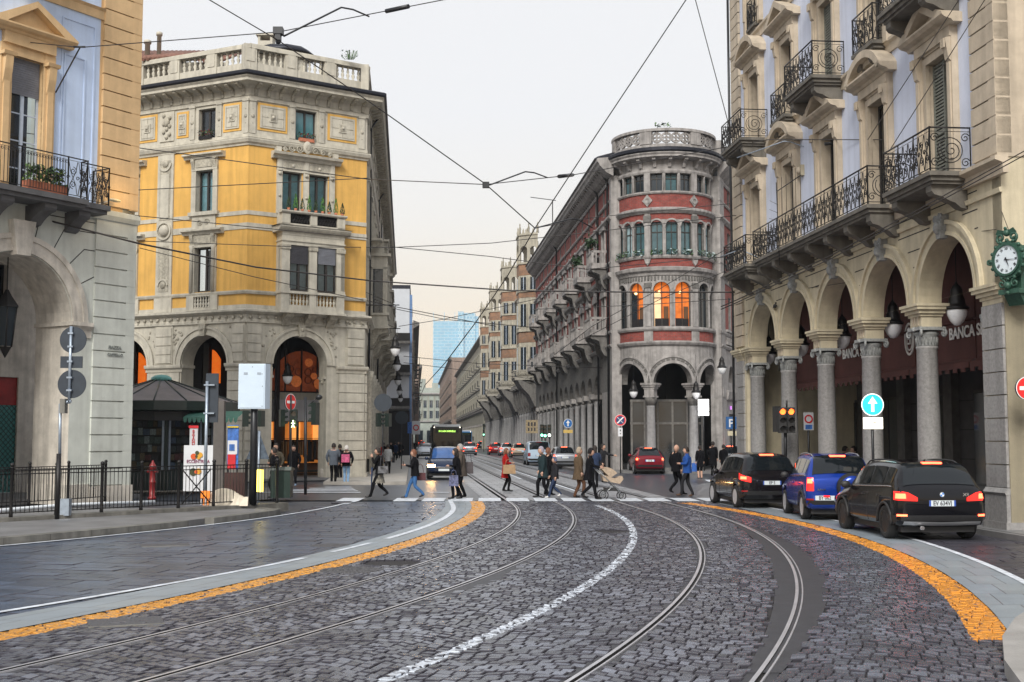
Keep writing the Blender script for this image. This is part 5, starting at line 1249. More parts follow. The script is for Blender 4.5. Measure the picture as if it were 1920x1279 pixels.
 m=MB();face_levels(m,0,L_);m.bar([(0,18.3),(-.4,18.5),(-.85,18.95),(-.9,19.1),(-1.0,19.2),(-1.0,19.4),(0,19.5)],0,L_+.5,greyst);m.bar([(0,19.5),(-1.02,19.4),(-1.1,19.5),(-.9,19.62),(1.5,20.3),(1.5,19.5)],0,L_,gutter);sp(m,'cornice')
 for i,w_ in enumerate(wn):
  mm=MB();mm.box(w_[0],w_[1],.22,.27,w_[2],w_[3],glassD);mm.box((w_[0]+w_[1])/2-.03,(w_[0]+w_[1])/2+.03,.18,.22,w_[2],w_[3],frameD);sp(mm,'window')
  if w_[2]<16:
   mm=MB();c=(w_[0]+w_[1])/2
   for s_ in(-1,1):mm.box(c+s_*.5,c+s_*.75,-.1,.02,w_[2]-.1,w_[3],greyst)
   mm.prism([(c-.95,w_[3]),(c+.95,w_[3]),(c+.95,w_[3]+.2),(c,w_[3]+.75),(c-.95,w_[3]+.2)],-.18,.0,greyst);sp(mm,'window_surround')
 for c in bays:
  m=MB();m.lathe([(.28,0),(.26,.5),(.22,.7),(.2,4.2),(.21,4.3),(.34,4.7)],(c-1.7,.25,0),colst,12);m.box(c-2.15,c-1.25,-.25,.6,4.7,5.05,greyst);m.ball((c-1.7,-.2,4.55),.16,greystd,6,4);sp(m,'column')
 m=MB()
 for i in range(int(L_/.75)):u=.3+.75*i;m.bar([(0,18.95),(-.85,18.95),(-.8,18.8),(-.3,18.6),(-.1,18.25),(0,18.2)],u,u+.2,greystd)
 sp(m,'cornice_brackets')
 def sbal(c,w,p,z,big=True):
  m=MB();m.box(c-w/2,c+w/2,-p,0,z-.18,z,greyst)
  for q in((c-w/2,c-w/2+.14,-p,0),(c+w/2-.14,c+w/2,-p,0)):
   m.box(q[0],q[1],-p,-p+.14,z,z+1.0,greyst);m.box(q[0]+.02,q[1]-.02,-p,0,z+.85,z+1.0,greyst);m.box(q[0]+.02,q[1]-.02,-p,0,z,z+.18,greyst)
   for k in range(3):m.box(q[0]+.03,q[1]-.03,-p+.3*(k+1)*p/1.1,-p+.3*(k+1)*p/1.1+.08,z+.18,z+.85,greyst)
  m.box(c-w/2,c+w/2,-p,-p+.12,z+.85,z+1.0,greyst);m.box(c-w/2,c+w/2,-p,-p+.1,z,z+.2,greyst)
  for k in range(9):x=c-w/2+w*(k+.5)/9;m.box(x-.05,x+.05,-p+.02,-p+.1,z+.2,z+.85,greyst)
  for u in(c-w/2+.3,c+w/2-.3):bracket(m,u,.36,z-.18,p*.95,1.35 if big else .8,greystd)
  m.bar([(0,z-.18),(-p*.8,z-.18),(-p*.4,z-.5),(0,z-.9)],c-w/2+.45,c+w/2-.45,greystd)
  sp(m,'balcony')
 for i,c in enumerate([L_-3.4]+bays[1::2]):
  sbal(c,2.7,1.15,8.75);sbal(c,2.3,1.0,13.05);sbal(c+3.4 if i else c-3.4,1.6,.6,8.75,False)if i<6 and i else None
 m=MB()
 for u in(L_-1.0,L_-5.2,L_-29):m.tube([(u,-.15,.2),(u,-.15,18.2),(u,-.8,19.1)],.07,darkmetal,6)
 sp(m,'downpipe')
 m=MB();rnd=random.Random(5)
 for(c,z,r)in((L_-3.6,14.7,.6),(L_-10,14.4,.55)):
  for i in range(160):a=rnd.uniform(0,6.28);q=Vector((c+rnd.gauss(0,r*.4),-.9+rnd.gauss(0,r*.3),z+rnd.gauss(0,r*.35)));d=Vector((rnd.uniform(-1,1),rnd.uniform(-1,1),rnd.uniform(-1,1)))*.12;e_=Vector((rnd.uniform(-1,1),rnd.uniform(-1,1),rnd.uniform(-1,1)))*.1;m.poly([q-d,q+e_,q+d,q-e_],leaf2)
 sp(m,'balcony_plants')
 dW=Vector((sin(radians(20)),cos(radians(20))));fW=Fac((13.1,76.3),dW)
 def wp(mb,name):return mb.build(name,root,rel(root,fW.M))
 m=MB();m.box(-.75,.75,-.1,.6,0,18.4,greyst);m.box(-.5,.4,-.16,0,4.6,5.2,greyst);wp(m,'pier')
 m=MB();wall(m,.7,26,0,5.2,[(2.2+3.5*i,4.2+3.5*i,0,3.6,False)for i in range(6)],.4,greyst);wall(m,.7,26,5.2,7.7,[(2.2+3.5*i,4.2+3.5*i,5.6,5.7,True)for i in range(6)],.4,greyst);wp(m,'wing_wall')
 m=MB();wall(m,.7,26,7.7,18.4,[(2.4+3.2*i,3.4+3.2*i,z,z+2.1,False)for i in range(7)for z in(9.0,13.2)]+[(2.5+3.2*i,3.3+3.2*i,17.0,18.0,False)for i in range(7)],.3,brickR,greyst);wp(m,'brick_wall')
 for i in range(7):
  for a,z,w_,h_ in((2.4,9.0,1,2.1),(2.4,13.2,1,2.1),(2.5,17.0,.8,1)):m=MB();m.box(a+3.2*i,a+w_+3.2*i,.25,.3,z,z+h_,glassD);m.box(a+w_/2-.03+3.2*i,a+w_/2+.03+3.2*i,.2,.25,z,z+h_,frameD);wp(m,'window')
 m=MB();m.box(.7,26,.6,.7,0,7.6,room);wp(m,'inner_wall')
 m=MB();face_levels(m,-.8,26);m.bar([(0,18.3),(-.62,18.95),(-.7,19.26),(0,19.3)],-.8,26,greyst);m.bar([(0,19.3),(-.8,19.3),(-.8,19.5),(0,19.6)],-.8,26,gutter);m.bar([(0,4.4),(-.2,4.5),(-.3,5.0),(0,5.1)],.7,26,greyst)
 m.box(-.6,.6,-.2,.2,19.5,20.7,greyst);m.box(.6,26,-.1,.1,19.5,19.85,greyst);m.box(.6,26,-.15,.1,20.55,20.68,greyst);wp(m,'string_course')
 m=MB();balustrade(m,.9,3.6,-.2,7.95,8.9,greyst,7);wp(m,'balustrade')
 m=MB();p1,p2=fS.at(0,.6),fW.at(26,.6);m.slab([(fS.at(L_,.6).x,fS.at(L_,.6).y),(p1.x,p1.y),(p1.x+22,p1.y),(p2.x,p2.y),(fW.at(0,.6).x,fW.at(0,.6).y)][::-1],18.9,19.55,gutter)
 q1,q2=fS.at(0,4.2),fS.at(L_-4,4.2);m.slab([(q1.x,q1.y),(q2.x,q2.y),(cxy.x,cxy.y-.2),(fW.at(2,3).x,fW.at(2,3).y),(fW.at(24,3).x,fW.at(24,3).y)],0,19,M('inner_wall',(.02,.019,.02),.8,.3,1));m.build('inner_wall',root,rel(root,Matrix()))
 m=MB();pts=[fS.at(-2,-2.2),fS.at(L_+1,-2.2),Vector((cxy.x-1,cxy.y-R0-1.4,0)),Vector((cxy.x+2.4,cxy.y-R0-1,0)),fW.at(1,-2),fW.at(30,-2),fW.at(30,20)]
 m.slab([(p.x,p.y)for p in pts],-.03,.14,pave);o=m.build('pavement');o['kind']='structure'
 return root,fS,fW,MT
rootF,fS,fW,MT=brick_building()
# ================================================================ THE STREET BEYOND
def offp(D,o_):return Vector((SL*D+o_,D))
dST=Vector((SL,1)).normalized()
def add_windows(root,fac,us,zs,w,h,gl,p=.05,name='window',fr=None):
 pr=None;fr=fr or greyst
 for u in us:
  for z in zs:
   if pr is None:
    m=MB();m.box(-w/2-.16,-w/2,-p-.08,.05,-.1,h+.15,fr);m.box(w/2,w/2+.16,-p-.08,.05,-.1,h+.15,fr);m.box(-w/2-.2,w/2+.2,-p-.2,.05,h+.1,h+.32,fr);m.box(-w/2-.2,w/2+.2,-p-.15,.05,-.2,-.05,fr)
    m.box(-w/2,w/2,-p+.01,.0,0,h,gl);m.box(-.04,.04,-p-.02,-p,0,h,frameW);pr=m.build(name,root,rel(root,fac.M@T(u,0,z)))
   else:dup(pr,root,rel(root,fac.M@T(u,0,z)))
def towered_building():
 f=Fac(offp(228,13.0),-dST);L_=(offp(228,0)-offp(129,0)).length;b0=offp(129,13)
 root=thing('towered_building','orange brick building with crenellated open turrets stepping away down the street','building',T(b0.x,b0.y))
 st=M('turret_stone',(.40,.375,.31),.8,.25,2,.2,20,streak=.3)
 def part(mb,name):return mb.build(name,root,rel(root,f.M))
 m=MB();wall(m,0,L_,7.6,19.2,[],.3,brickO);m.box(L_,L_+.0+.3,0,14,4.6,19.5,brickO);m.box(L_,L_+.35,-.1,3.4,0,4.6,greyst)
 for z in(5.4,7.0):m.box(L_,L_+.33,.0,3.4,z,z+.8,greyst)
 m.box(0,L_,.3,13,19.0,19.3,gutter);m.box(0,L_,3.9,4,0,7.6,room);part(m,'brick_wall')
 m=MB();m.bar([(0,18.9),(-.5,19.1),(-.5,19.3),(0,19.5)],0,L_+.4,st);m.bar([(0,8.0),(-.9,8.2),(-.9,8.4),(0,8.5)],0,L_,greystd);part(m,'cornice')
 m=MB()
 for i in range(30):
  u=L_-.6-3.3*i
  m.lathe([(.26,0),(.23,.4),(.2,4.6),(.36,5.1)],(u,.2,0),colst,10);bracket(m,u,.45,8.15,1.2,2.6,greystd)
  archivolt(m,u-1.65,5.3,1.3,1.65,-.05,.5,greystd,10)
  m.box(u-.35,u+.35,-.1,.5,5.0,8.0,greystd)
 part(m,'arcade')
 us=[u for i in range(4)for u in(L_-9-25*i,L_-13-25*i,L_-17-25*i,L_-21-25*i)if u>1]
 add_windows(root,f,us,(9.4,13.0,16.3),1.0,2.1,glassD,fr=st)
 lat=M('lattice_stone',(.30,.285,.25),.8,.2,3)
 pr=None
 for i in range(4):
  u1=L_-25*i-.3
  if pr:
   dup(pr,root,rel(root,f.M@T(u1,0,0)));continue
  m=MB();pl=[(0,0),(-.45,-.95),(-1.25,-1.9),(-4.0,-1.9),(-4.8,-.95),(-5.2,0)]
  def ringp(z0,z1,mat,o_=0.):
   q=[(x+(o_ if x>-2.6 else-o_),y-(o_ if y<0 else 0))for x,y in pl];m.slab(q,z0,z1,mat)
  ringp(8.2,8.5,lat,.5);ringp(8.5,12.2,st);ringp(12.2,13.4,brickO,.02);ringp(13.4,17.0,st);ringp(13.35,13.5,st,.12);ringp(17.0,17.7,brickO,.02);ringp(17.6,17.8,st,.1);ringp(17.8,19.4,st);ringp(19.4,20.7,brickO,.02);ringp(20.6,20.8,st,.1)
  ringp(23.0,23.8,st,.03);ringp(23.7,23.9,st,.12)
  for k in range(5):
   a,b=Vector(pl[k]),Vector(pl[k+1]);l=(b-a).length;d=(b-a).normalized();ang=atan2(-d.y,-d.x);X0=T(b.x,b.y,0,ang);m.X=X0
   for(z,h_)in((9.2,2.5),(13.9,2.4),(17.85,1.35)):m.box(l*.2,l*.8,-.04,.02,z,z+h_,glassD);m.box(l*.5-.03,l*.5+.03,-.07,-.03,z,z+h_,frameW);m.box(l*.12,l*.2,-.1,.02,z-.1,z+h_+.1,st);m.box(l*.8,l*.88,-.1,.02,z-.1,z+h_+.1,st)
   m.box(0,.16,-.05,.2,20.8,23.0,st);m.box(l-.16,l,-.05,.2,20.8,23.0,st);r=(l-.32)/2
   pts=[(.16+r+r*cos(pi-pi*t/10),22.1+min(r,.8)*sin(pi*t/10))for t in range(11)]
   m.prism([(.16,23.05)]+pts+[(l-.16,23.05)],-.03,.18,st)if r<2 else None
   for t in range(int(l/.5)+1):x=min(t*.5,l-.1);m.prism([(x-.15,23.9),(x+.15,23.9),(x+.08,24.1),(x+.05,24.3),(x,24.45),(x-.05,24.3),(x-.08,24.1)],0,.15,st)
   m.lathe([(.13,23.9),(.1,24.3),(.15,24.4),(.05,24.8),(.1,24.9),(.0001,25.1)],(l-.05,.1,0),st,6)
   m.box(-.3,l+.3,-.62,-.5,9.15,9.28,lat);m.box(-.3,l+.3,-.62,-.5,8.45,8.55,lat)
   for t in range(int(l/.3)+1):x=t*.3;m.tube([(x,-.56,8.5),(x+.3,-.56,9.2)],.035,lat,4);m.tube([(x+.3,-.56,8.5),(x,-.56,9.2)],.035,lat,4)
   m.X=None
  m.bar([(.2,8.2),(-2.2,8.2),(-1.6,7.3),(-.9,6.6),(-.3,5.4),(.2,5.3)],-5.0,-.2,greystd)
  pr=m.build('turret',root,rel(root,f.M@T(u1,0,0)))
 ib=MB()
 pr=None
 for i in range(4):
  for k,u in enumerate((L_-8.9-25*i,L_-17-25*i)):
   for z in(12.9,16.2):
    if u<1:continue
    if pr is None:
     m=MB();m.box(-.9,.9,-.8,0,-.12,0,greyst);m.box(-.9,.9,-.8,-.76,0,.95,iron);m.box(-.9,-.86,-.8,0,0,.95,iron);m.box(.86,.9,-.8,0,0,.95,iron);bracket(m,0,.3,-.12,.6,.5,greystd);pr=m.build('balcony',root,rel(root,f.M@T(u,0,z)))
    else:dup(pr,root,rel(root,f.M@T(u,0,z)))
 return root
towered_building()
def plain_block(name,label,D0,D1,o_,H_,wallm,nlev,step,z1=8.2,eave=.8,side='right',wfr=None):
 if side=='right':f=Fac(offp(D1,o_),-dST);b0=offp(D0,o_)
 else:f=Fac(offp(D0,o_),dST);b0=offp(D0,o_)
 L_=(offp(D1,0)-offp(D0,0)).length;root=thing(name,label,'building',T(b0.x,b0.y))
 def part(mb,nm):return mb.build(nm,root,rel(root,f.M))
 m=MB();m.box(0,L_,0,14,4.8,H_,wallm);m.box(0,L_,3,14,0,4.8,room);part(m,'wall')
 m=MB();m.bar([(0,H_-.8),(-eave*.4,H_-.6),(-eave,H_-.3),(-eave,H_),(0,H_+.3)],0,L_,greystd);m.bar([(0,7.0),(-.3,7.2),(-.3,7.4),(0,7.5)],0,L_,greyst)
 for k in range(nlev):m.bar([(0,z1-.5+4*k),(-.14,z1-.45+4*k),(0,z1-.3+4*k)],0,L_,greyst)
 part(m,'cornice')
 m=MB();n=int(L_/4.2)
 for i in range(n):u=2+(L_-4)*i/max(1,n-1);m.box(u-.5,u+.5,0,.6,0,4.8,wallm);m.box(u-.6,u+.6,-.1,.7,4.4,4.8,greyst)
 part(m,'arcade')
 us=[step*.5+step*i for i in range(int(L_/step))]
 add_windows(root,f,us,[z1+4*k for k in range(nlev)],1.2,2.3,glassD,fr=wfr)
 m=MB()
 for i,u in enumerate(us):
  for k in range(nlev):
   if(i+k)%2==0:m.box(u-1.1,u+1.1,-.9,0,z1-.3+4*k,z1-.15+4*k,greystd);m.box(u-1.1,u+1.1,-.9,-.85,z1-.15+4*k,z1+.8+4*k,iron)
 part(m,'balconies')
 return root,f
stH=M('pale_facade',(.36,.345,.29),.85,.2,1,.1,20,streak=.3);stI=M('reddish_facade',(.26,.20,.17),.85,.2,1,.1,20,streak=.3);stW=M('white_render',(.52,.55,.60),.8,.06,1)
plain_block('apartment_block','long pale stone apartment block beyond the turreted building',229.5,377,12.9,21.3,stH,3,5.2,wfr=stH)
plain_block('apartment_block','dark reddish block at the far end of the right side of the street',378.5,560,11.4,27,stI,4,7.5,wfr=stI)
plain_block('apartment_block','far block closing the left side of the street behind the lamps',158,300,-.25,17,stI,2,6,side='left',wfr=stH)
r_,f_=plain_block('apartment_block','far left block nearest the end of the street',302,600,1.0,20,stI,3,12,side='left',wfr=stH)
b0=offp(140,-.35);root=thing('slab_block','plain white modern block with a blue glass edge behind the yellow building','building',T(b0.x,b0.y,0,atan2(dST.x,dST.y)*-1))
m=MB();m.box(-12,-.3,0,12,0,19.2,stW);m.box(-12,-.2,-.05,12,19.2,19.6,gutter);m.build('wall',root)
m=MB();m.box(-9,-.2,-.3,-.02,0,5.2,room)
for z in(5.4,9.2,12.8):m.box(-9,-.2,-1.0,0,z,z+.3,greystd);m.box(-9,-.2,-1.0,-.95,z+.3,z+1.2,iron)
m.build('balcony',root)
m=MB();m.box(-.3,0,.1,11.8,0,18.5,M('blue_curtain_wall',(.12,.22,.42),.3,.2,1,spec=.7))
for k in range(12):m.box(-.01,.03,.1,11.8,1.5*k+.6,1.5*k+.75,stW)
m.build('glazed_edge',root)
Dn=620;p0=P(752,822,Dn);root=thing('end_building','pale green-grey palace front closing the far end of the street','building',T(p0.x,Dn));fe=Fac((p0.x-6,Dn),(1,0))
stE=M('end_facade',(.34,.38,.35),.85,.2,.2)
m=MB();m.box(0,60,0,20,0,27.5,stE);m.bar([(0,23.6),(-1.2,24.2),(-1.2,24.8),(0,25)],0,60,greyst);m.bar([(0,10),(-.8,10.3),(-.8,10.7),(0,11)],0,60,greyst)
for i in range(9):m.box(2+i*6.5,5+i*6.5,0,3,27.5,30+(i%3),stE)
m.build('wall',root,rel(root,fe.M));add_windows(root,fe,[2.5+3.1*i for i in range(18)],(12.2,17.5),1.5,3.6,glassD,fr=stE)
m=MB()
for i in range(18):m.box(.8+3.1*i,1.2+3.1*i,-.6,0,11,23.6,stH)
m.build('pilasters',root,rel(root,fe.M));m=MB();
for i in range(9):m.box(1+6*i,5+6*i,-.05,.1,0,6,glassD)
m.build('shop_fronts',root,rel(root,fe.M))
Dt=1500;p0=P(812,822,Dt);root=thing('glass_tower','pale blue glass office tower rising hazily behind the street','skyscraper',T(p0.x,Dt))
gt=M('tower_glass',(.24,.44,.60),.25,.15,.02,brick=(9,3.8,.35,(.24,.48,.64),(.42,.56,.66)),spec=.6);gt2=M('tower_core',(.28,.50,.64),.3,.1,.02,brick=(4,3.8,.4,(.20,.40,.55),(.5,.62,.7)))
def ht(y):return EYE+(822-y)/F_PX*Dt
m=MB();m.box(0,30,0,30,0,ht(602),gt);m.build('glazed_body',root);m=MB();m.box(30,37,-2,26,0,ht(584),gt2);m.build('service_core',root);m=MB();m.box(37,51,2,30,0,ht(586),gt2);m.box(51,55,4,28,0,ht(592),gt);m.build('side_wing',root)
m=MB()
for i in range(6):m.box(1+i*5.6,1.5+i*5.6,0,.6,ht(602),ht(596),gt2)
for x in(-.3,13,26):m.tube([(x,0,0 if x<0 else ht(602)),(x,0,ht(585))],.35,gt2,5)
m.build('masts',root)
# ================================================================ CARS
def paint(name,col,rough=.3,metal=.0):return M(name,col,rough,0,metal=metal,coat=.45,spec=.2)
tyre=M('tyre',(.014,.014,.015),.85,.2,20);blackp=M('black_plastic',(.022,.022,.024),.55,.15,10);chrome=M('bright_trim',(.7,.7,.72),.15,0,metal=1)
silverp=M('silver_plastic',(.42,.43,.45),.35,0,metal=.7);cglass=M('car_glass',(.008,.011,.014),.04,0,spec=.5)
redl=M('tail_lamp',(.7,.01,.01),.2,.2,30,emit=1.3,ecol=(1,.03,.02));redh=M('tail_lamp_lit',(1,.1,.05),.2,0,emit=7,ecol=(1,.10,.04));redo=M('tail_lamp_off',(.30,.008,.01),.15,.2,30,coat=1)
headl=M('head_lamp',(1,.9,.7),.2,0,emit=70,ecol=(1,.55,.2));plate_m=M('number_plate',(.62,.68,.72),.4,.05);plate_b=M('plate_blue',(.02,.08,.4),.4,0);ink_m=M('plate_ink',(.02,.02,.03),.5,0)
amber=M('amber_lamp',(1,.4,.05),.2,0,emit=5,ecol=(1,.45,.06));rimm=M('alloy_rim',(.50,.51,.54),.35,0,metal=.25);rimd=M('dark_rim',(.03,.03,.032),.3,0,metal=.6)
STY=dict(suv=[(0,.46,.92,.98,.76,.75,.72),(.05,.34,.97,1.05,.86,.83,.79),(.14,.29,1.0,1.14,.90,.86,.77),(.28,.27,1.03,1.36,.90,.87,.71),(.42,.26,1.04,1.50,.90,.87,.67),(.62,.26,1.04,1.56,.90,.87,.66),(1.6,.26,1.01,1.59,.90,.87,.66),(2.3,.26,.99,1.56,.90,.87,.66),(2.6,.26,.98,1.48,.90,.86,.67),(3.0,.26,.97,1.26,.90,.85,.69),(3.3,.26,.95,1.02,.90,.83,.70),(3.75,.27,.90,.96,.89,.80,.66),(4.15,.30,.80,.86,.85,.74,.60),(4.38,.34,.68,.72,.74,.64,.5),(4.47,.42,.60,.62,.55,.5,.4)],hatch=[(0,.48,.85,.88,.62,.62,.56),(.05,.34,.90,.96,.76,.74,.68),(.15,.28,.93,1.04,.82,.78,.68),(.3,.25,.95,1.2,.84,.80,.62),(.5,.24,.95,1.38,.84,.80,.56),(.8,.24,.95,1.46,.84,.80,.54),(1.5,.24,.93,1.49,.84,.80,.54),(2.1,.24,.91,1.45,.84,.80,.55),(2.5,.24,.90,1.28,.84,.79,.58),(2.95,.24,.89,1.0,.84,.78,.64),(3.4,.25,.82,.88,.83,.75,.6),(3.75,.28,.70,.75,.76,.66,.5),(3.9,.36,.6,.62,.55,.5,.4)],mpv=[(0,.50,.90,.95,.66,.66,.62),(.05,.34,.95,1.02,.82,.78,.73),(.16,.28,1.0,1.12,.87,.82,.71),(.28,.26,1.02,1.32,.88,.84,.69),(.42,.25,1.03,1.5,.88,.84,.65),(.65,.25,1.03,1.58,.88,.84,.64),(1.6,.25,1.0,1.62,.88,.84,.64),(2.4,.25,.98,1.56,.88,.84,.64),(2.8,.25,.97,1.40,.88,.83,.65),(3.25,.25,.96,1.12,.88,.81,.66),(3.45,.26,.94,1.0,.88,.80,.68),(3.85,.28,.84,.9,.85,.76,.6),(4.1,.32,.7,.75,.76,.66,.5),(4.25,.4,.6,.62,.55,.5,.4)],van=[(0,.45,.95,1.0,.80,.80,.74),(.04,.33,1.0,1.4,.86,.84,.78),(.12,.28,1.0,1.72,.88,.87,.76),(.3,.26,1.0,1.8,.88,.87,.75),(1.6,.26,1.0,1.82,.88,.87,.75),(2.6,.26,1.0,1.78,.88,.87,.72),(2.95,.26,1.0,1.6,.88,.86,.7),(3.4,.26,1.0,1.2,.88,.84,.7),(3.6,.26,.98,1.06,.88,.82,.7),(4.0,.28,.86,.92,.85,.76,.6),(4.25,.35,.65,.7,.7,.6,.5),(4.35,.42,.58,.6,.5,.45,.4)])
def car_mesh(sty,sx=1,sy=1,sz=1):
 """interpolated cross-sections; returns list of (y, 8 half-section points)"""
 K=STY[sty];out_=[]
 def cat(a,b,c,d,t):return .5*((2*b)+(-a+c)*t+(2*a-5*b+4*c-d)*t*t+(-a+3*b-3*c+d)*t**3)
 for i in range(len(K)-1):
  k0,k1,k2,k3=K[max(i-1,0)],K[i],K[i+1],K[min(i+2,len(K)-1)];n=max(1,int((k2[0]-k1[0])/.12))
  for j in range(n):
   t=j/n;r=[k1[q]+(k2[q]-k1[q])*t if n==1 or q==0 else cat(k0[q],k1[q],k2[q],k3[q],t)for q in range(7)];out_.append(r)
 out_.append(K[-1]);R_=[]
 for y,zb,zs,zt,wl,wb,wt in out_:
  h=zs-zb;cab=zt-zs
  pts=[(0,zb),(wl*.80,zb),(wl*.95,zb+h*.06),(wl,zb+h*.22),(wl*1.0,zb+h*.5),(wl*.985,zb+h*.78),(wb,zs-h*.05 if cab<.2 else zs),(wb*.985 if cab>.2 else(wb+wt)/2,zs+.02+cab*(.04 if cab>.2 else .4)),(wt+(wb-wt)*.06+.0,zt-min(.06,cab*.35)),(wt*.86,zt-min(.012,cab*.1)),(wt*.45,zt+.008),(0,zt+.012)]
  R_.append((y*sy,[(x*sx,z*sz)for x,z in pts]))
 return R_
CARC={}
def car(name,label,cat,sty,pmat,M_,group=None,sx=1,sy=1,sz=1,cutw=True,lit=True,plate=None,rim=None,lamps='low',front=False,wb=(.78,3.45),wr=.33,rails=False,extra=None,lampm=None,brk=True,wsm=None):
 root=thing(name,label,'car' if cat is None else cat,M_,group)
 S_=car_mesh(sty,sx,sy,sz);L_=S_[-1][0];n=len(S_[0][1]);ys=[s[0]for s in S_]
 wb=(wb[0]*sy,wb[1]*sy)
 V=[];Fc=[];
 for y,pts in S_:V+=[(x,y,z)for x,z in pts]+[(-x,y,z)for x,z in pts[-2:0:-1]]
 m_=2*n-2
 for i in range(len(S_)-1):
  for j in range(m_):k=(j+1)%m_;Fc.append([i*m_+j,(i+1)*m_+j,(i+1)*m_+k,i*m_+k])
 Fc.append(list(range(m_)));Fc.append([(len(S_)-1)*m_+j for j in reversed(range(m_))])
 me=bpy.data.meshes.new('body');me.from_pydata(V,[],Fc);me.materials.append(pmat);me.materials.append(blackp)
 for p in me.polygons:p.use_smooth=True
 zlow=.40*sz
 ob=bpy.data.objects.new('body',me);C.objects.link(ob)
 if cutw:
  cm=MB()
  for y in wb:
   for s_ in(-1,1):cm.X=Matrix.Translation((s_*.9*sx,y,wr))@Matrix.Rotation(pi/2,4,'Y');cm.lathe([(.0001,-.32),(wr+.06,-.32),(wr+.06,.32),(.0001,.32)],(0,0,0),blackp,28,False)
  co=cm.build('cutter');md=ob.modifiers.new('b','BOOLEAN');md.object=co;md.operation='DIFFERENCE';md.solver='EXACT'
  try:md.material_mode='TRANSFER'
  except Exception:pass
  dg=bpy.context.evaluated_depsgraph_get();nm=bpy.data.meshes.new_from_object(ob.evaluated_get(dg));ob.modifiers.clear();ob.data=nm;bpy.data.objects.remove(co)
  nm.name='body'
 ob.parent=root
 def band(y):
  i=max(0,min(len(S_)-2,next((q for q in range(len(ys)-1)if ys[q+1]>=y),len(ys)-2)));t=(y-ys[i])/(ys[i+1]-ys[i]);return i,min(max(t,0),1)
 def sec(y):i,t=band(y);return[(a[0]+(b[0]-a[0])*t,a[1]+(b[1]-a[1])*t)for a,b in zip(S_[i][1],S_[i+1][1])]
 def hw(y,z):
  pts=sec(y);best=0
  for(x0,z0),(x1,z1)in zip(pts,pts[1:]):
   if min(z0,z1)-1e-6<=z<=max(z0,z1)+1e-6 and abs(z1-z0)>1e-6:best=max(best,x0+(x1-x0)*(z-z0)/(z1-z0))
  return best
 def outline(z,rear=True):
  """plan outline at height z starting on the centre line of the rear (or front) face"""
  Y=[ys[0]+(L_*.25)*(i/30)**1.6 for i in range(31)]if rear else[L_-(L_*.25)*(i/30)**1.6 for i in range(31)]
  pts=[]
  for y in Y:
   x=hw(y,z)
   if x>0:pts.append((x,y))
  if not pts:return[(0,0),(.5,0)]
  pts=[(0,pts[0][1]),(pts[0][0]*.5,pts[0][1])]+pts
  return pts
 def along(pts,s_):
  d=0
  for a,b in zip(pts,pts[1:]):
   l=hypot(b[0]-a[0],b[1]-a[1])
   if d+l>=s_ and l>0:t=(s_-d)/l;nx,ny=(b[1]-a[1])/l,-(b[0]-a[0])/l;return(a[0]+(b[0]-a[0])*t,a[1]+(b[1]-a[1])*t,nx,ny)
   d+=l
  a,b=pts[-2],pts[-1];l=hypot(b[0]-a[0],b[1]-a[1])or 1;return(b[0],b[1],(b[1]-a[1])/l,-(b[0]-a[0])/l)
 def patch(mb,s0,s1,zlo,zhi,mat,side=1,rear=True,off=.012,n1=6,n2=3):
  zl=zlo if callable(zlo)else(lambda t:zlo);zh=zhi if callable(zhi)else(lambda t:zhi);b=len(mb.v)
  for i in range(n1+1):
   t=i/n1
   for j in range(n2+1):
    z=zl(t)+(zh(t)-zl(t))*j/n2;x,y,nx,ny=along(outline(z,rear),s0+(s1-s0)*t)
    if not rear:nx,ny=abs(nx),abs(ny)
    else:nx,ny=abs(nx),-abs(ny)
    mb.av(((x+nx*off)*side,y+ny*off,z))
  for i in range(n1):
   for j in range(n2):a=b+i*(n2+1)+j;q=[a,a+n2+1,a+n2+2,a+1];mb.face(q if side>0 else q[::-1],mat,True)
 def glassq(mb,y0,y1,i0,i1,f0=0.,f1=1.,off=.006,nn=10,mat=cglass,both=True,up=False,ins=0.):
  """glass lying on the skin between section points i0..i1 (fractions) and stations y0..y1"""
  for s_ in((1,-1)if both else(1,)):
   b=len(mb.v);K=i1-i0+1
   for a in range(nn+1):
    y=y0+(y1-y0)*a/nn;P_=sec(y)
    for k in range(K):
     x,z=P_[i0+k]
     if k==0 and f0:x,z=x+(P_[i0+1][0]-x)*f0,z+(P_[i0+1][1]-z)*f0
     if k==K-1 and f1<1:xx,zz=P_[i1-1];x,z=xx+(x-xx)*f1,zz+(z-zz)*f1
     mb.av(((x+(0 if up else off))*s_,y+(up if up else 0)*off,z+(off if up else off*.3)))
   for a in range(nn):
    for k in range(K-1):q=b+a*K+k;f_=[q,q+K,q+K+1,q+1];mb.face(f_ if s_>0 else f_[::-1],mat,True)
 Kt=STY[sty];ht=max(k[3]for k in Kt);rb=next(k for k in Kt if k[3]>k[2]+.09)[0]*sy;rt=next(k for k in Kt if k[3]>ht-.09)[0]*sy
 ft=[k for k in Kt if k[3]>ht-.12][-1][0]*sy;fb_=[k for k in Kt if k[3]>k[2]+.13][-1][0]*sy+.1
 m=MB();glassq(m,rb-.02,rt-.04,8,11,0.35,1,off=.010,up=-1);m.build('rear_window',root)
 m=MB();glassq(m,ft+.02,fb_+.05,8,11,0.3,1,off=.010,up=1);m.mats=[wsm or cglass];m.build('windscreen',root)
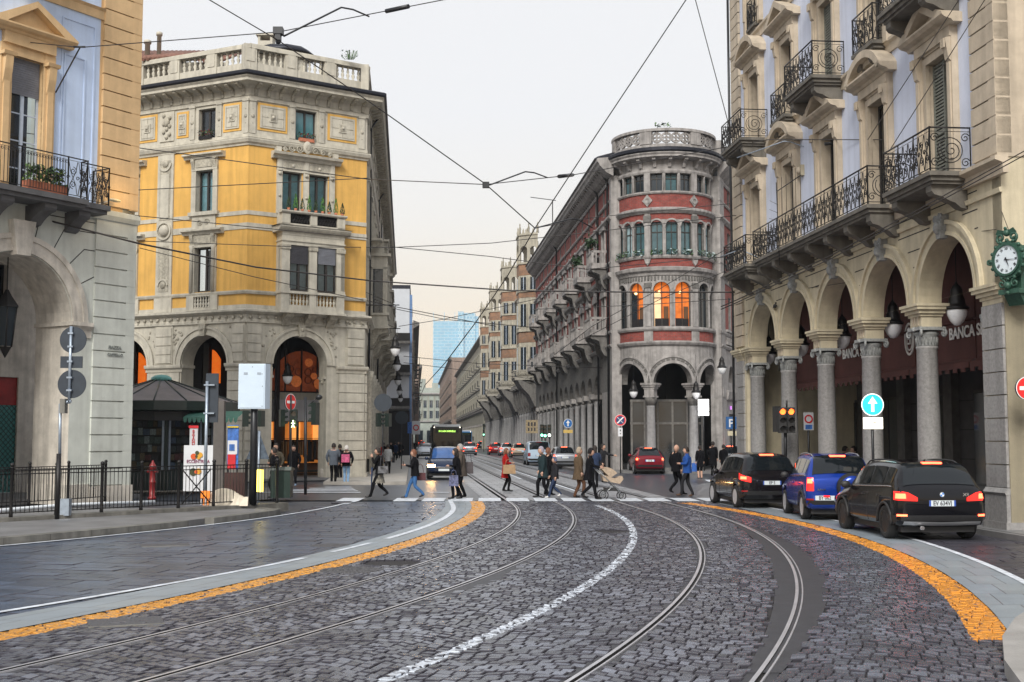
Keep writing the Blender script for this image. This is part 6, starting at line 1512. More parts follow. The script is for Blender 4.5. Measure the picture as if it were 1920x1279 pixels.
 if sty!='van':
  c0,c1=rt-.12,ft+.02;w1,w2,w3=c0+(c1-c0)*.22,c0+(c1-c0)*.60,c1+.28
  for a,b_ in((c0,w1-.03),(w1+.03,w2-.03),(w2+.03,w3)):m=MB();glassq(m,a,b_,7,8,.12,.88);m.build('side_window',root)
  m=MB();
  for s_ in(1,-1):m.tube([(s_*(sec(y)[7][0]+.012),y,sec(y)[7][1]+.0)for y in[c0-.05+(w3-c0+.1)*i/12 for i in range(13)]],.012,chrome if rails else blackp,4)
  m.build('window_trim',root)
 else:m=MB();glassq(m,ft-.6,ft+.3,7,8,.2,.8);m.build('side_window',root)
 m=MB()
 for s_ in(1,-1):
  patch(m,0,1.35,.30*sz,.52*sz,blackp,s_,True,.016,10,2);patch(m,0,1.2,.30*sz,.42*sz,blackp,s_,False,.012,8,2)
 m.build('bumper_trim',root)
 m=MB();m.box(-.75*sx,.75*sx,.25,L_-.3,.17,.32,blackp);m.build('underbody',root)
 zl=.80*sz if lamps!='high' else .72*sz;lm=lampm or(redl if lit else redo)
 for s_ in(1,-1):
  m=MB()
  if lamps=='low':patch(m,.50*sx,1.06*sx,lambda t:zl+.02*t,lambda t:zl+.07+.12*min(1,t*2.5),lm,s_)
  elif lamps=='tall':patch(m,.72*sx,.93*sx,.72*sz,1.04*sz,lm,s_)
  elif lamps=='swoop':patch(m,.62*sx,1.15*sx,lambda t:.82*sz+.1*t-.05,lambda t:.92*sz+.12*t,lm,s_)
  elif lamps=='slim':patch(m,.66*sx,.86*sx,.70*sz,.95*sz,lm,s_)
  o=m.build('tail_lamp',root)
  if lit:
   m=MB();q={'low':(.74,.96,zl+.05,zl+.15),'tall':(.75,.90,.90*sz,1.01*sz),'swoop':(.75,1.0,.86*sz,.94*sz),'slim':(.69,.83,.78*sz,.9*sz)}[lamps];patch(m,q[0]*sx,q[1]*sx,q[2],q[3],redh,s_,True,.018);m.build('lamp_glow',o)
  m=MB();patch(m,.72*sx,.92*sx,.50*sz,.54*sz,redh if(lit and lamps=='low')else redo,s_,True,.02);m.build('reflector',root)
  m=MB();patch(m,.45*sx,.95*sx,.62*sz,.74*sz,headl if front else M('head_lamp_off',(.5,.52,.55),.1,0,coat=1),s_,False,.014);m.build('head_lamp',root)
  m=MB();ym=ft+.42*sy;x=hw(ym,1.0*sz);m.ball((s_*(x+.12),ym,1.03*sz),.1,pmat if sty!='suv' else blackp,8,6,sx=1.15,sy=.6,sz=.85);m.tube([(s_*(x-.05),ym+.03,.97*sz),(s_*(x+.08),ym,1.0*sz)],.03,blackp,5);m.build('wing_mirror',root)
  m=MB()
  for y in(c0+.55 if sty!='van' else 1.2,(c0+1.45)if sty!='van' else 2.2):x=hw(y,.86*sz);m.tube([(s_*(x+.005),y,.86*sz),(s_*(x+.03),y+.05,.87*sz),(s_*(x+.03),y+.13,.87*sz),(s_*(x+.005),y+.18,.86*sz)],.014,pmat,4)
  m.build('door_handle',root)
  m=MB()
  for y in(w1+.25,w2+.05,w3-.1)if sty!='van' else(1.0,2.3,3.1):
   m.tube([(s_*(hw(y,z)+.001),y,z)for z in[(.33+.6*k/7)*sz for k in range(8)]],.006,blackp,3)
  m.build('door_seams',root)
 if brk:m=MB();i_,t_=band(rt);zt=sec(rt-.06)[11][1];m.box(-.2*sx,.2*sx,rt-.17,rt-.06,zt-.03,zt+.012,redh if lit else redo);m.build('brake_light',root)
 m=MB();yb=along(outline(.76*sz),.1)[1];zp=.70*sz if lamps!='tall' else .50*sz
 yb=along(outline(zp+.05),.1)[1];xp=0 if lamps!='tall' else-.42
 m.box(xp-.27,xp+.27,yb-.022,yb-.012,zp,zp+.115,plate_m);m.box(xp-.27,xp-.235,yb-.024,yb-.02,zp,zp+.115,plate_b);m.box(xp+.235,xp+.27,yb-.024,yb-.02,zp,zp+.115,plate_b);o=m.build('number_plate',root)
 if plate:txt(o,plate,.125,ink_m,(xp,yb-.026,zp+.018),name='plate_lettering',align='CENTER',font_sx=.82,ext=.001)
 m=MB();yf=along(outline(.5*sz,False),.1)[1];m.box(-.27,.27,yf+.014,yf+.022,.42*sz,.53*sz,plate_m);m.build('number_plate',root)
 m=MB();patch(m,0,.42,.52*sz,.62*sz,blackp,1,False);patch(m,0,.42,.52*sz,.62*sz,blackp,-1,False);yg=along(outline(.6*sz,False),.1)[1];m.box(-.42,.42,yg+.01,yg+.02,.60*sz,.62*sz,chrome);m.build('grille',root)
 key=(wr,rim.name if rim else '')
 for y in wb:
  for s_ in(-1,1):
   Mx=Matrix.Translation((s_*(.80*sx),y,wr))@Matrix.Rotation(s_*pi/2,4,'Y')
   if key in CARC:dup(CARC[key],root,Mx);continue
   m=MB();m.lathe([(.62*wr,-.10),(wr*.93,-.11),(wr,-.07),(wr,.07),(wr*.93,.105),(wr*.70,.10),(wr*.66,.085),(wr*.64,.01),(wr*.3,.005)],(0,0,0),tyre,28);w_=m.build('wheel',root,Mx)
   m=MB();rm=rim or rimm;m.lathe([(wr*.66,.09),(wr*.68,.10),(wr*.62,.095),(wr*.60,.05)],(0,0,0),rm,24);m.lathe([(.001,.075),(.05,.08),(.06,.06)],(0,0,0),rm,10);m.lathe([(.001,.02),(wr*.62,.02)],(0,0,0),blackp,20)
   for k in range(5):
    a=2*pi*k/5
    for d in(-.16,.16):m.tube([(.05*cos(a),.05*sin(a),.07),(wr*.62*cos(a+d),wr*.62*sin(a+d),.08)],[.024,.018],rm,4)
   m.build('rim',w_);CARC[key]=w_
 if rails:
  for s_ in(1,-1):m=MB();yy=[rt+.05+(ft-rt-.1)*i/10 for i in range(11)];m.tube([(s_*(sec(y)[9][0]+.04),y,sec(y)[9][1]+(.025 if 0<i<10 else-.01))for i,y in enumerate(yy)],.018,silverp if sty!='suv' or sx<1 else blackp,5);m.build('roof_rail',root)
 if extra:extra(root,along,outline,patch,hw,sec,L_)
 return root
def put(pr,pf,wb0=.78,half=.80):
 """place a car from the road contact points of its left rear and left front wheels"""
 a,b=Vector(G(*pr)),Vector(G(*pf));d=(b-a).normalized();ang=atan2(-d.x,d.y);rgt=Vector((d.y,-d.x));o=a+rgt*half-d*wb0
 return T(o.x,o.y,0,ang)
def suv_x(root,along,outline,patch,hw,sec,L_):
 m=MB();m.X=Matrix.Identity(4)
 for s_ in(1,-1):patch(m,0,.78,lambda t:.30+.03*t,lambda t:.38+.02*t,silverp,s_,True,.03,8,2)
 m.build('skid_plate',root)
 y=along(outline(.93),.05)[1];m=MB();m.disc((0,y-.012,.93),.045,M('badge_white',(.8,.8,.8),.3,0));o=m.build('round_badge',root)
 m=MB();m.disc((0,y-.010,.93),.055,ink_m)
 for a in(0,pi):m.poly([(0,y-.016,.93)]+[(.042*cos(a+pi/2*i/6),y-.016,.93+.042*sin(a+pi/2*i/6))for i in range(7)],M('badge_blue',(.05,.25,.7),.3,0))
 m.build('badge_quarters',o);txt(root,'X1',.085,chrome,(.42,y-.01,.90),name='model_lettering',font_sx=1.3)
 m=MB();m.tube([(0,.9,1.55),(0,.86,1.60),(0,.80,1.62)],[.03,.02,.012],blackp,5);m.build('aerial',root)
 m=MB();m.tube([(-.12,-.02,.34),(-.12-.1,.1,.34)],.05,chrome,8)if 0 else m.tube([(-.42,-.03,.27),(-.42,.1,.27)],.04,chrome,8);m.build('exhaust',root)
 m=MB()
 for s_ in(1,-1):
  for y in(.78,3.45):m.tube([(s_*(hw(y+.41*cos(a),.3+.2)+.004),y+.41*cos(a),.33+.41*sin(a))for a in[pi*i/14 for i in range(15)]],.03,blackp,4)
 m.build('arch_trim',root)
car('parked_suv','black SUV with lit tail lights at the head of the queue by the clock pier','car','suv',paint('black_paint',(.003,.003,.005),.2),put((1668,1010),(1588,992)),None,plate='EV 634VJ',rim=rimd,rails=True,extra=suv_x,wr=.345)
def blue_x(root,along,outline,patch,hw,sec,L_):
 bp=MATS['blue_paint'];m=MB();m.X=Matrix.Translation((.22,-.12,.84))@Matrix.Rotation(pi/2,4,'X');m.lathe([(.30,-.14),(.355,-.10),(.355,.04),(.30,.09)],(0,0,0),tyre,28);m.lathe([(.001,.12),(.18,.12),(.29,.095),(.31,.05),(.30,-.02)],(0,0,0),bp,28);m.build('spare_wheel',root)
 m=MB();m.tube([(s*(hw(y+.4*cos(a),.5)+.0),y+.40*cos(a),.33+.40*sin(a))for s in(-1,)for y in(.78,)for a in[pi*i/14 for i in range(15)]],.03,blackp,4)
 m.build('arch_trim',root);txt(root,'RAV4',.07,chrome,(-.60,along(outline(.78),.5)[1]-.014,.76),name='model_lettering',font_sx=1.2)
 y=along(outline(.6),.1)[1];m=MB();m.box(-.45,-.3,y-.03,y-.02,.60,.64,redl);m.build('rear_reflector',root)
car('queued_suv','blue SUV with a covered spare wheel on its tailgate, second in the queue','car','suv',paint('blue_paint',(.008,.04,.30),.22,.3),put((1507,974),(1458,957)),None,sx=.95,sy=.93,sz=1.04,plate='BY 062',lamps='tall',rails=True,extra=blue_x)
car('queued_mpv','dark people carrier with silver wheels, third in the queue','car','mpv',paint('grey_black_paint',(.008,.007,.009),.2),put((1384,952),(1340,943)),None,plate='EP 5',lamps='swoop')
a=Vector(G(816,899));car('oncoming_car','dark blue car with glowing headlights waiting at the crossing','car','mpv',paint('dusk_blue_paint',(.010,.022,.06),.2,.3),T(a.x+.35,a.y+4.2,0,pi+.02),None,front=True,lit=False,wsm=M('windscreen_sky_tint',(.03,.09,.26),.08,.3,1.5,spec=.8))  # windscreen's blue base colour stands in for reflected sky
car('small_car','dark red small hatchback parked by the round bay column','car','hatch',paint('wine_paint',(.16,.006,.016)),T(*G(1219,889),0,.03),None,cutw=True,lit=True,lampm=redo,lamps='slim',plate='CV 8',wb=(.6,3.0),sz=1.02)
def far_car(label,sty,pm,px,py,ang=.079,lit=True,lamps='low',name='car',**kw):
 return car(name,label,'car',sty,pm,T(*G(px,py),0,ang),'cars in the street beyond the crossing',cutw=False,lit=lit,lamps=lamps,wb=(.6,3.0)if sty=='hatch' else(.78,3.4),**kw)
silv=paint('silver_paint',(.42,.45,.50),.3,.6);whitp=paint('white_paint_car',(.55,.60,.66),.3,.1);redp=paint('red_paint',(.30,.01,.012));orap=paint('taxi_paint',(.50,.42,.34),.3,.1);blk=MATS['black_paint']
far_car('silver hatchback with red tail lamps just behind the hooded walkers','hatch',silv,1060,879,lamps='slim',lampm=redl)
far_car('pale blue-grey van in front of the silver hatchback','van',paint('pale_van_paint',(.50,.64,.80),.35,0),1011,873,lamps='slim',lit=False,name='van')
far_car('cream car with orange glowing rear ahead of the pale van','hatch',orap,974,858)
far_car('white car half hidden between red and cream cars','hatch',whitp,951,855)
far_car('red car farthest up the right-hand queue','hatch',redp,930,853)
far_car('silver crossover with bright tail lamps alone in the middle lane','suv',silv,881,854,sx=.95,sy=.9)
far_car('black car beyond the silver crossover','hatch',blk,903,842)
far_car('pale car seen over the roof of the oncoming dark car','hatch',whitp,797,858,ang=pi+.08,lit=False)
far_car('silver car half hidden behind walkers beside the parking sign','mpv',silv,1363,885,ang=-.6)
far_car('tiny far red car left of the bus','hatch',redp,790,836);
def bus(px,py,label,col,front=True):
 o=G(px,py);root=thing('bus',label,'bus',T(*o,0,.079));W_,L_,H_=1.25,11,3.0
 m=MB();m.slab([(-W_+.1,0),(W_-.1,0),(W_,.15),(W_,L_),(-W_,L_),(-W_,.15)],.35,H_,col);m.slab([(-W_+.15,.15),(W_-.15,.15),(W_-.15,L_),(-W_+.15,L_)],H_,H_+.2,whitp);m.build('body',root)
 m=MB();m.box(-W_+.12,W_-.12,-.03,.0,.95,2.85,cglass);m.box(-W_-.02,-W_,.5,L_-.5,1.2,2.5,cglass);m.box(W_,W_+.02,.5,L_-.5,1.2,2.5,cglass);m.build('windscreen',root)
 m=MB();m.box(-.95,.95,-.06,-.03,2.5,2.8,M('bus_display',(.01,.02,.01),.3,0));d=m.build('display',root)
 if front:txt(d,'59 CASA FARINELLI',.19,M('display_green',(.5,1,.2),.4,0,emit=2.2,ecol=(.55,1,.15)),(0,-.07,2.57),name='lettering',align='CENTER',font_sx=.85,ext=.002)
 for s_ in(-1,1):
  m=MB();m.ball((s_*.95,-.01,.7),.12,M('bus_lamp',(.5,.5,.45),.2,0),8,5,sy=.3);m.build('head_lamp',root);m=MB();m.box(s_*(W_+.05),s_*(W_+.22),-.15,-.02,1.7,2.3,blackp);m.build('wing_mirror',root)
  m=MB();m.ball((s_*1.05,-.02,2.95),.05,M('marker_lamp',(1,.9,.7),.3,0,emit=3),6,4);m.build('marker_lamp',root)
  for y in(2.4,8):m=MB();m.X=Matrix.Translation((s_*(W_-.12),y,.48))@Matrix.Rotation(pi/2,4,'Y');m.lathe([(.001,-.14),(.45,-.14),(.48,-.1),(.48,.1),(.45,.14),(.001,.14)],(0,0,0),tyre,16);m.build('wheel',root)
bus(838,869,'dark bus with a green lettered destination display heading this way',M('bus_dark',(.03,.035,.04),.35,.1,2));bus(868,850,'bright blue bus half hidden behind the dark bus',M('bus_blue',(.05,.22,.5),.35,.1,2),False)
# ================================================================ PEOPLE
skin_m=M('skin',(.50,.30,.22),.6,.1,8);skin_d=M('skin_mouth',(.30,.12,.09),.6,0);eye_m=M('eye',(.02,.015,.012),.3,0)  # skin_d is the darker reddish tone of the mouth
hairs=dict(dark=M('hair_dark',(.018,.012,.01),.7,.3,30),grey=M('hair_grey',(.30,.29,.28),.7,.3,30),white=M('hair_white',(.6,.58,.55),.7,.2,30),brown=M('hair_brown',(.16,.06,.03),.7,.3,30),none=None)
def cl(name,col,r=.9):return M('cloth_'+name,col,r,.22,14,.3,60,spec=.12)
BLK,NAVY,JEAN,LJEAN,DG,SHOE=cl('black2',(.007,.007,.009)),cl('navy',(.03,.045,.09)),cl('jeans',(.045,.12,.28)),cl('light_jeans',(.22,.36,.55)),cl('dark_grey',(.022,.022,.026)),M('shoe_black',(.012,.011,.012),.4,.2)
RED,BRN,BLU,GRY,WHT=cl('red',(.33,.012,.012)),cl('brown_quilt',(.10,.07,.045)),cl('blue_down',(.02,.07,.27)),cl('grey_jacket',(.36,.37,.38)),M('shoe_white',(.7,.7,.7),.5,.1)
def rot2(x,y,a):return x*cos(a)-y*sin(a),x*sin(a)+y*cos(a)
def person(px,py,face,label,h=1.72,top=BLK,legs=BLK,shoe=None,hair='dark',stride=.0,phase=1,coat=.0,coatm=None,arms=('down','down'),hood=False,hat=None,hatm=None,bulk=1.0,lean=0.,skirt=None,z0=0.0,group=None,pos=None,woman=False,hairlong=False,sc=1.0,socks=None,turn=0.):
 """face = heading the body points to (0 = away from the viewer, pi/2 = to the left, -pi/2 = to the right)"""
 x0,y0=pos or G(px,py,z0);root_M=T(x0,y0,z0,face);H=h*sc;shoe=shoe or SHOE
 J={};hipz,shz,nz=.52*H,.815*H,.86*H;hw_,sw=.050*H,(.105 if not woman else .095)*H*(.5+.5*bulk);ly=lean*H
 J['pel']=(0,0,hipz);J['waist']=(0,ly*.3,.61*H);J['chest']=(0,ly*.8,.735*H);J['neck']=(0,ly,.835*H);J['head']=(0,ly+.012*H,.875*H)
 def leg(s_,f):
  hip=Vector((s_*hw_,0,hipz-.01*H));ank=Vector((s_*hw_*.9,f,.045*H+(0.06*H if f<-.12*H else 0)));L1,L2=.245*H,.245*H
  d=ank-hip;l=min(d.length,L1+L2-.004);dn=d.normalized();a=(L1*L1-L2*L2+l*l)/(2*l);hh=sqrt(max(L1*L1-a*a,1e-6));fw=Vector((0,1,0));fw=(fw-dn*fw.dot(dn)).normalized()
  knee=hip+dn*a+fw*hh;ank=hip+dn*l
  toe=ank+(Vector((0,.13*H*.9,-.022*H))if f>-.12*H else Vector((0,.10*H,-.055*H)))
  return hip,knee,ank,toe
 legsJ={s_:leg(s_,stride*H*(phase*s_))for s_ in(-1,1)}
 def arm(s_,mode,sw_):
  sh=Vector((s_*sw,ly*.95,shz));ua,fa=.165*H,.145*H
  V_={'down':((s_*.12,.03,-1),(s_*.02,.16,-1)),'swing':((s_*.14,sw_,-1),(s_*.02,sw_+.45,-1)),'phone':((s_*.2,.25,-1),(-s_*.25,1.0,.25)),'ear':((s_*.5,.45,-.8),(-s_*.45,.35,1.1)),'push':((s_*.12,.35,-1),(0,1,-.15)),'pocket':((s_*.38,-.1,-1),(-s_*.25,.35,-1)),'front':((s_*.2,.1,-1),(-s_*.55,.9,.05)),'cross':((s_*.15,.15,-1),(-s_*.9,.5,.25)),'reach':((s_*.3,.9,-.6),(0,1,-.15)),'bag':((s_*.12,-.1,-1),(s_*.05,.35,-1))}[mode]
  el=sh+Vector(V_[0]).normalized()*ua;wr=el+Vector(V_[1]).normalized()*fa;return sh,el,wr,Vector(V_[1]).normalized()
 armsJ={s_:arm(s_,arms[0 if s_<0 else 1],-phase*s_*stride*1.6)for s_ in(-1,1)}
 vs,es,rs,tg=[],[],[],[]
 def add(p,r,t,parent=None):vs.append(tuple(p));rs.append(r);tg.append(t);i=len(vs)-1;(es.append((parent,i))if parent is not None else None);return i
 k=H/1.72;b_=bulk*1.08
 pel=add(J['pel'],(.125*k*b_,.10*k*b_),'leg');wa=add(J['waist'],(.12*k*b_,.095*k*b_),'top',pel);ch=add(J['chest'],(.155*k*b_,.11*k*b_),'top',wa);nk=add(J['neck'],(.058*k,.058*k),'skin',ch);hd=add(J['head'],(.055*k,.06*k),'skin',nk)
 for s_ in(-1,1):
  hip,kn,an,toe=legsJ[s_]
  a=add(hip,(.088*k,.092*k),'leg',pel);c=add(hip.lerp(kn,.5),(.086*k,.092*k),'leg',a);a=add(kn,(.066*k,.07*k),'leg',c);c=add(kn.lerp(an,.4),(.062*k,.066*k),'sock' if socks else 'leg',a);a=add(an,(.046*k,.05*k),'sock' if socks else 'leg',c);add(an+Vector((0,-.03*k,-.045*k)),(.04*k,.03*k),'shoe',a);c=add(an.lerp(toe,.45)+Vector((0,0,-.02*k)),(.045*k,.036*k),'shoe',a);add(toe,(.04*k,.025*k),'shoe',c)
  sh,el,wr,fd=armsJ[s_]
  a=add(sh,(.074*k*b_,.076*k*b_),'top',ch);c=add(el,(.058*k*b_,.058*k*b_),'top',a);add(wr,(.036*k,.036*k),'top',c)
 me=bpy.data.meshes.new('t');me.from_pydata(vs,es,[]);ob=bpy.data.objects.new('t',me);C.objects.link(ob)
 md=ob.modifiers.new('s','SKIN');md.use_smooth_shade=True
 for i,sv in enumerate(me.skin_vertices[0].data):sv.radius=rs[i];sv.use_root=i==0
 ss=ob.modifiers.new('u','SUBSURF');ss.levels=1;ss.render_levels=1
 dg=bpy.context.evaluated_depsgraph_get();nm=bpy.data.meshes.new_from_object(ob.evaluated_get(dg));bpy.data.objects.remove(ob)
 ml={'top':top,'leg':legs,'skin':skin_m,'shoe':shoe,'sock':socks or legs};order=list(ml)
 V=[v.co.copy()for v in nm.vertices];F_=[list(p.vertices)for p in nm.polygons];mb=MB();mb.v=V
 P_=[Vector(v)for v in vs]
 for f in F_:
  c=sum((V[i]for i in f),Vector())/len(f)
  best=min(range(len(P_)),key=lambda i:(P_[i]-c).length-max(rs[i])*.6);mb.face(f,ml[tg[best]],True)
 bpy.data.meshes.remove(nm)
 hc=Vector((0,ly+.018*H,.935*H));r=.062*H;b=len(mb.v);NN,MM=14,10
 Rt=Matrix.Rotation(turn,3,'Z')
 for i in range(MM+1):
  t=pi*i/MM
  for j in range(NN):
   a=2*pi*j/NN;x,y,z=sin(t)*cos(a)*.80,sin(t)*sin(a)*.98,-cos(t)*1.22
   if z<-.2:x*=1-.28*(-z-.2);y=y*(1-.12*(-z-.2))+(.10 if sin(a)>0 else-.0)
   if sin(a)>.93 and-.35<z<.1:y+=.22*(1-abs(z+.15)*2.5)
   if abs(sin(a))>.6 and sin(a)>0 and .05<z<.35:y-=.06
   q=Rt@Vector((x*r,y*r,z*r));mb.v.append(hc+q)
 for i in range(MM):
  for j in range(NN):l=(j+1)%NN;mb.face([b+i*NN+j,b+i*NN+l,b+(i+1)*NN+l,b+(i+1)*NN+j],skin_m,True)
 for s_ in(-1,1):
  q=hc+Rt@Vector((s_*.32*r,.90*r,.12*r));mb.ball(q,r*.11,eye_m,6,4);q=hc+Rt@Vector((s_*.82*r,-.05*r,0));mb.ball(q,r*.2,skin_m,6,4,sx=.4)
 q=hc+Rt@Vector((0,.93*r,-.52*r));mb.ball(q,r*.2,skin_d,6,4,sy=.3,sz=.35)
 for s_ in(-1,1):
  sh,el,wr,fd=armsJ[s_];hd_=.035*k;side=Vector((0,1,0)).cross(fd);side=side.normalized()if side.length>.1 else Vector((1,0,0));nrm=fd.cross(side).normalized()
  mb.tube([wr-fd*.01,wr+fd*.03*k,wr+fd*.085*k],[.026*k,.033*k,.034*k],skin_m,6)
  for q,(ln,o_)in enumerate(((.062,-.026),(.072,-.009),(.068,.009),(.052,.026))):
   p=wr+fd*.08*k+nrm*o_*k;mb.tube([p,p+fd*ln*.5*k+side*.006,p+fd*ln*.8*k+side*.025*k],[.0095*k,.009*k,.007*k],skin_m,5)
  p=wr+fd*.03*k+nrm*.028*k;mb.tube([p,p+(fd*.6+nrm).normalized()*.03*k,p+(fd+nrm*.5).normalized()*.058*k],[.011*k,.010*k,.008*k],skin_m,5)
 o=mb.build('person',None,root_M);tag(o,label,'person',group)
 def shell(rings,mat,name,n=14):
  m=MB();b=0
  for(cy,z,rx,ry)in rings:
   for j in range(n):a=2*pi*j/n;m.v.append(Vector((rx*cos(a)*(1+.03*sin(3*a+z*9)),cy+ry*sin(a),z)))
  for i in range(len(rings)-1):
   for j in range(n):l=(j+1)%n;m.face([i*n+j,i*n+l,(i+1)*n+l,(i+1)*n+j],mat,True)
  m.build(name,o)
 hem={0:.47}.get(coat,.52-coat)*H;cm=coatm or top;fl=.02+coat*.22
 rr=[(stride*0,hem,(.155+fl*.35)*k*b_,(.125+fl*.6+stride*.25*(coat>.1))*k*b_),(0,hipz,.158*k*b_,.13*k*b_),(ly*.3,.61*H,.145*k*b_,.118*k*b_),(ly*.75,.72*H,.178*k*b_,.135*k*b_),(ly*.9,.785*H,.182*k*b_,.12*k*b_),(ly,.825*H,.115*k*b_,.085*k),(ly,.85*H,.066*k,.066*k),(ly,.868*H,.07*k,.07*k)]
 shell(rr,cm,'coat' if coat>.1 else 'jacket')
 if skirt:shell([(0,.30*H,.19*k,.17*k+stride*.2),(0,.42*H,.17*k,.15*k),(0,hipz,.145*k,.12*k)],skirt,'skirt')
 hm=hairs.get(hair)
 if hm is not None or hat or hood:
  m=MB();mt=hatm if(hat or hood)else hm;N2=14;top_=1.30
  for i in range(8):
   t=.62*pi*i/7 if not(hairlong or hood)else .80*pi*i/7
   for j in range(N2):
    a=2*pi*j/N2;x,y,z=sin(t)*cos(a)*.92,sin(t)*sin(a)*1.06,cos(t)*1.30
    fr=sin(a)>.25 and z<(.55 if not hat else .35)
    if fr:y=min(y,.35);z=max(z,.5)if not(hairlong or hood)else z;x*=1.05
    if z<0 and sin(a)<0:y-=.05
    g=1.0 if not hood else 1.22
    q=Rt@Vector((x*r*g,y*r*g-.04*r,z*r*(1.02 if not hat else 1.12)));m.v.append(hc+q)
  for i in range(7):
   for j in range(N2):l=(j+1)%N2;m.face([i*N2+j,(i+1)*N2+j,(i+1)*N2+l,i*N2+l],mt,True)
  if hair in hairs and hairlong and not hat and not hood:m.ball(hc+Vector((0,-.75*r,-.9*r)),r*.75,mt,8,6,sy=.6,sz=1.5)
  m.build('hood' if hood else('hat' if hat else 'hair'),o)
 o['_wr']=0;del o['_wr']
 return o,root_M,{s_:armsJ[s_][2]for s_ in(-1,1)},H
LEFT,RIGHT,AWAY,TOWARD=pi/2,-pi/2,0.05,pi
def bag(Mx,loc,w,h,d,mat,label,strap=.0,name='handbag',cat='bag',strapm=None):
 m=MB();m.slab([(-d/2,-w/2),(d/2,-w/2),(d/2,w/2),(-d/2,w/2)],0,h,mat);
 mm=MB();x,y,z=loc
 n=8;b=[];pts=[(-w/2,0),(w/2,0),(w/2*.92,h),(-w/2*.92,h)]
 mm.poly([(x+d/2,y+p,z+q)for p,q in pts],mat);mm.poly([(x-d/2,y+p,z+q)for p,q in pts[::-1]],mat)
 for i in range(4):a,c=pts[i],pts[(i+1)%4];mm.poly([(x+d/2,y+a[0],z+a[1]),(x-d/2,y+a[0],z+a[1]),(x-d/2,y+c[0],z+c[1]),(x+d/2,y+c[0],z+c[1])],mat)
 o=tag(mm.build(name,None,Mx),label,cat)
 m=MB();m.tube([(x,y-w*.3,z+h),(x,y-w*.2,z+h+strap*.8),(x,y,z+h+strap),(x,y+w*.2,z+h+strap*.8),(x,y+w*.3,z+h)],.012,strapm or mat,4);m.build('strap',o)
 return o
CR='people on the long crossing'
o,Mx,wr,H=person(711,934,LEFT,'person in a black jacket and patterned skirt striding left, hand raised to the face',1.72,stride=.17,phase=-1,arms=('ear','swing'),woman=True,skirt=M('patterned_cloth',(.16,.15,.13),.9,.9,11),socks=BLK,lean=.02,group=CR)
bag(Mx,(-.30,-.16,.86),.36,.24,.14,M('bag_black_white',(.10,.10,.11),.5,.9,7),'black and white shoulder bag on the hip of the walker with the patterned skirt',.45)
m=MB();m.tube([(.16,.30,.05),(.15,.27,1.05)],[.012,.035],NAVY,6);m.tube([(.15,.27,1.05),(.15,.26,1.2)],.012,SHOE,5);tag(m.build('furled_umbrella',None,Mx),'dark blue furled umbrella held upright by the leftmost crossing walker','umbrella')
o,Mx,wr,H=person(778,936,LEFT,'person in black quilted jacket and blue jeans walking left looking at a phone',1.66,legs=JEAN,stride=.185,phase=1,arms=('phone','bag'),woman=True,lean=.015,hair='brown',group=CR,bulk=1.05)
w=wr[-1];m=MB();m.box(w.x-.035,w.x+.035,w.y+.06,w.y+.09,w.z+.0,w.z+.13,SHOE);tag(m.build('phone',None,Mx),'dark phone held out by the walker in blue jeans','phone')
bag(Mx,(.30,-.15,.62),.40,.26,.16,M('bag_maroon',(.07,.015,.02),.5,.4,9),'dark maroon handbag carried low by the walker in blue jeans',.30)
o,Mx,wr,H=person(866,933,LEFT,'tall grey haired person in a grey-brown coat, behind the dark haired one',1.84,top=cl('grey_brown',(.085,.07,.06)),hair='grey',stride=.07,phase=1,arms=('down','pocket'),group=CR,lean=.02,coat=.12)
bag(Mx,(.22,-.22,.82),.34,.40,.15,cl('bag_grey',(.09,.08,.085)),'grey-brown shoulder bag on the back of the grey haired person',.35)
o,Mx,wr,H=person(858,936,LEFT,'dark haired person in a short black jacket holding a colourful bag, facing left',1.70,stride=.08,phase=-1,arms=('front','bag'),woman=True,group=CR,lean=.03,hairlong=True)
bag(Mx,(-.28,.12,.45),.32,.36,.14,M('patterned_bag',(.10,.11,.20),.7,.95,16),'patterned blue and green shopping bag held in front of the black jacket',.18)
o,Mx,wr,H=person(948,922,RIGHT,'person in a knee length red coat standing alone on the crossing',1.66,top=RED,coat=.20,hair='brown',stride=.06,arms=('front','front'),woman=True,socks=BLK,group=CR,hairlong=True)
bag(Mx,(.30,.14,.70),.50,.34,.18,M('tan_bag',(.34,.22,.12),.6,.2,6),'large tan tote bag on the arm of the red coat',.22)
o,Mx,wr,H=person(1019,933,LEFT+.25,'tall person in a dark teal coat and pale knitted hat beside a child',1.74,top=cl('teal_black',(.02,.035,.04)),stride=.10,hat=True,hatm=cl('pale_knit',(.32,.30,.36)),arms=('down','pocket'),woman=True,coat=.12,bulk=1.1,group=CR,lean=.03)
o,Mx,wr,H=person(1027,929,RIGHT+.5,'person in a black padded jacket with a fur collar seen over the child',1.70,stride=.05,hair='brown',arms=('down','pocket'),bulk=1.15,group=CR)
o,Mx,wr,H=person(1041,934,LEFT,'child in a dark padded jacket and striped bobble hat walking left',1.40,legs=NAVY,top=DG,stride=.15,phase=-1,hat=True,hatm=M('striped_knit',(.10,.12,.20),.9,.9,12),arms=('swing','swing'),bulk=1.12,shoe=WHT,group=CR)
o,Mx,wr,H=person(1085,934,RIGHT+.2,'person in a quilted brown vest and pale cap behind the pushchair pusher',1.72,top=BRN,legs=cl('brown_leg',(.10,.05,.03)),hat=True,hatm=cl('beige_knit',(.34,.28,.22)),stride=.08,arms=('down','down'),coat=.15,bulk=1.15,group=CR)
o,Mx,wr,H=person(1104,937,RIGHT,'person in a long black coat and dark beanie pushing the pushchair',1.70,top=BLK,hat=True,hatm=cl('black_knit',(.02,.018,.02)),stride=.14,phase=1,arms=('push','push'),coat=.14,woman=True,group=CR,lean=.03)
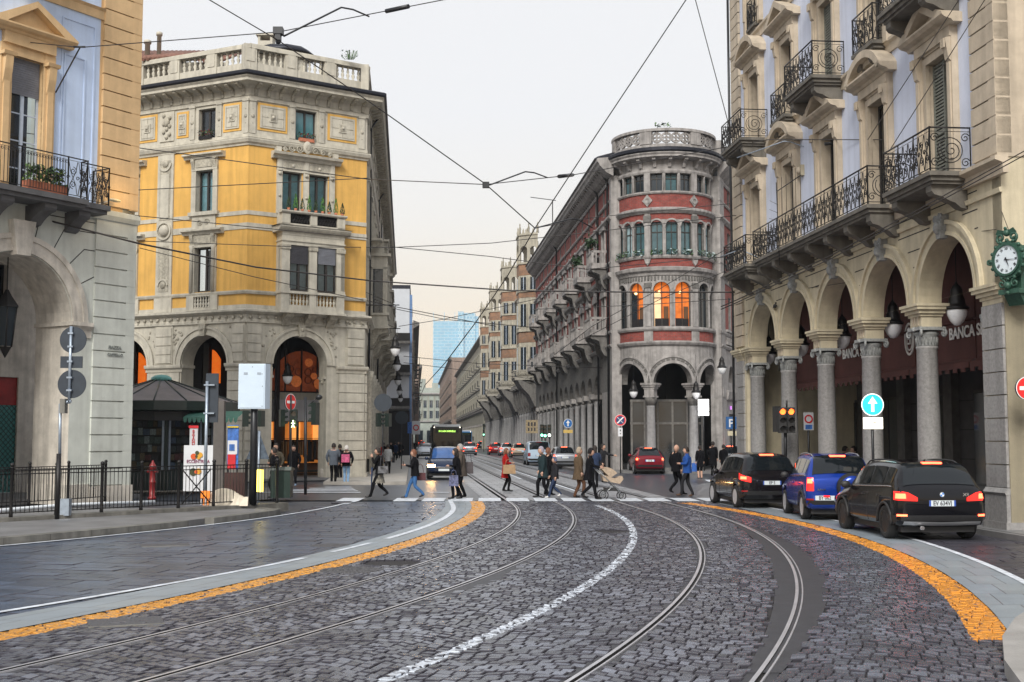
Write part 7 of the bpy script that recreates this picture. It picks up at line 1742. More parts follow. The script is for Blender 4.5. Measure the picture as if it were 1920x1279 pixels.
person(1116,915,AWAY,'person with bushy dark hair and a denim backpack, back turned behind the pushchair',1.74,top=NAVY,hairlong=True,arms=('down','front'),group=CR)
person(1130,905,RIGHT-.3,'person in a dark jacket reaching an arm out to the right',1.78,top=DG,arms=('reach','down'),group=CR)
PX,PY=G(1140,936);Mp=T(PX+.1,PY+.05,0,-pi/2+.08);root=thing('pushchair','pushchair with a beige hood and four spoked wheels on the crossing','pushchair',Mp)
beige=cl('beige_canvas',(.42,.33,.25));fm=M('pram_frame',(.35,.36,.37),.3,0,metal=.8)
for(x,y,r_)in((-.26,-.28,.15),(.26,-.28,.15),(-.24,.36,.115),(.24,.36,.115)):
 m=MB();X0=Matrix.Translation((x,y,r_))@Matrix.Rotation(pi/2,4,'Y');m.X=X0;m.tube([(r_*cos(a),r_*sin(a),0)for a in[2*pi*i/20 for i in range(20)]],.016,tyre,5,True)
 for k in range(8):a=k*pi/4;m.tube([(0,0,0),(r_*cos(a),r_*sin(a),0)],.005,fm,3)
 m.build('wheel',root)
m=MB()
for s_ in(-1,1):m.tube([(s_*.25,-.30,.15),(s_*.25,.06,.48),(s_*.25,.36,.13)],.014,fm,5);m.tube([(s_*.25,.30,.25),(s_*.24,-.1,.62),(s_*.24,-.52,1.02)],.016,fm,5)
m.tube([(-.24,-.52,1.02),(.24,-.52,1.02)],.02,blackp,6);m.box(-.22,.22,-.22,.22,.28,.38,blackp);m.build('frame',root)
m=MB();m.bar([(-.28,.62),(.28,.52),(.40,.68),(.36,.78),(.1,.70),(-.20,.80),(-.34,.84)],-.22,.22,beige);m.build('seat',root)
m=MB()
for i in range(8):
 a0,a1=.25+1.7*i/8,.25+1.7*(i+1)/8
 for u0,u1 in((-.23,.23),):m.poly([(u0,-.05+.36*cos(a0+.6),.72+.36*sin(a0+.2)),(u1,-.05+.36*cos(a0+.6),.72+.36*sin(a0+.2)),(u1,-.05+.36*cos(a1+.6),.72+.36*sin(a1+.2)),(u0,-.05+.36*cos(a1+.6),.72+.36*sin(a1+.2))],beige)
 for s_ in(-.23,.23):m.poly([(s_,-.05,.72),(s_,-.05+.36*cos(a0+.6),.72+.36*sin(a0+.2)),(s_,-.05+.36*cos(a1+.6),.72+.36*sin(a1+.2))],beige)
m.build('hood',root)
person(1268,928,RIGHT+.55,'bald person in a black leather jacket walking beside the blue jacket',1.80,hair='none',stride=.13,phase=1,arms=('pocket','down'),bulk=1.08,group=CR,turn=.3)
person(1289,930,LEFT-.1,'person in a bright blue padded jacket with hands together',1.74,top=BLU,legs=DG,stride=.12,phase=-1,arms=('front','front'),bulk=1.12,shoe=cl('brown_shoe',(.10,.06,.04)),group=CR)
person(1313,898,AWAY,'person in a black coat with a blue carrier bag walking away to the right',1.68,coat=.16,woman=True,socks=skin_m,arms=('down','bag'))
bx,by=G(1303,897);m=MB();m.box(-.16,.16,-.06,.06,.35,.78,M('blue_plastic',(.03,.12,.45),.5,.2,9));m.tube([(-.06,0,.78),(0,0,.93),(.06,0,.78)],.01,MATS['blue_plastic'],4);tag(m.build('carrier_bag',None,T(bx,by,0)),'blue carrier bag hanging beside the black coat','bag')
person(1337,893,RIGHT+.9,'tall person in a long black overcoat looking up, right of the parking sign',1.86,coat=.2,arms=('pocket','down'),bulk=1.15);person(1357,893,AWAY-.5,'person in black half hidden behind the dark people carrier',1.7,coat=.1)
person(625,908,AWAY,'person in a grey and black hooded jacket with white trainers, back turned',1.82,top=M('cloth_two_tone',(.10,.12,.15),.9,.3,3),shoe=WHT,arms=('pocket','pocket'),bulk=1.12,hood=False,z0=.0)
o,Mx,wr,H=person(649,908,AWAY,'person with white hair, black jacket and light blue jeans, back turned',1.72,legs=LJEAN,hair='white',arms=('pocket','pocket'),bulk=1.1)
pk=M('pink_pack',(.55,.10,.22),.7,.6,12);m=MB();m.box(-.20,.16,-.30,-.13,.98,1.34,pk);m.tube([(-.12,-.13,1.32),(-.12,0,1.44)],.02,SHOE,4);m.tube([(.1,-.13,1.32),(.1,0,1.44)],.02,SHOE,4);tag(m.build('backpack',None,Mx),'small pink patterned backpack worn by the white haired person','backpack')
person(637,900,AWAY+.4,'person in dark clothes mostly hidden between the two with backs turned',1.74)
person(550,912,TOWARD,'young person in an open black jacket walking towards the viewer from the shop',1.74,legs=DG,top=BLK,stride=.07,arms=('pocket','down'),shoe=cl('blue_shoe',(.25,.34,.45)))
person(517,922,TOWARD-.3,'person in a dark coat standing behind the one with folded arms',1.84,top=cl('olive',(.07,.06,.045)),arms=('pocket','pocket'))
person(514,934,LEFT-.2,'person in black with folded arms beside the dark litter bins',1.72,arms=('cross','cross'),bulk=1.1,woman=True)
o,Mx,wr,H=person(727,892,AWAY,'person in a pale grey jacket walking away down the left pavement',1.70,top=GRY,woman=True,arms=('down','bag'),stride=.05)
bag(Mx,(.30,0,.72),.28,.28,.14,DG,'dark bag on the arm of the pale grey jacket',.2)
PG='people far down the left pavement'
rn=random.Random(11)
for i,(px_,py_,t_,l_)in enumerate(((712,876,RED,'in a red top'),(719,872,BLK,'in black nearest the traffic light pole'),(733,868,BLK,'in black beside the white awning'),(741,866,NAVY,'in navy behind the traffic pole'),(747,862,DG,'in dark grey farther down'),(752,858,BLK,'in black near the kerb line'),(779,851,BLK,'crossing the roadway far off left of the bus'),(770,849,DG,'in grey at the far end of the pavement'))):
 person(px_,py_,AWAY if i%2 else TOWARD,'small distant person '+l_+', left side',1.72,top=t_,stride=.06,group=PG)
PR_='people under the right arcades'
for i,(px_,py_,l_)in enumerate(((1394,905,'by the first grey pillar'),(1585,930,'between the blue SUV roof and a column'),(1604,931,'second head past the blue SUV roof'),(1424,905,'just showing over the roof of the dark people carrier'))):
 person(px_,py_,RIGHT if i%2 else LEFT,'arcade person '+l_,1.76,top=(DG,BLK,BRN,BLK)[i],group=PR_)
# ================================================================ STREET FURNITURE, LEFT
signback=M('sign_back',(.035,.045,.06),.5,.15,6,metal=.3);galv=M('galvanised',(.34,.40,.48),.4,.15,9,metal=.6);dkgreen=M('signal_green',(.005,.014,.011),.45,.15,8);kiosk_m=M('kiosk_metal',(.018,.03,.028),.4,.2,5);zinc=M('kiosk_roof',(.13,.12,.13),.55,.2,2,.1,30)
whitb=M('white_board',(.66,.68,.72),.5,.06,3);redb=M('red_board',(.62,.02,.03),.5,.08,4);bluebd=M('blue_board',(.05,.16,.5),.5,.5,7)
def tb_(name,pts,r,mat,label,cat,group=None,n=8):m=MB();m.tube(pts,r,mat,n);return tag(m.build(name),label,cat,group)
fpx=[20,105,190,264,334,400,461,519];fpt=[Vector(G(x,970-27*(x-20)/499,.22))for x in fpx]
a,b=fpt[0],fpt[-1];d=(b-a).normalized();nrm=Vector((d.y,-d.x));ext=a-d*7
m=MB();m.slab([(ext.x+nrm.x*.16,ext.y+nrm.y*.16),(b.x+d.x*.3+nrm.x*.16,b.y+d.y*.3+nrm.y*.16),(b.x+d.x*.3-nrm.x*.3,b.y+d.y*.3-nrm.y*.3),(ext.x-nrm.x*.3,ext.y-nrm.y*.3)],.0,.22,kerb_m)
for i in range(24):q=ext+d*(i*.95);m.box(q.x,q.x+.012,q.y-.2,q.y+.2,.2,.224,joint)if 0 else None
o=m.build('kerb_ledge');o['kind']='structure'
def fence(pts,z0,hgt,root,xp=(),name='railing_panel'):
 for i,p in enumerate(pts):
  m=MB();m.lathe([(.05,z0-.05),(.045,z0+.1),(.042,z0+.15),(.042,z0+hgt+.02),(.052,z0+hgt+.03),(.02,z0+hgt+.05)],(p.x,p.y,0),iron,8);m.ball((p.x,p.y,z0+hgt+.09),.055,iron,8,6);m.build('post',root,rel(root,Matrix()))
  if i==len(pts)-1:break
  q=pts[i+1];L_=(q-p).length;dd=(q-p)/L_;m=MB()
  for z in(z0+.1,z0+hgt-.12,z0+hgt-.02):m.tube([(p.x,p.y,z),(q.x,q.y,z)],.018,iron,4)
  if i in xp:
   a_,b_=p+dd*L_*.1,p+dd*L_*.9
   for u,v in((a_,b_),(b_,a_)):m.tube([(u.x,u.y,z0+.1),(v.x,v.y,z0+hgt-.12)],.018,iron,4)
  n=int(L_/.11)
  for k in range(1,n):c=p+dd*L_*k/n;m.tube([(c.x,c.y,z0+.08),(c.x,c.y,z0+hgt-.02)],.0095,iron,4)
  m.build(name,root,rel(root,Matrix()))
root=thing('iron_railing','black iron railing with ball topped posts along the near left pavement','railing',T(a.x,a.y))
fence([a-d*4.6,a-d*2.3]+fpt,.22,1.12,root,xp=(6,))
bp=[Vector(G(x,y,.14))for x,y in((-60,952),(54,947),(127,942),(197,937))];root=thing('iron_railing','second black railing standing behind the first, in front of the portico pier','railing',T(bp[0].x,bp[0].y));fence(bp,.14,1.1,root)
m=MB();pp=[(*G(x,y,.2),.2)for x,y in((-80,961),(0,957),(120,947),(290,941))];m.tube(pp,.05,M('white_tube',(.75,.8,.85),.3,.05),8);tag(m.build('white_tube'),'long white tube lying on the pavement behind the railing','tube')
m=MB();q=G(122,965,.22);m.box(q[0]-.12,q[0]+.12,q[1]-.1,q[1]+.1,.2,.6,galv);tag(m.build('utility_box'),'small grey box at the foot of the railing near the sign pole','box')
bx,by=G(107,972,.22);root=thing('road_sign','two dark round sign backs and a small plate on a grey pole','road sign',T(bx,by,.2));pz=lambda y:P(131,y,by).z-.2
x2=P(131,700,by).x-bx;x3=P(113,760,by).x-bx
m=MB();m.tube([(0,0,0),(0,0,1.5)],.055,iron,8);m.tube([(.02,0,1.4),(x3,0,pz(757))],.035,galv,8);m.tube([(x3,0,pz(757)),(x2+.05,0,pz(752))],.035,galv,8);m.tube([(x2,0,pz(757)),(x2,0,pz(612))],.035,galv,8);m.box(x3+.02,x3+.14,-.1,.1,pz(775),pz(748),kerb_m);m.build('pole',root)
for y,r in((637,.31),(720,.33)):m=MB();m.X=Matrix.Translation((x2+.04,.05,pz(y)))@Matrix.Rotation(pi/2,4,'X');m.lathe([(.0001,-.01),(r,-.01),(r,.015),(.0001,.015)],(0,0,0),signback,32,False);m.X=None;m.build('sign_plate',root)
m=MB();m.box(x2-.24,x2+.27,.03,.06,pz(690),pz(668),signback);m.build('sign_plate',root)
for y in(625,650,678,708,732):m=MB();m.box(x2-.06,x2+.06,-.045,.03,pz(y)-.02,pz(y)+.02,galv);m.build('clamp',root)
bx,by=G(285,936,.14);m=MB();hy=M('hydrant_red',(.20,.010,.012),.45,.2,8);m.lathe([(.13,0),(.13,.08),(.09,.1),(.09,.5),(.11,.52),(.11,.56),(.085,.6),(.085,.95),(.12,.97),(.12,1.03),(.08,1.1),(.04,1.16),(.03,1.22),(.0001,1.23)],(0,0,0),hy,14)
for s_ in(-1,1):m.tube([(0,0,.88),(s_*.17,0,.88)],.05,hy,8)
tag(m.build('hydrant',None,T(bx,by,.13)),'red fire hydrant column behind the railing in front of the kiosk','hydrant')
kc=P(300,822,47.2);root=thing('news_kiosk','dark octagonal news kiosk with a ribbed grey roof in front of the yellow building','kiosk',T(kc.x,47.2,.13));zz=lambda y,D=44.6:P(300,y,D).z-.13
m=MB();ev=zz(752);m.lathe([(2.9,ev-.0),(2.94,ev+.02),(.25,zz(712,47.2))],(0,0,0),zinc,16,False,a0=pi/16,a1=2*pi+pi/16)
for k in range(16):a_=pi/16+k*pi/8;m.tube([(2.94*cos(a_),2.94*sin(a_),ev+.03),(.25*cos(a_),.25*sin(a_),zz(712,47.2)+.02)],.03,kiosk_m,4)
m.build('roof',root);m=MB();m.lathe([(2.8,ev-.36),(2.98,ev-.32),(2.98,ev+.0),(2.9,ev+.02)],(0,0,0),kiosk_m,16,False,a0=pi/16,a1=2*pi+pi/16);m.lathe([(2.5,ev-.7),(2.5,ev-.34)],(0,0,0),blackp,16,False,a0=pi/16,a1=2*pi+pi/16);m.build('eaves_band',root)
m=MB();m.lathe([(.42,zz(712,47.2)-.05),(.38,zz(708,47.2)),(.25,zz(704,47.2)),(.0001,zz(702,47.2))],(0,0,0),M('dome_green',(.10,.32,.30),.35,.2,4),14);m.build('dome',root)
m=MB();Rk=2.0;
for k in range(8):
 a_=pi/8+k*pi/4;m.box(Rk*cos(a_)-.06,Rk*cos(a_)+.06,Rk*sin(a_)-.06,Rk*sin(a_)+.06,0,ev-.4,kiosk_m)
m.lathe([(Rk-.05,0),(Rk-.05,.75)],(0,0,0),kiosk_m,8,False,a0=pi/8,a1=2*pi+pi/8);m.lathe([(Rk-.35,.75),(Rk-.35,ev-.3)],(0,0,0),M('kiosk_dark',(.012,.014,.014),.4,.3,3),8,False,a0=pi/8,a1=2*pi+pi/8);m.build('walls',root)
rn=random.Random(3);mags=[M('print_'+n_,c_,.5,.7,25)for n_,c_ in(('red',(.06,.02,.02)),('blue',(.03,.05,.08)),('pale',(.12,.15,.15)),('green',(.03,.05,.045)),('ochre',(.07,.055,.03)),('dark',(.02,.022,.026)),('dark2',(.035,.04,.045)),('dark3',(.02,.03,.03)))]
for k in range(4,8):
 a0,a1=pi/8+(k-.0)*pi/4,pi/8+(k+1.0)*pi/4;A_,B_=Vector((Rk*cos(a0),Rk*sin(a0))),Vector((Rk*cos(a1),Rk*sin(a1)));dd=(B_-A_).normalized();L_=(B_-A_).length;nn_=Vector((dd.y,-dd.x));m=MB();m.X=T(A_.x,A_.y,0,atan2(dd.y,dd.x))
 for r_ in range(7):
  x=.22
  while x<L_-.3:w_=rn.uniform(.14,.24);m.box(x,x+w_,.06,.09,.8+r_*.31,.8+r_*.31+rn.uniform(.2,.28),rn.choice(mags));x+=w_+.02
 m.build('magazine_display',root)
 m=MB();m.X=T(A_.x,A_.y,0,atan2(dd.y,dd.x));m.box(.08,.16,-.03,.03,.75,ev-.5,galv);m.box(L_-.16,L_-.08,-.03,.03,.75,ev-.5,galv);m.box(.08,L_-.08,-.03,.03,ev-.55,ev-.48,galv);m.build('display_frame',root)
m=MB();aw=M('awning_green',(.02,.09,.07),.7,.2,4);x0_=P(350,780,44.8).x-kc.x;x1_=P(452,780,44.8).x-kc.x;za,zb_=zz(770,44.8),zz(783,44.8)
m.poly([(x0_,-1.6,za),(x1_,-1.6,za),(x1_,-2.9,zb_),(x0_,-2.9,zb_)],aw);n=12
for i in range(n):u=x0_+(x1_-x0_)*i/n;w_=(x1_-x0_)/n;m.poly([(u,-2.9,zb_),(u+w_,-2.9,zb_),(u+w_*.8,-2.92,zb_-.16),(u+w_*.5,-2.92,zb_-.2),(u+w_*.2,-2.92,zb_-.16)],aw)
m.build('awning',root)
def board(px0,px1,py0,py1,D,mat,name,label,cat,z0=None,th=.06,leg=True):
 a_,b_=P(px0,py0,D),P(px1,py1,D);m=MB();m.box(a_.x,b_.x,D,D+th,b_.z,a_.z,mat)
 o=m.build(name);tag(o,label,cat)
 if leg:m=MB();m.box(a_.x,a_.x+.06,D+.01,D+th-.01,.13,b_.z,darkmetal);m.box(b_.x-.06,b_.x,D+.01,D+th-.01,.13,b_.z,darkmetal);m.build('leg',o)
 return o,a_,b_
o,a_,b_=board(345,398,835,921,41.5,whitb,'poster_board','white standing poster board with fruit drawing and red lettering by the kiosk','poster')
txt(o,'ECCENTRICA',.15,M('letter_purple',(.22,.03,.10),.6,0),((a_.x+b_.x)/2,41.48,P(370,868,41.5).z-.0),name='lettering',align='CENTER',font_sx=.86,ext=.002)
m=MB();rn=random.Random(9);c_=P(370,856,41.5)
for i,(dx,dz,r,mt)in enumerate(((-.12,0,.10,'a'),(.1,.05,.09,'b'),(0,.12,.07,'c'),(.05,-.04,.06,'b'),(-.02,.0,.05,'c'))):m.disc((c_.x+dx,41.47-i*.002,c_.z+dz),r,M('fruit_'+mt,{'a':(.65,.10,.02),'b':(.7,.35,.03),'c':(.05,.06,.02)}[mt],.5,0),14)
c2=P(368,885,41.5)
for i,(dx,dz,r,mt)in enumerate(((-.1,0,.13,'c'),(.08,.02,.1,'b'),(.0,.0,.06,'a'))):m.disc((c2.x+dx,41.47-i*.002,c2.z+dz),r,M('fruit_'+mt),14)
m.build('fruit_print',o)
o,a_,b_=board(356,370,798,838,43.2,whitb,'drinks_sign','narrow vertical white drinks sign with red letters on the kiosk front','sign',leg=False)
m=MB();m.box(a_.x-.03,b_.x+.03,43.17,43.2,P(0,803,43.2).z,a_.z,redb);m.build('red_header',o)
for i,ch in enumerate('BEVANDE'):txt(o,ch,.15,redb,((a_.x+b_.x)/2,43.18,P(0,810+i*4.6,43.2).z-.03),name='lettering',align='CENTER',ext=.002)
o,a_,b_=board(427,446,797,880,43.6,bluebd,'newspaper_stand','tall newspaper stand with blue top, white poster and red foot by the kiosk','stand')
m=MB();m.box(a_.x+.02,b_.x-.03,43.56,43.6,P(0,852,43.6).z,P(0,826,43.6).z,whitb);m.box(a_.x+.03,b_.x-.08,43.55,43.6,P(0,880,43.6).z,P(0,852,43.6).z,redb);m.box(a_.x+.08,b_.x-.12,43.54,43.56,P(0,845,43.6).z,P(0,833,43.6).z,bluebd);m.box(a_.x,b_.x,43.55,43.6,P(0,802,43.6).z,P(0,799,43.6).z,M('yellow_strip',(.7,.5,.03),.5));m.build('posters',o)
o,a_,b_=board(403,458,886,932,41,M('brown_panel',(.045,.014,.012),.5,.2,4),'brown_panel','dark brown low panel fixed behind the railing near the litter bins','panel')
o=G(409,938,.14);m=MB();m.box(-.16,.16,-.12,.12,0,P(409,752,o[1]).z-.13,M('brown_post',(.10,.09,.085),.6,.2,4));tag(m.build('square_post',None,T(o[0],o[1],.13)),'tall square grey-brown post beside the kiosk','post')
o=G(384,945,.22);root=thing('road_sign','tall narrow dark sign back on a silver pole in front of the kiosk','road sign',T(o[0],o[1],.2));hz=lambda y,D=o[1]:P(387,y,D).z-.2
m=MB();m.tube([(0,0,0),(0,0,hz(715))],.045,galv,10);m.build('pole',root);m=MB();m.box(-.05,.3,.06,.12,hz(792),hz(700),signback);m.build('sign_plate',root)
for y in(722,775):m=MB();m.box(-.08,.22,-.055,.06,hz(y)-.02,hz(y)+.02,galv);m.build('clamp',root)
o=G(424,947,.22);root=thing('plastic_barrier','low cream barrier shell with orange and white striped end on the ledge','barrier',T(o[0],o[1],.2,.12))
m=MB();cr=M('barrier_cream',(.58,.52,.42),.5,.15,4);n=10
for i in range(n):
 x0,x1=-.6+1.2*i/n,-.6+1.2*(i+1)/n;h0,h1=.24+.24*sin(pi*min(1,i/n*1.15)),.24+.24*sin(pi*min(1,(i+1)/n*1.15));m.poly([(x0,-.2,0),(x1,-.2,0),(x1,-.1,h1),(x0,-.1,h0)],cr);m.poly([(x0,-.1,h0),(x1,-.1,h1),(x1,.1,h1),(x0,.1,h0)],cr);m.poly([(x0,.1,h0),(x1,.1,h1),(x1,.2,0),(x0,.2,0)],cr)
m.build('shell',root)
m=MB();og=M('reflect_orange',(.8,.2,.02),.4,0,emit=.6,ecol=(1,.3,.05));m.box(-.66,-.42,-.24,-.2,.22,.42,og)
for k in range(4):m.box(-.66+k*.06,-.63+k*.06,-.245,-.2,.04,.2,og if k%2 else whitb)
m.build('striped_end',root)
o=G(474,946,.22);root=thing('panel_box','large pale blue-white metal box panel on a dark pole behind the railing','sign panel',T(o[0],o[1],.2));hz=lambda y,D=o[1]:P(474,y,D).z-.2;X_=lambda px:P(px,800,o[1]).x-o[0]
m=MB();m.tube([(0,0,0),(0,0,hz(700))],.10,darkmetal,10);m.build('pole',root)
pb=M('panel_white',(.55,.66,.78),.4,.05,3);m=MB();m.box(X_(449),X_(499),-.22,.05,hz(767),hz(683),pb);m.box(X_(451),X_(497),-.235,-.22,hz(765),hz(685),pb)
m.poly([(X_(499),-.22,hz(767)),(X_(505),.02,hz(767)),(X_(505),.02,hz(683)),(X_(499),-.22,hz(683))],pb);m.build('box',root)
m=MB();
for x in(459,484):m.box(X_(x),X_(x+7),-.245,-.23,hz(703),hz(699),galv)
for x,y in((475,689),(493,702),(494,725),(494,762)):m.ball((X_(x),-.24,hz(y)),.012,darkmetal,5,3)
m.build('fittings',root)
SIG='traffic signals of the junction'
sig_off=M('signal_lens_dark',(.02,.02,.02),.2,0,coat=1);sig_g=M('signal_green_lit',(.3,1,.6),.3,0,emit=4,ecol=(.25,1,.55));sig_r=M('signal_red_lit',(1,.15,.03),.3,0,emit=4.5,ecol=(1,.13,.02))
def signal(name,label,px,pyb,pyt,D,lens,ang=0.,pole=None,w=.13,hoods=True,z=None,dbl=0,body=None):
 c=P(px,(pyb+pyt)/2,D);hgt=P(px,pyt,D).z-P(px,pyb,D).z;root=thing(name,label,'traffic light',T(c.x,D,c.z-hgt/2,ang),SIG);n=len(lens)
 for q in range(dbl+1):
  xo=q*w*2.2-dbl*w*1.1
  m=MB();m.box(xo-w,xo+w,-.06,.12,0,hgt,body or dkgreen);m.build('housing',root)
  for k,l in enumerate(lens):
   zc=hgt*(k+.5)/n;r=min(w*.75,hgt/n*.42);m=MB();m.disc((xo,-.065,zc),r,l,16);m.build('lens',root)
   m=MB()
   for i in range(10):a0,a1=pi*i/10-.1,pi*(i+1)/10-.1;m.poly([(xo+r*1.1*cos(a0),-.06,zc+r*1.1*sin(a0)),(xo+r*1.1*cos(a1),-.06,zc+r*1.1*sin(a1)),(xo+r*1.1*cos(a1),-.2,zc+r*1.0*sin(a1)),(xo+r*1.1*cos(a0),-.2,zc+r*1.0*sin(a0))],body or dkgreen)
   m.build('hood',root)
 if pole:
  x,y0,y1=pole;g=P(x,y0,D);t=P(x,y1,D);m=MB();m.tube([(g.x,D+.2,max(g.z,0)),(t.x,D+.2,t.z)],.055,darkmetal,8);m.build('pole',root,rel(root,Matrix()))
 return root
signal('traffic_light','dark green signal head turned left, under the white box panel',462,800,770,39,[sig_off]*3,pi/2+.3);signal('traffic_light','dark green signal head turned right, under the white box panel',487,800,770,39,[sig_off]*3,-pi/2-.3)
o=G(484,944,.14);root=thing('warning_sign','grey triangular sign back on a silver pole above a lit yellow beacon','road sign',T(o[0],o[1],.13));hz=lambda y,D=o[1]:P(484,y,D).z-.13;X_=lambda px:P(px,800,o[1]).x-o[0]
m=MB();m.tube([(0,0,0),(0,0,hz(808))],.035,galv,8);m.build('pole',root);m=MB();m.prism([(X_(462),hz(861)),(X_(505),hz(861)),(X_(484),hz(806))],.04,.07,M('triangle_back',(.08,.11,.15),.5,.5,9));m.build('sign_plate',root)
m=MB();m.box(X_(482),X_(495),-.09,.03,hz(922),hz(881),M('beacon_yellow',(1,.85,.2),.4,0,emit=3.2,ecol=(1,.72,.10)));m.build('beacon',root)
for px_,l in((522,'dark green wheeled litter bin nearest the folded-arms person'),(534,'dark green wheeled litter bin nearer the crossing')):
 o=G(px_,936,.05);m=MB();bm_=M('bin_green',(.010,.028,.022),.5,.2,6);m.bar([(-.26,.1),(.26,.1),(.30,1.0),(-.30,1.0)],-.22,.22,bm_);oo=tag(m.build('litter_bin',None,T(o[0],o[1],0)),l,'bin');m=MB();m.bar([(-.34,1.0),(.32,1.0),(.32,1.06),(-.30,1.12)],-.26,.26,bm_);m.build('lid',oo)
pole_D=G(545,905)[1]
signal('traffic_light','dark signal head turned left beside the no-entry sign',530,800,768,50,[sig_off]*3,pi/2+.5)
r_=signal('pedestrian_light','pedestrian signal showing a lit walking figure beside the no-entry sign',551,800,768,50,[sig_off,sig_off],0,pole=(543,905,740),w=.14)
wmn=M('walk_figure',(.8,1,.6),.4,0,emit=5,ecol=(.75,1,.45));c=P(551,797,49.85);m=MB();m.ball((0,0,.16),.035,wmn,6,4);m.tube([(0,0,.12),(0,0,.02)],.025,wmn,4);m.tube([(0,0,.02),(-.06,0,-.10)],.018,wmn,4);m.tube([(0,0,.02),(.06,0,-.10)],.018,wmn,4);m.tube([(-.07,0,.06),(0,0,.10),(.07,0,.05)],.014,wmn,4);m.build('walking_figure',r_,rel(r_,T(c.x,49.65,c.z)))
def round_sign(px,py,r,D,kind,label,base=None,ang=0.,ex=None,lit=0.):
 c=P(px,py,D);root=thing('road_sign',label,'road sign',T(c.x,D,0,ang));cz=c.z;m=MB()
 red_=M('sign_red'+('_lit' if lit else ''),(.72,.02,.02),.4,0,emit=lit,ecol=(1,.04,.02));wh=M('sign_white'+('_lit' if lit else ''),(.85,.85,.85),.4,0,emit=lit,ecol=(1,1,1));bl=M('sign_blue'+('_lit' if lit else ''),(.01,.13,.42)if not lit else(.03,.42,.50),.4,0,emit=lit*.8,ecol=(.02,.55,.62))
 if kind=='noentry':m.disc((0,0,cz),r,wh,28);m.disc((0,-.006,cz),r*.93,red_,28);m.box(-r*.7,r*.7,-.012,-.008,cz-r*.16,cz+r*.16,wh)
 if kind=='arrow':m.disc((0,0,cz),r,wh,28);m.disc((0,-.006,cz),r*.92,bl,28);m.prism([(-r*.13,cz-r*.62),(r*.13,cz-r*.62),(r*.13,cz+r*.1),(r*.42,cz+r*.1),(0,cz+r*.72),(-r*.42,cz+r*.1),(-r*.13,cz+r*.1)],-.016,-.010,wh)
 if kind=='nostop':
  m.disc((0,0,cz),r,wh,28);m.disc((0,-.006,cz),r*.95,red_,28);m.disc((0,-.012,cz),r*.74,wh if 0 else M('sign_dark_blue',(.03,.05,.15),.4,0),28)
  for s_ in(-1,1):m.prism([(-s_*r*.55-r*.1,cz-r*.5),(-s_*r*.5+r*.1,cz-r*.55),(s_*r*.55+r*.1,cz+r*.5),(s_*r*.5-r*.1,cz+r*.55)],-.022,-.016,wh)
 if kind=='back':m.disc((0,0,cz),r,signback,28)
 m.X=Matrix.Translation((0,.03,cz))@Matrix.Rotation(pi/2,4,'X');m.lathe([(r,-.02),(r*1.0,.02),(.001,.02)],(0,0,0),signback,28,False);m.X=None;m.build('sign_plate',root)
 if base:m=MB();m.tube([(0,.06,0),(0,.06,cz+r*.8)],.035,darkmetal,6);m.build('pole',root)
 if ex:ex(root,cz)
 return root
round_sign(545,754,.34,50.2,'noentry','red no-entry sign above the pedestrian signals by the clothes shop',ang=1.05)
signal('traffic_light','three-lamp signal on the tall dark pole in front of the clothes shop',590,797,755,44.5,[sig_off]*3,-pi/2-.35,pole=(571,928,744),w=.15)
c=P(595,746,44.5);m=MB();m.tube([(-.25,0,-.22),(0,0,0)],.02,darkmetal,5);m.ball((.06,0,.02),.1,darkmetal,8,5,sx=1.3);tag(m.build('traffic_camera',None,T(c.x,44.5,c.z)),'small dark camera arm on top of the tall signal pole','camera')
round_sign(718,755,.38,52,'back','large dark round sign back above two signals on the left pavement',base=True)
signal('traffic_light','left of two green signal heads facing away on the left pavement pole',711,800,775,52,[sig_off]*3,pi/2+.4);signal('traffic_light','right of two green signal heads facing away on the left pavement pole',727,800,775,52,[sig_off]*3,-pi/2-.4)
round_sign(753,783,.42,78,'back','small dark round sign back farther down the left pavement',base=True)
def plate(px,py,w,h,D,mat,label,pole=True,name='road_sign',cat='road sign',ang=0):
 c=P(px,py,D);root=thing(name,label,cat,T(c.x,D,0,ang));m=MB();m.box(-w/2,w/2,-.02,.02,c.z-h/2,c.z+h/2,mat);m.build('sign_plate',root)
 if pole:m=MB();m.tube([(0,.05,0),(0,.05,c.z+h/2)],.04,darkmetal,6);m.build('pole',root)
 return root,c.z
r_,cz=plate(780,802,.8,1.3,120,whitb,'cream rectangular sign with a red ring left of the bus');m=MB();archivolt(m,0,cz,.2,.3,-.04,-.02,redb,16,0,2*pi);m.build('ring',r_)
plate(770,802,.6,1.1,121,bluebd,'small blue and white sign far left of the bus')
for i,(py,D,px)in enumerate(((658,63,741),(686,76,744),(713,91,746),(731,107,749),(744,124,751),(757,146,754))):
 c=P(px,py+10,D);arc_lamp(T(c.x,D,c.z),['nearest white bulb lamp on a bracket over the left pavement','second white bulb lamp over the left pavement','third white bulb lamp over the left pavement','fourth white bulb lamp over the left pavement','fifth white bulb lamp over the left pavement','farthest white bulb lamp over the left pavement'][i],group='bulb lamps along the left pavement')
 m=MB();m.tube([(-2.2,0,2.65),(.2,0,2.65)],.03,iron,5);m.tube([(-2.2,0,3.6),(0,0,2.65)],.02,iron,4);m.build('bracket',C.objects[-1]if 0 else LAMPS['last']if 'last' in LAMPS else None,T(c.x,D,c.z))if 0 else tag(m.build('lamp_bracket',None,T(c.x,D,c.z)),['nearest','second','third','fourth','fifth','farthest'][i]+' iron lamp arm fixed to the street side of the yellow building','bracket','lamp arms on the left facade')
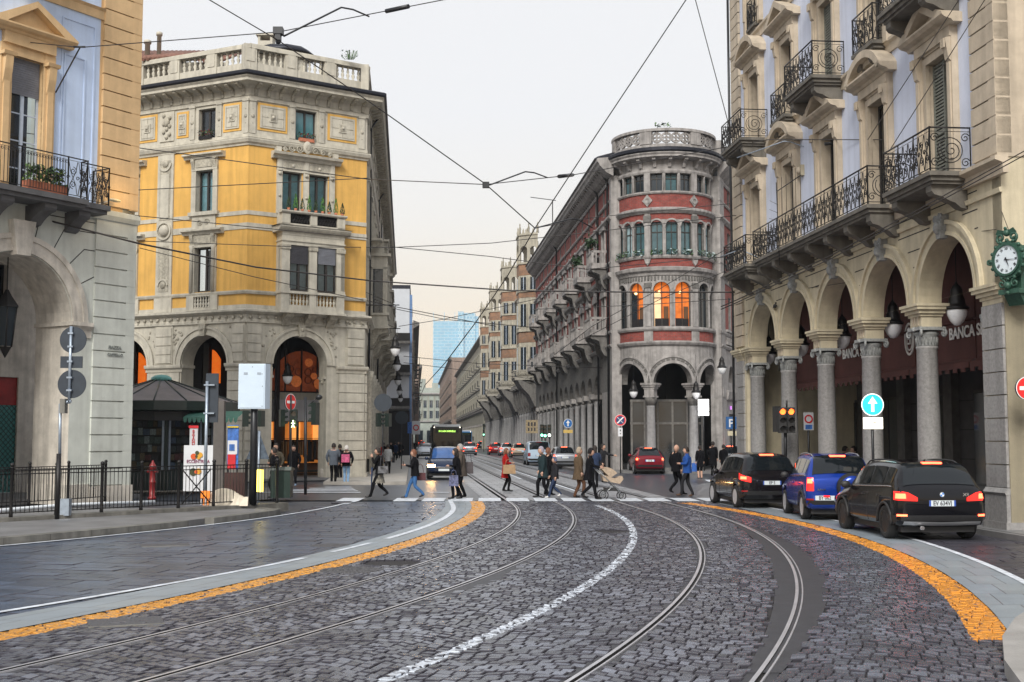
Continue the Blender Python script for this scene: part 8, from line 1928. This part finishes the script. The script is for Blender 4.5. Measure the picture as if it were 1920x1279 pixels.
# ================================================================ RIGHT SIDE
r_=signal('traffic_light','pair of lit red signals over dark lamps in front of the bank columns',1475,812,764,40,[sig_off,sig_off,sig_r],0,pole=(1475,925,764),w=.125,dbl=1,body=blackp)
c=P(1475,758,40);m=MB();m.tube([(0,0,0),(0,0,.22)],.03,blackp,5);m.build('finial',r_,rel(r_,T(c.x,40,c.z-.1)))
signal('traffic_light','dark signal head seen side-on just left of the lit red pair',1458,810,762,40.1,[sig_off]*3,pi/2+.2,body=blackp)
def lp(root,cz):
 m=MB();m.box(-.235,.235,-.03,.02,cz-.59,cz-.31,M('lit_plate',(.9,.88,.75),.4,0,emit=1.3,ecol=(1,.93,.78)));m.build('lit_plate',root);m=MB();m.prism([(.0,cz-.42),(.10,cz-.44),(.09,cz-.46),(-.02,cz-.43)],-.036,-.03,ink_m);m.build('plate_mark',root)
round_sign(1636,759,.275,30,'arrow','backlit turquoise round sign with a white up arrow over a lit plate',base=True,lit=.9,ex=lp)
def xp(root,cz):m=MB();m.box(-.13,.13,-.02,.02,cz-.95,cz-.45,whitb);m.box(-.03,.03,-.03,-.02,cz-.65,cz-.55,ink_m);m.box(-.03,.03,-.03,-.02,cz-.82,cz-.76,ink_m);m.build('sub_plate',root)
round_sign(1163,788,.34,72.6,'nostop','round red-ringed no-stopping sign on the pillar of the brick corner',base=True,ex=xp)
def ap(root,cz):m=MB();m.box(-.35,.35,-.02,.02,cz-.72,cz-.48,M('amber_plate',(.6,.42,.12),.5,.2,8));m.build('sub_plate',root)
round_sign(1065,794,.34,92,'arrow','small blue round arrow sign in front of the far arcade',base=True,ex=ap)
round_sign(1926,728,.24,25.2,'noentry','red and white round sign cut off by the right edge',ang=.1)
r_,cz=plate(1371,793,.62,.72,72,bluebd if 0 else M('parking_blue',(.02,.10,.28),.5,0),'blue square parking sign with a white letter P');txt(r_,'P',.66,whitb,(0,-.03,cz-.24),name='lettering',align='CENTER',ext=.004)
m=MB();m.box(-.22,.3,-.03,.01,cz-.75,cz-.48,M('cream_plate',(.55,.5,.36),.5,.2,9));m.build('sub_plate',r_)
r_,cz=plate(1319,760,.62,.70,72.2,M('lit_sign_white',(1,1,1),.4,0,emit=3.5,ecol=(1,.98,.95)),'bright white lit box sign on a pole by the brick building',name='lit_sign',cat='sign');m=MB();m.box(-.31,.31,-.02,.02,cz-.6,cz-.40,M('lit_sign_white'));m.build('lower_box',r_)
m=MB();m.box(-.14,.14,0,.05,0,.22,M('pink_screen',(.6,.2,.7),.4,0,emit=1.0,ecol=(.6,.2,.8)));u,z=fW.uz(1370,768,-.05);tag(m.build('lit_screen',None,fW.M@T(u,-.1,z)),'tiny glowing purple screen above the parking sign','screen')
r_,cz=plate(1516,790,.34,.62,43,whitb,'small red, blue and white no-parking sign between the bank columns');m=MB();archivolt(m,0,cz+.08,.10,.15,-.035,-.022,redb,16,0,2*pi);m.box(-.12,.12,-.03,-.02,cz-.28,cz-.12,bluebd);m.build('markings',r_)
r_,cz=plate(997,800,1.1,1.2,112,M('tan_plate',(.30,.24,.15),.6,.5,9),'square tan sign with dark symbols by the turreted building',ang=0)
for i in range(3):
 m=MB();m.box(-.35+i*.28,-.2+i*.28,-.04,-.02,cz+.05,cz+.4,ink_m);m.box(-.35+i*.28,-.22+i*.28,-.04,-.02,cz-.4,cz-.1,ink_m);m.build('symbols',r_)
for i,(px_,py_,D,mt)in enumerate(((1016,812,106,sig_g),(1022,813,106,sig_g),(1030,812,104,M('white_lamp',(1,1,.9),.4,0,emit=5,ecol=(.9,1,.85))),(907,811,190,sig_g))):
 signal('traffic_light',['far green-lit signal left of the pale arcade lamp','far green-lit signal right beside its twin','far bright white signal lamp by the arcade','most distant green-lit signal by the far arcade'][i],px_,py_+8,py_-16,D,[mt,sig_off,sig_off],0,pole=(px_,850,py_),w=.16)
for i,(px_,py_)in enumerate(((1187,743),(1304,745),(1348,700))):c=P(px_,py_+4,73.2 if i<2 else 74);arc_lamp(T(c.x,72.9,c.z),['white bulb lamp at the left column of the round bay','white bulb lamp at the right column of the round bay','white bulb lamp by the brick wing'][i],.4,'bulb lamps of the brick building')
wx,wy=G(1921,1004,.0);root=thing('bicycle','white rimmed bicycle leaning at the right edge, cut off by the frame','bicycle',T(wx+.02,wy+.5,.13,.25))
wr_=M('white_rim',(.7,.72,.75),.35,0)
for k,x in enumerate((.02,1.05)):
 m=MB();m.tube([(x+.33*cos(a_),0,.34+.33*sin(a_))for a_ in[2*pi*i/28 for i in range(28)]],.022,wr_,6,True)
 for i in range(14):a_=2*pi*i/14;m.tube([(x,0,.34),(x+.32*cos(a_),0,.34+.32*sin(a_))],.003,galv,3)
 m.build('wheel',root)
m=MB()
for p,q in(((.02,.34),(.18,.85)),((.18,.85),(.70,.80)),((.70,.80),(.55,.34)),((.55,.34),(.16,.75)),((.70,.80),(1.05,.34)),((.55,.34),(1.05,.34)),((.18,.85),(.20,1.0))):m.tube([(p[0],0,p[1]),(q[0],0,q[1])],.017,wr_,6)
m.tube([(.16,-.25,1.02),(.2,0,1.0),(.16,.25,1.02)],.014,iron,5);m.tube([(.62,-.0,.88),(.86,0,.9)],.04,blackp,6);m.build('frame',root)
m=MB();u0,z0=fR.uz(1452,362,-.9);
for i in range(7):m.tube([(u0-.5-i*.05,-.9,z0-.15-i*.28),(u0+.35,-.9,z0-.45-i*.26)],.008,iron,3)
m.tube([(u0+.4,-.9,z0-2.4),(u0+.2,-.9,z0+.3)],.014,iron,4);m.tube([(u0+.2,-.9,z0),(u0+2.6,-.9,z0+.02)],.016,iron,4)
for i in range(6):u=u0+.3+i*.45;m.tube([(u,-.9,z0-.9),(u,-.9,z0+.35)],.009,iron,3)
tag(m.build('tv_aerial',None,fR.M),'spiky television aerial standing on the long iron balcony','aerial')
c=P(1036,376,110);m=MB();m.tube([(0,0,-6),(0,0,0)],.06,iron,4);m.tube([(-2.0,0,.3),(.3,0,0)],.04,iron,4);tag(m.build('tv_aerial',None,T(*c)),'thin television aerial above the roofline of the brick building','aerial')
CY='little cypresses on the bay parapet'
for i in range(9):
 u=1.85+i*.36;m=MB();rn=random.Random(i);g=leaf1 if i%2 else leaf2
 for k in range(130):hh=rn.random();rr=.13*(1-hh)**.7*min(1,hh*5+.3);a_=rn.uniform(0,6.28);p=Vector((rr*cos(a_),rr*sin(a_),hh*(.75 if i%2 else .55)));d1=Vector((rn.uniform(-.4,.4),rn.uniform(-.4,.4),1)).normalized()*.05;d2=Vector((rn.uniform(-1,1),rn.uniform(-1,1),0)).normalized()*.02;m.poly([p-d1,p+d2,p+d1,p-d2],M('leaf_bright',(.07,.20,.03),.6,.3,9)if i%2 else g)
 o=tag(m.build('cypress',None,fB.M@T(u,-.62,13.2)),['leftmost','second','third','fourth','middle','fourth from right','third from right','second from right','rightmost'][i]+' potted '+('bright green' if i%2 else 'dark')+' cypress above the yellow building\'s bay window','plant',CY)
 m=MB();m.lathe([(.06,-.1),(.085,.03)],(0,0,0),terra,8);m.build('pot',o)
for i,(f_,u,z,l)in enumerate(((fA,11.43,16.75,'red flowers in the top floor window left of the building corner'),(fB,2.99,16.75,'red flowers and terracotta trough in the top window of the chamfered face'))):
 m=MB();m.box(-.4,.4,-.12,.06,0,.16,terra if i else room);o=tag(m.build('flower_trough',None,f_.M@T(u,-.02,z)),l,'flowers');m=MB();flowers(m,-.45,.45,-.2,.1,.12,.32,150,[leaf2,leaf1,M('petal_red',(.4,.05,.07),.6)],.05,random.Random(i));m.build('foliage',o)
c=P(655,112,61);m=MB();rn=random.Random(2)
for i in range(26):x=rn.uniform(-.45,.45);m.tube([(x*.5,0,0),(x,0,rn.uniform(.2,.5))],.012,leaf1,3)
flowers(m,-.45,.45,-.1,.1,.1,.4,50,[leaf2],.05,rn);tag(m.build('roof_plant',None,T(*c)),'scrubby plant on the right end of the roof balustrade','plant')
mh=M('cast_iron',(.10,.10,.11),.5,.4,40,.8,60,metal=.4)
for(px_,py_,r_,l)in((660,1069,.50,'round ribbed cast iron cover in the setts beside the left yellow line'),(620,1023,.4,'cast iron cover in the left lane paving')):
 x,y=G(px_,py_);m=MB();m.lathe([(r_,-.03),(r_,.004),(.0001,.004)],(0,0,0),mh,28)
 for i in range(12):yy=-r_+2*r_*(i+.5)/12;w_=sqrt(max(r_*r_-yy*yy,.001))*.9;m.box(-w_,w_,yy-.012,yy+.012,.004,.012,mh)
 tag(m.build('manhole_cover',None,T(x,y,.0)),l,'manhole cover')
for(px_,py_,w_,l)in((310,1022,.9,'rectangular dark iron cover in the left lane'),(235,1166,.8,'rectangular steel edged cover against the left yellow line')):
 x,y=G(px_,py_);m=MB();m.box(-w_/2,w_/2,-.3,.3,-.03,.005,mh);m.box(-w_/2,w_/2,-.33,-.3,-.03,.01,kerb_m);tag(m.build('manhole_cover',None,T(x,y,0,.35)),l,'manhole cover')
m=MB();pts=[(16.86+13.22*cos(t),6.78+13.22*sin(t))for t in[radians(168-6*i)for i in range(9)]];m.slab([(5,4)]+pts+[(22,17),(22,4)],-.04,.13,M('pale_kerb',(.30,.29,.28),.6,.2,2,.3,40));o=m.build('corner_pavement');o['kind']='structure'
m=MB();p=[fR.at(-1,-.5),fR.at(22,-.5),fR.at(26,-.5),fR.at(26,5),fR.at(-1,5)];m.slab([(q.x,q.y)for q in p],-.04,.12,pave);o=m.build('pavement');o['kind']='structure'
m=MB();m.slab([(offp(55,-5.0).x,55),(offp(56,-.9).x-3.6,56),(offp(300,-1.1).x,300),(offp(300,-8).x,300),(-11,55)],-.04,.12,M('light_pavement',(.36,.34,.31),.55,.25,1.5,.3,30))if 0 else m.slab([(-8.4,55),(offp(55,-.35).x,55),(offp(300,-.55).x,300),(offp(300,-8).x,300)],-.04,.12,M('light_pavement',(.36,.34,.31),.55,.25,1.5,.3,30));o=m.build('pavement');o['kind']='structure'
u,z=fL.uz(203,652,-.07);txt(rootL,'PIAZZA',.15,M('engraved',(.24,.26,.25),.8),(0,0,0),name='street_name').matrix_basis=rel(rootL,fL.M@T(u,-.075,z-.03)@Matrix.Rotation(pi/2,4,'X'));u,z=fL.uz(201,664,-.07);txt(rootL,'CASTELLO',.13,M('engraved'),(0,0,0),name='street_name').matrix_basis=rel(rootL,fL.M@T(u,-.075,z-.05)@Matrix.Rotation(pi/2,4,'X'))
u,z=fL.uz(238,388,-.8);sp_=bpy.data.lights.new('corner_lamp_light','POINT');sp_.energy=20;sp_.color=(1,.66,.25);sp_.shadow_soft_size=.15;lo=bpy.data.objects.new('corner_lamp_light',sp_);C.objects.link(lo);lo.matrix_basis=fL.M@T(11.35,-.9,9.85)
# ================================================================ OVERHEAD WIRES
wire_m=M('wire',(.02,.016,.016),.5,0);WG='overhead tram wires'
def wire(label,pts,th=1.7,sag=0.):
 P3=[P(*p)for p in pts];out_=[];rr=[]
 for i in range(len(P3)-1):
  n=8
  for k in range(n+(i==len(P3)-2)):
   t=k/n;q=P3[i].lerp(P3[i+1],t);q.z-=sag*4*t*(1-t);out_.append(q);rr.append(max(.005,min(.03,th/2/F_PX*q.y)))
 m=MB();m.tube(out_,rr,wire_m,5);return tag(m.build('tram_wire'),label,'wire',WG)
def rod(name,label,pts,r,mat=None):m=MB();m.tube([P(*p)for p in pts],r,mat or darkmetal,6);return tag(m.build(name),label,'wire fitting','fittings on the tram wires')
wire('span wire across the top left from the blue building to the upper edge',[(-60,68,40),(150,89,34),(522,60,30),(850,-4,26),(1000,-34,24)],2.0)
wire('diagonal stay from the top span wire down to the blue building balcony',[(150,89,34),(75,228,40)],3.0)
wire('contact wire running from the top edge down over the yellow roof to the street',[(330,-40,11.6),(393,0,12.4),(522,76,13.7),(700,196,16.4),(910,345,21.5),(992,418,25.3),(1003,428,26)],2.2)
wire('contact wire from the top centre curving away down the far street',[(1312,-40,11.8),(1286,0,12.4),(1120,250,17.9),(1020,402,24),(1003,428,26),(950,520,34),(890,607,47.5),(835,680,72),(797,722,102),(779,764,176)],2.2)
wire('thin guy wire from the top edge to the corner of the bank building',[(1300,-15,20),(1372,255,45)],1.7)
wire('long span wire at window height across the whole scene to the clock corner',[(-40,238,42),(250,276,40),(688,336,60),(910,346,21.6),(1075,328,30),(1372,274,46),(1440,262,40),(1640,262,33),(1960,262,26)],1.8)
wire('wire from the blue building corner to the side of the yellow building',[(150,362,41),(690,334,61)],1.7)
wire('thick black cable sagging from the left arch across to the bank building',[(-20,385,37),(262,457,38),(480,501,44),(700,527,50),(960,545,50),(1200,548,48),(1378,548,46.5)],4.2)
wire('thin wire just above the thick cable on the left',[(-10,360,37),(262,405,40),(690,447,62)],1.6);wire('thin wire just below the thick cable on the left',[(262,465,40),(480,520,50),(735,574,66),(930,612,80)],1.5)
wire('wire rising from the yellow building to the brick corner, middle height',[(262,452,40),(560,463,55),(735,464,66),(920,456,66),(1120,434,66),(1380,404,46)],1.5)
wire('wire falling from the yellow building towards the turreted building',[(735,463,66),(920,481,75),(1100,505,74),(1380,480,47)],1.5)
wire('low wire from left lamps to the turret across the glass tower',[(700,560,62),(745,580,90),(835,599,100),(1010,615,110)],1.3);wire('rising low wire from left lamps past the glass tower',[(748,612,95),(835,598,100),(1010,560,110)],1.2)
wire('low wire over the far street in front of the end building',[(757,668,120),(900,682,125),(1130,690,80)],1.2);wire('second low wire over the far street',[(757,680,125),(1010,712,120)],1.1)
wire('upper of two parallel feeder wires slanting up across the portico arches',[(1352,575,45),(1380,563,44),(1560,478,34),(1717,396,28),(1930,278,22.5)],2.2);wire('lower of two parallel feeder wires slanting up across the portico arches',[(1352,580,45),(1380,568,44),(1560,484,34),(1717,402,28),(1930,286,22.5)],2.2)
wire('stay wire from the top right corner to the middle first floor window',[(1812,-22,20),(1627,262,33)],1.8);wire('stay wire from the top right corner to the long balcony',[(1860,-22,20),(1653,306,33),(1632,340,33.3)],1.8)
wire('thin wire from the brick corner over the arcade arches to the clock pier',[(1085,640,74),(1240,560,60),(1380,500,47),(1560,470,38),(1868,430,26.2)],1.3);wire('thin wire low across the brick corner arcade',[(1000,580,100),(1200,572,66),(1380,560,47),(1600,528,34.5)],1.3)
wire('short stay above the street clock',[(1872,380,26.2),(1893,436,25.6)],1.4);wire('slanting wire crossing the brick corner from the bank building down to the street',[(1440,420,44),(1240,540,60),(1110,612,74),(1040,665,90)],1.3)
wire('faint upper wire from the turret pole to the bank building',[(1003,428,60),(1110,408,62),(1390,380,46)],1.3)
c=P(522,62,13.72);m=MB();m.box(-.055,.055,-.05,.05,-.02,.06,darkmetal);m.box(-.03,.03,-.04,.04,-.09,-.02,darkmetal);m.ball((0,0,-.1),.035,darkmetal,6,4);tag(m.build('wire_hanger',None,T(*c)),'ribbed wire hanger over the yellow building roof','wire fitting')
c=P(911,347,21.4);m=MB();m.box(-.06,.06,-.05,.05,-.05,.05,darkmetal);tag(m.build('wire_hanger',None,T(*c)),'small wire hanger in the open sky at mid height','wire fitting')
rod('pull_off_arm','bent pull-off arm above the yellow roof, top of the picture',[(532,68,13.8),(640,14,14.5),(662,18,14.6),(692,31,14.8)],.011);rod('pull_off_arm','bent pull-off arm in the open sky beside the mid hanger',[(918,347,21.4),(985,322,22),(1002,324,22),(1026,333,22.4)],.013)
rod('pull_off_arm','bent pull-off arm in front of the brick building roofline',[(1003,428,26),(1072,410,27),(1084,412,27),(1112,428,27.5)],.014);rod('pull_off_arm','pale pull-off arm below the far left bank balcony',[(1382,296,40),(1470,265,39),(1482,266,39),(1515,278,38.5)],.018,galv);rod('pull_off_arm','pale pull-off arm under the lowest far balcony',[(1350,482,44),(1385,469,43),(1395,471,43),(1420,482,42)],.02,galv)
rod('insulator','long dark insulator near the top centre',[(724,21,27.6),(766,12,27.2)],.055);rod('insulator','dark insulator at the left edge of the brick roofline',[(1048,331,28),(1074,328,30)],.045);rod('insulator','dark insulator beside the second bank window',[(1546,270,36),(1574,267,36)],.05);rod('insulator','insulator where the top span meets the diagonal stay',[(138,88,34),(160,88,34)],.03)
rod('wire_pole','thin dark downpipe against the far edge of the bank building',[(1364,-10,47),(1368,250,47),(1374,560,47),(1377,880,47)],.05)
# ================================================================ AIR
hm_=bpy.data.materials.new('haze');hm_.use_nodes=True;t=hm_.node_tree;t.nodes.clear();o_=t.nodes.new('ShaderNodeOutputMaterial');pv=t.nodes.new('ShaderNodeVolumePrincipled')
pv.inputs['Color'].default_value=(.80,.90,1,1);pv.inputs['Density'].default_value=.00014;pv.inputs['Anisotropy'].default_value=.2;t.links.new(pv.outputs[0],o_.inputs['Volume'])
m=MB();m.box(-640,640,-32,1590,-1.2,190,hm_);o=m.build('haze');o['kind']='stuff'
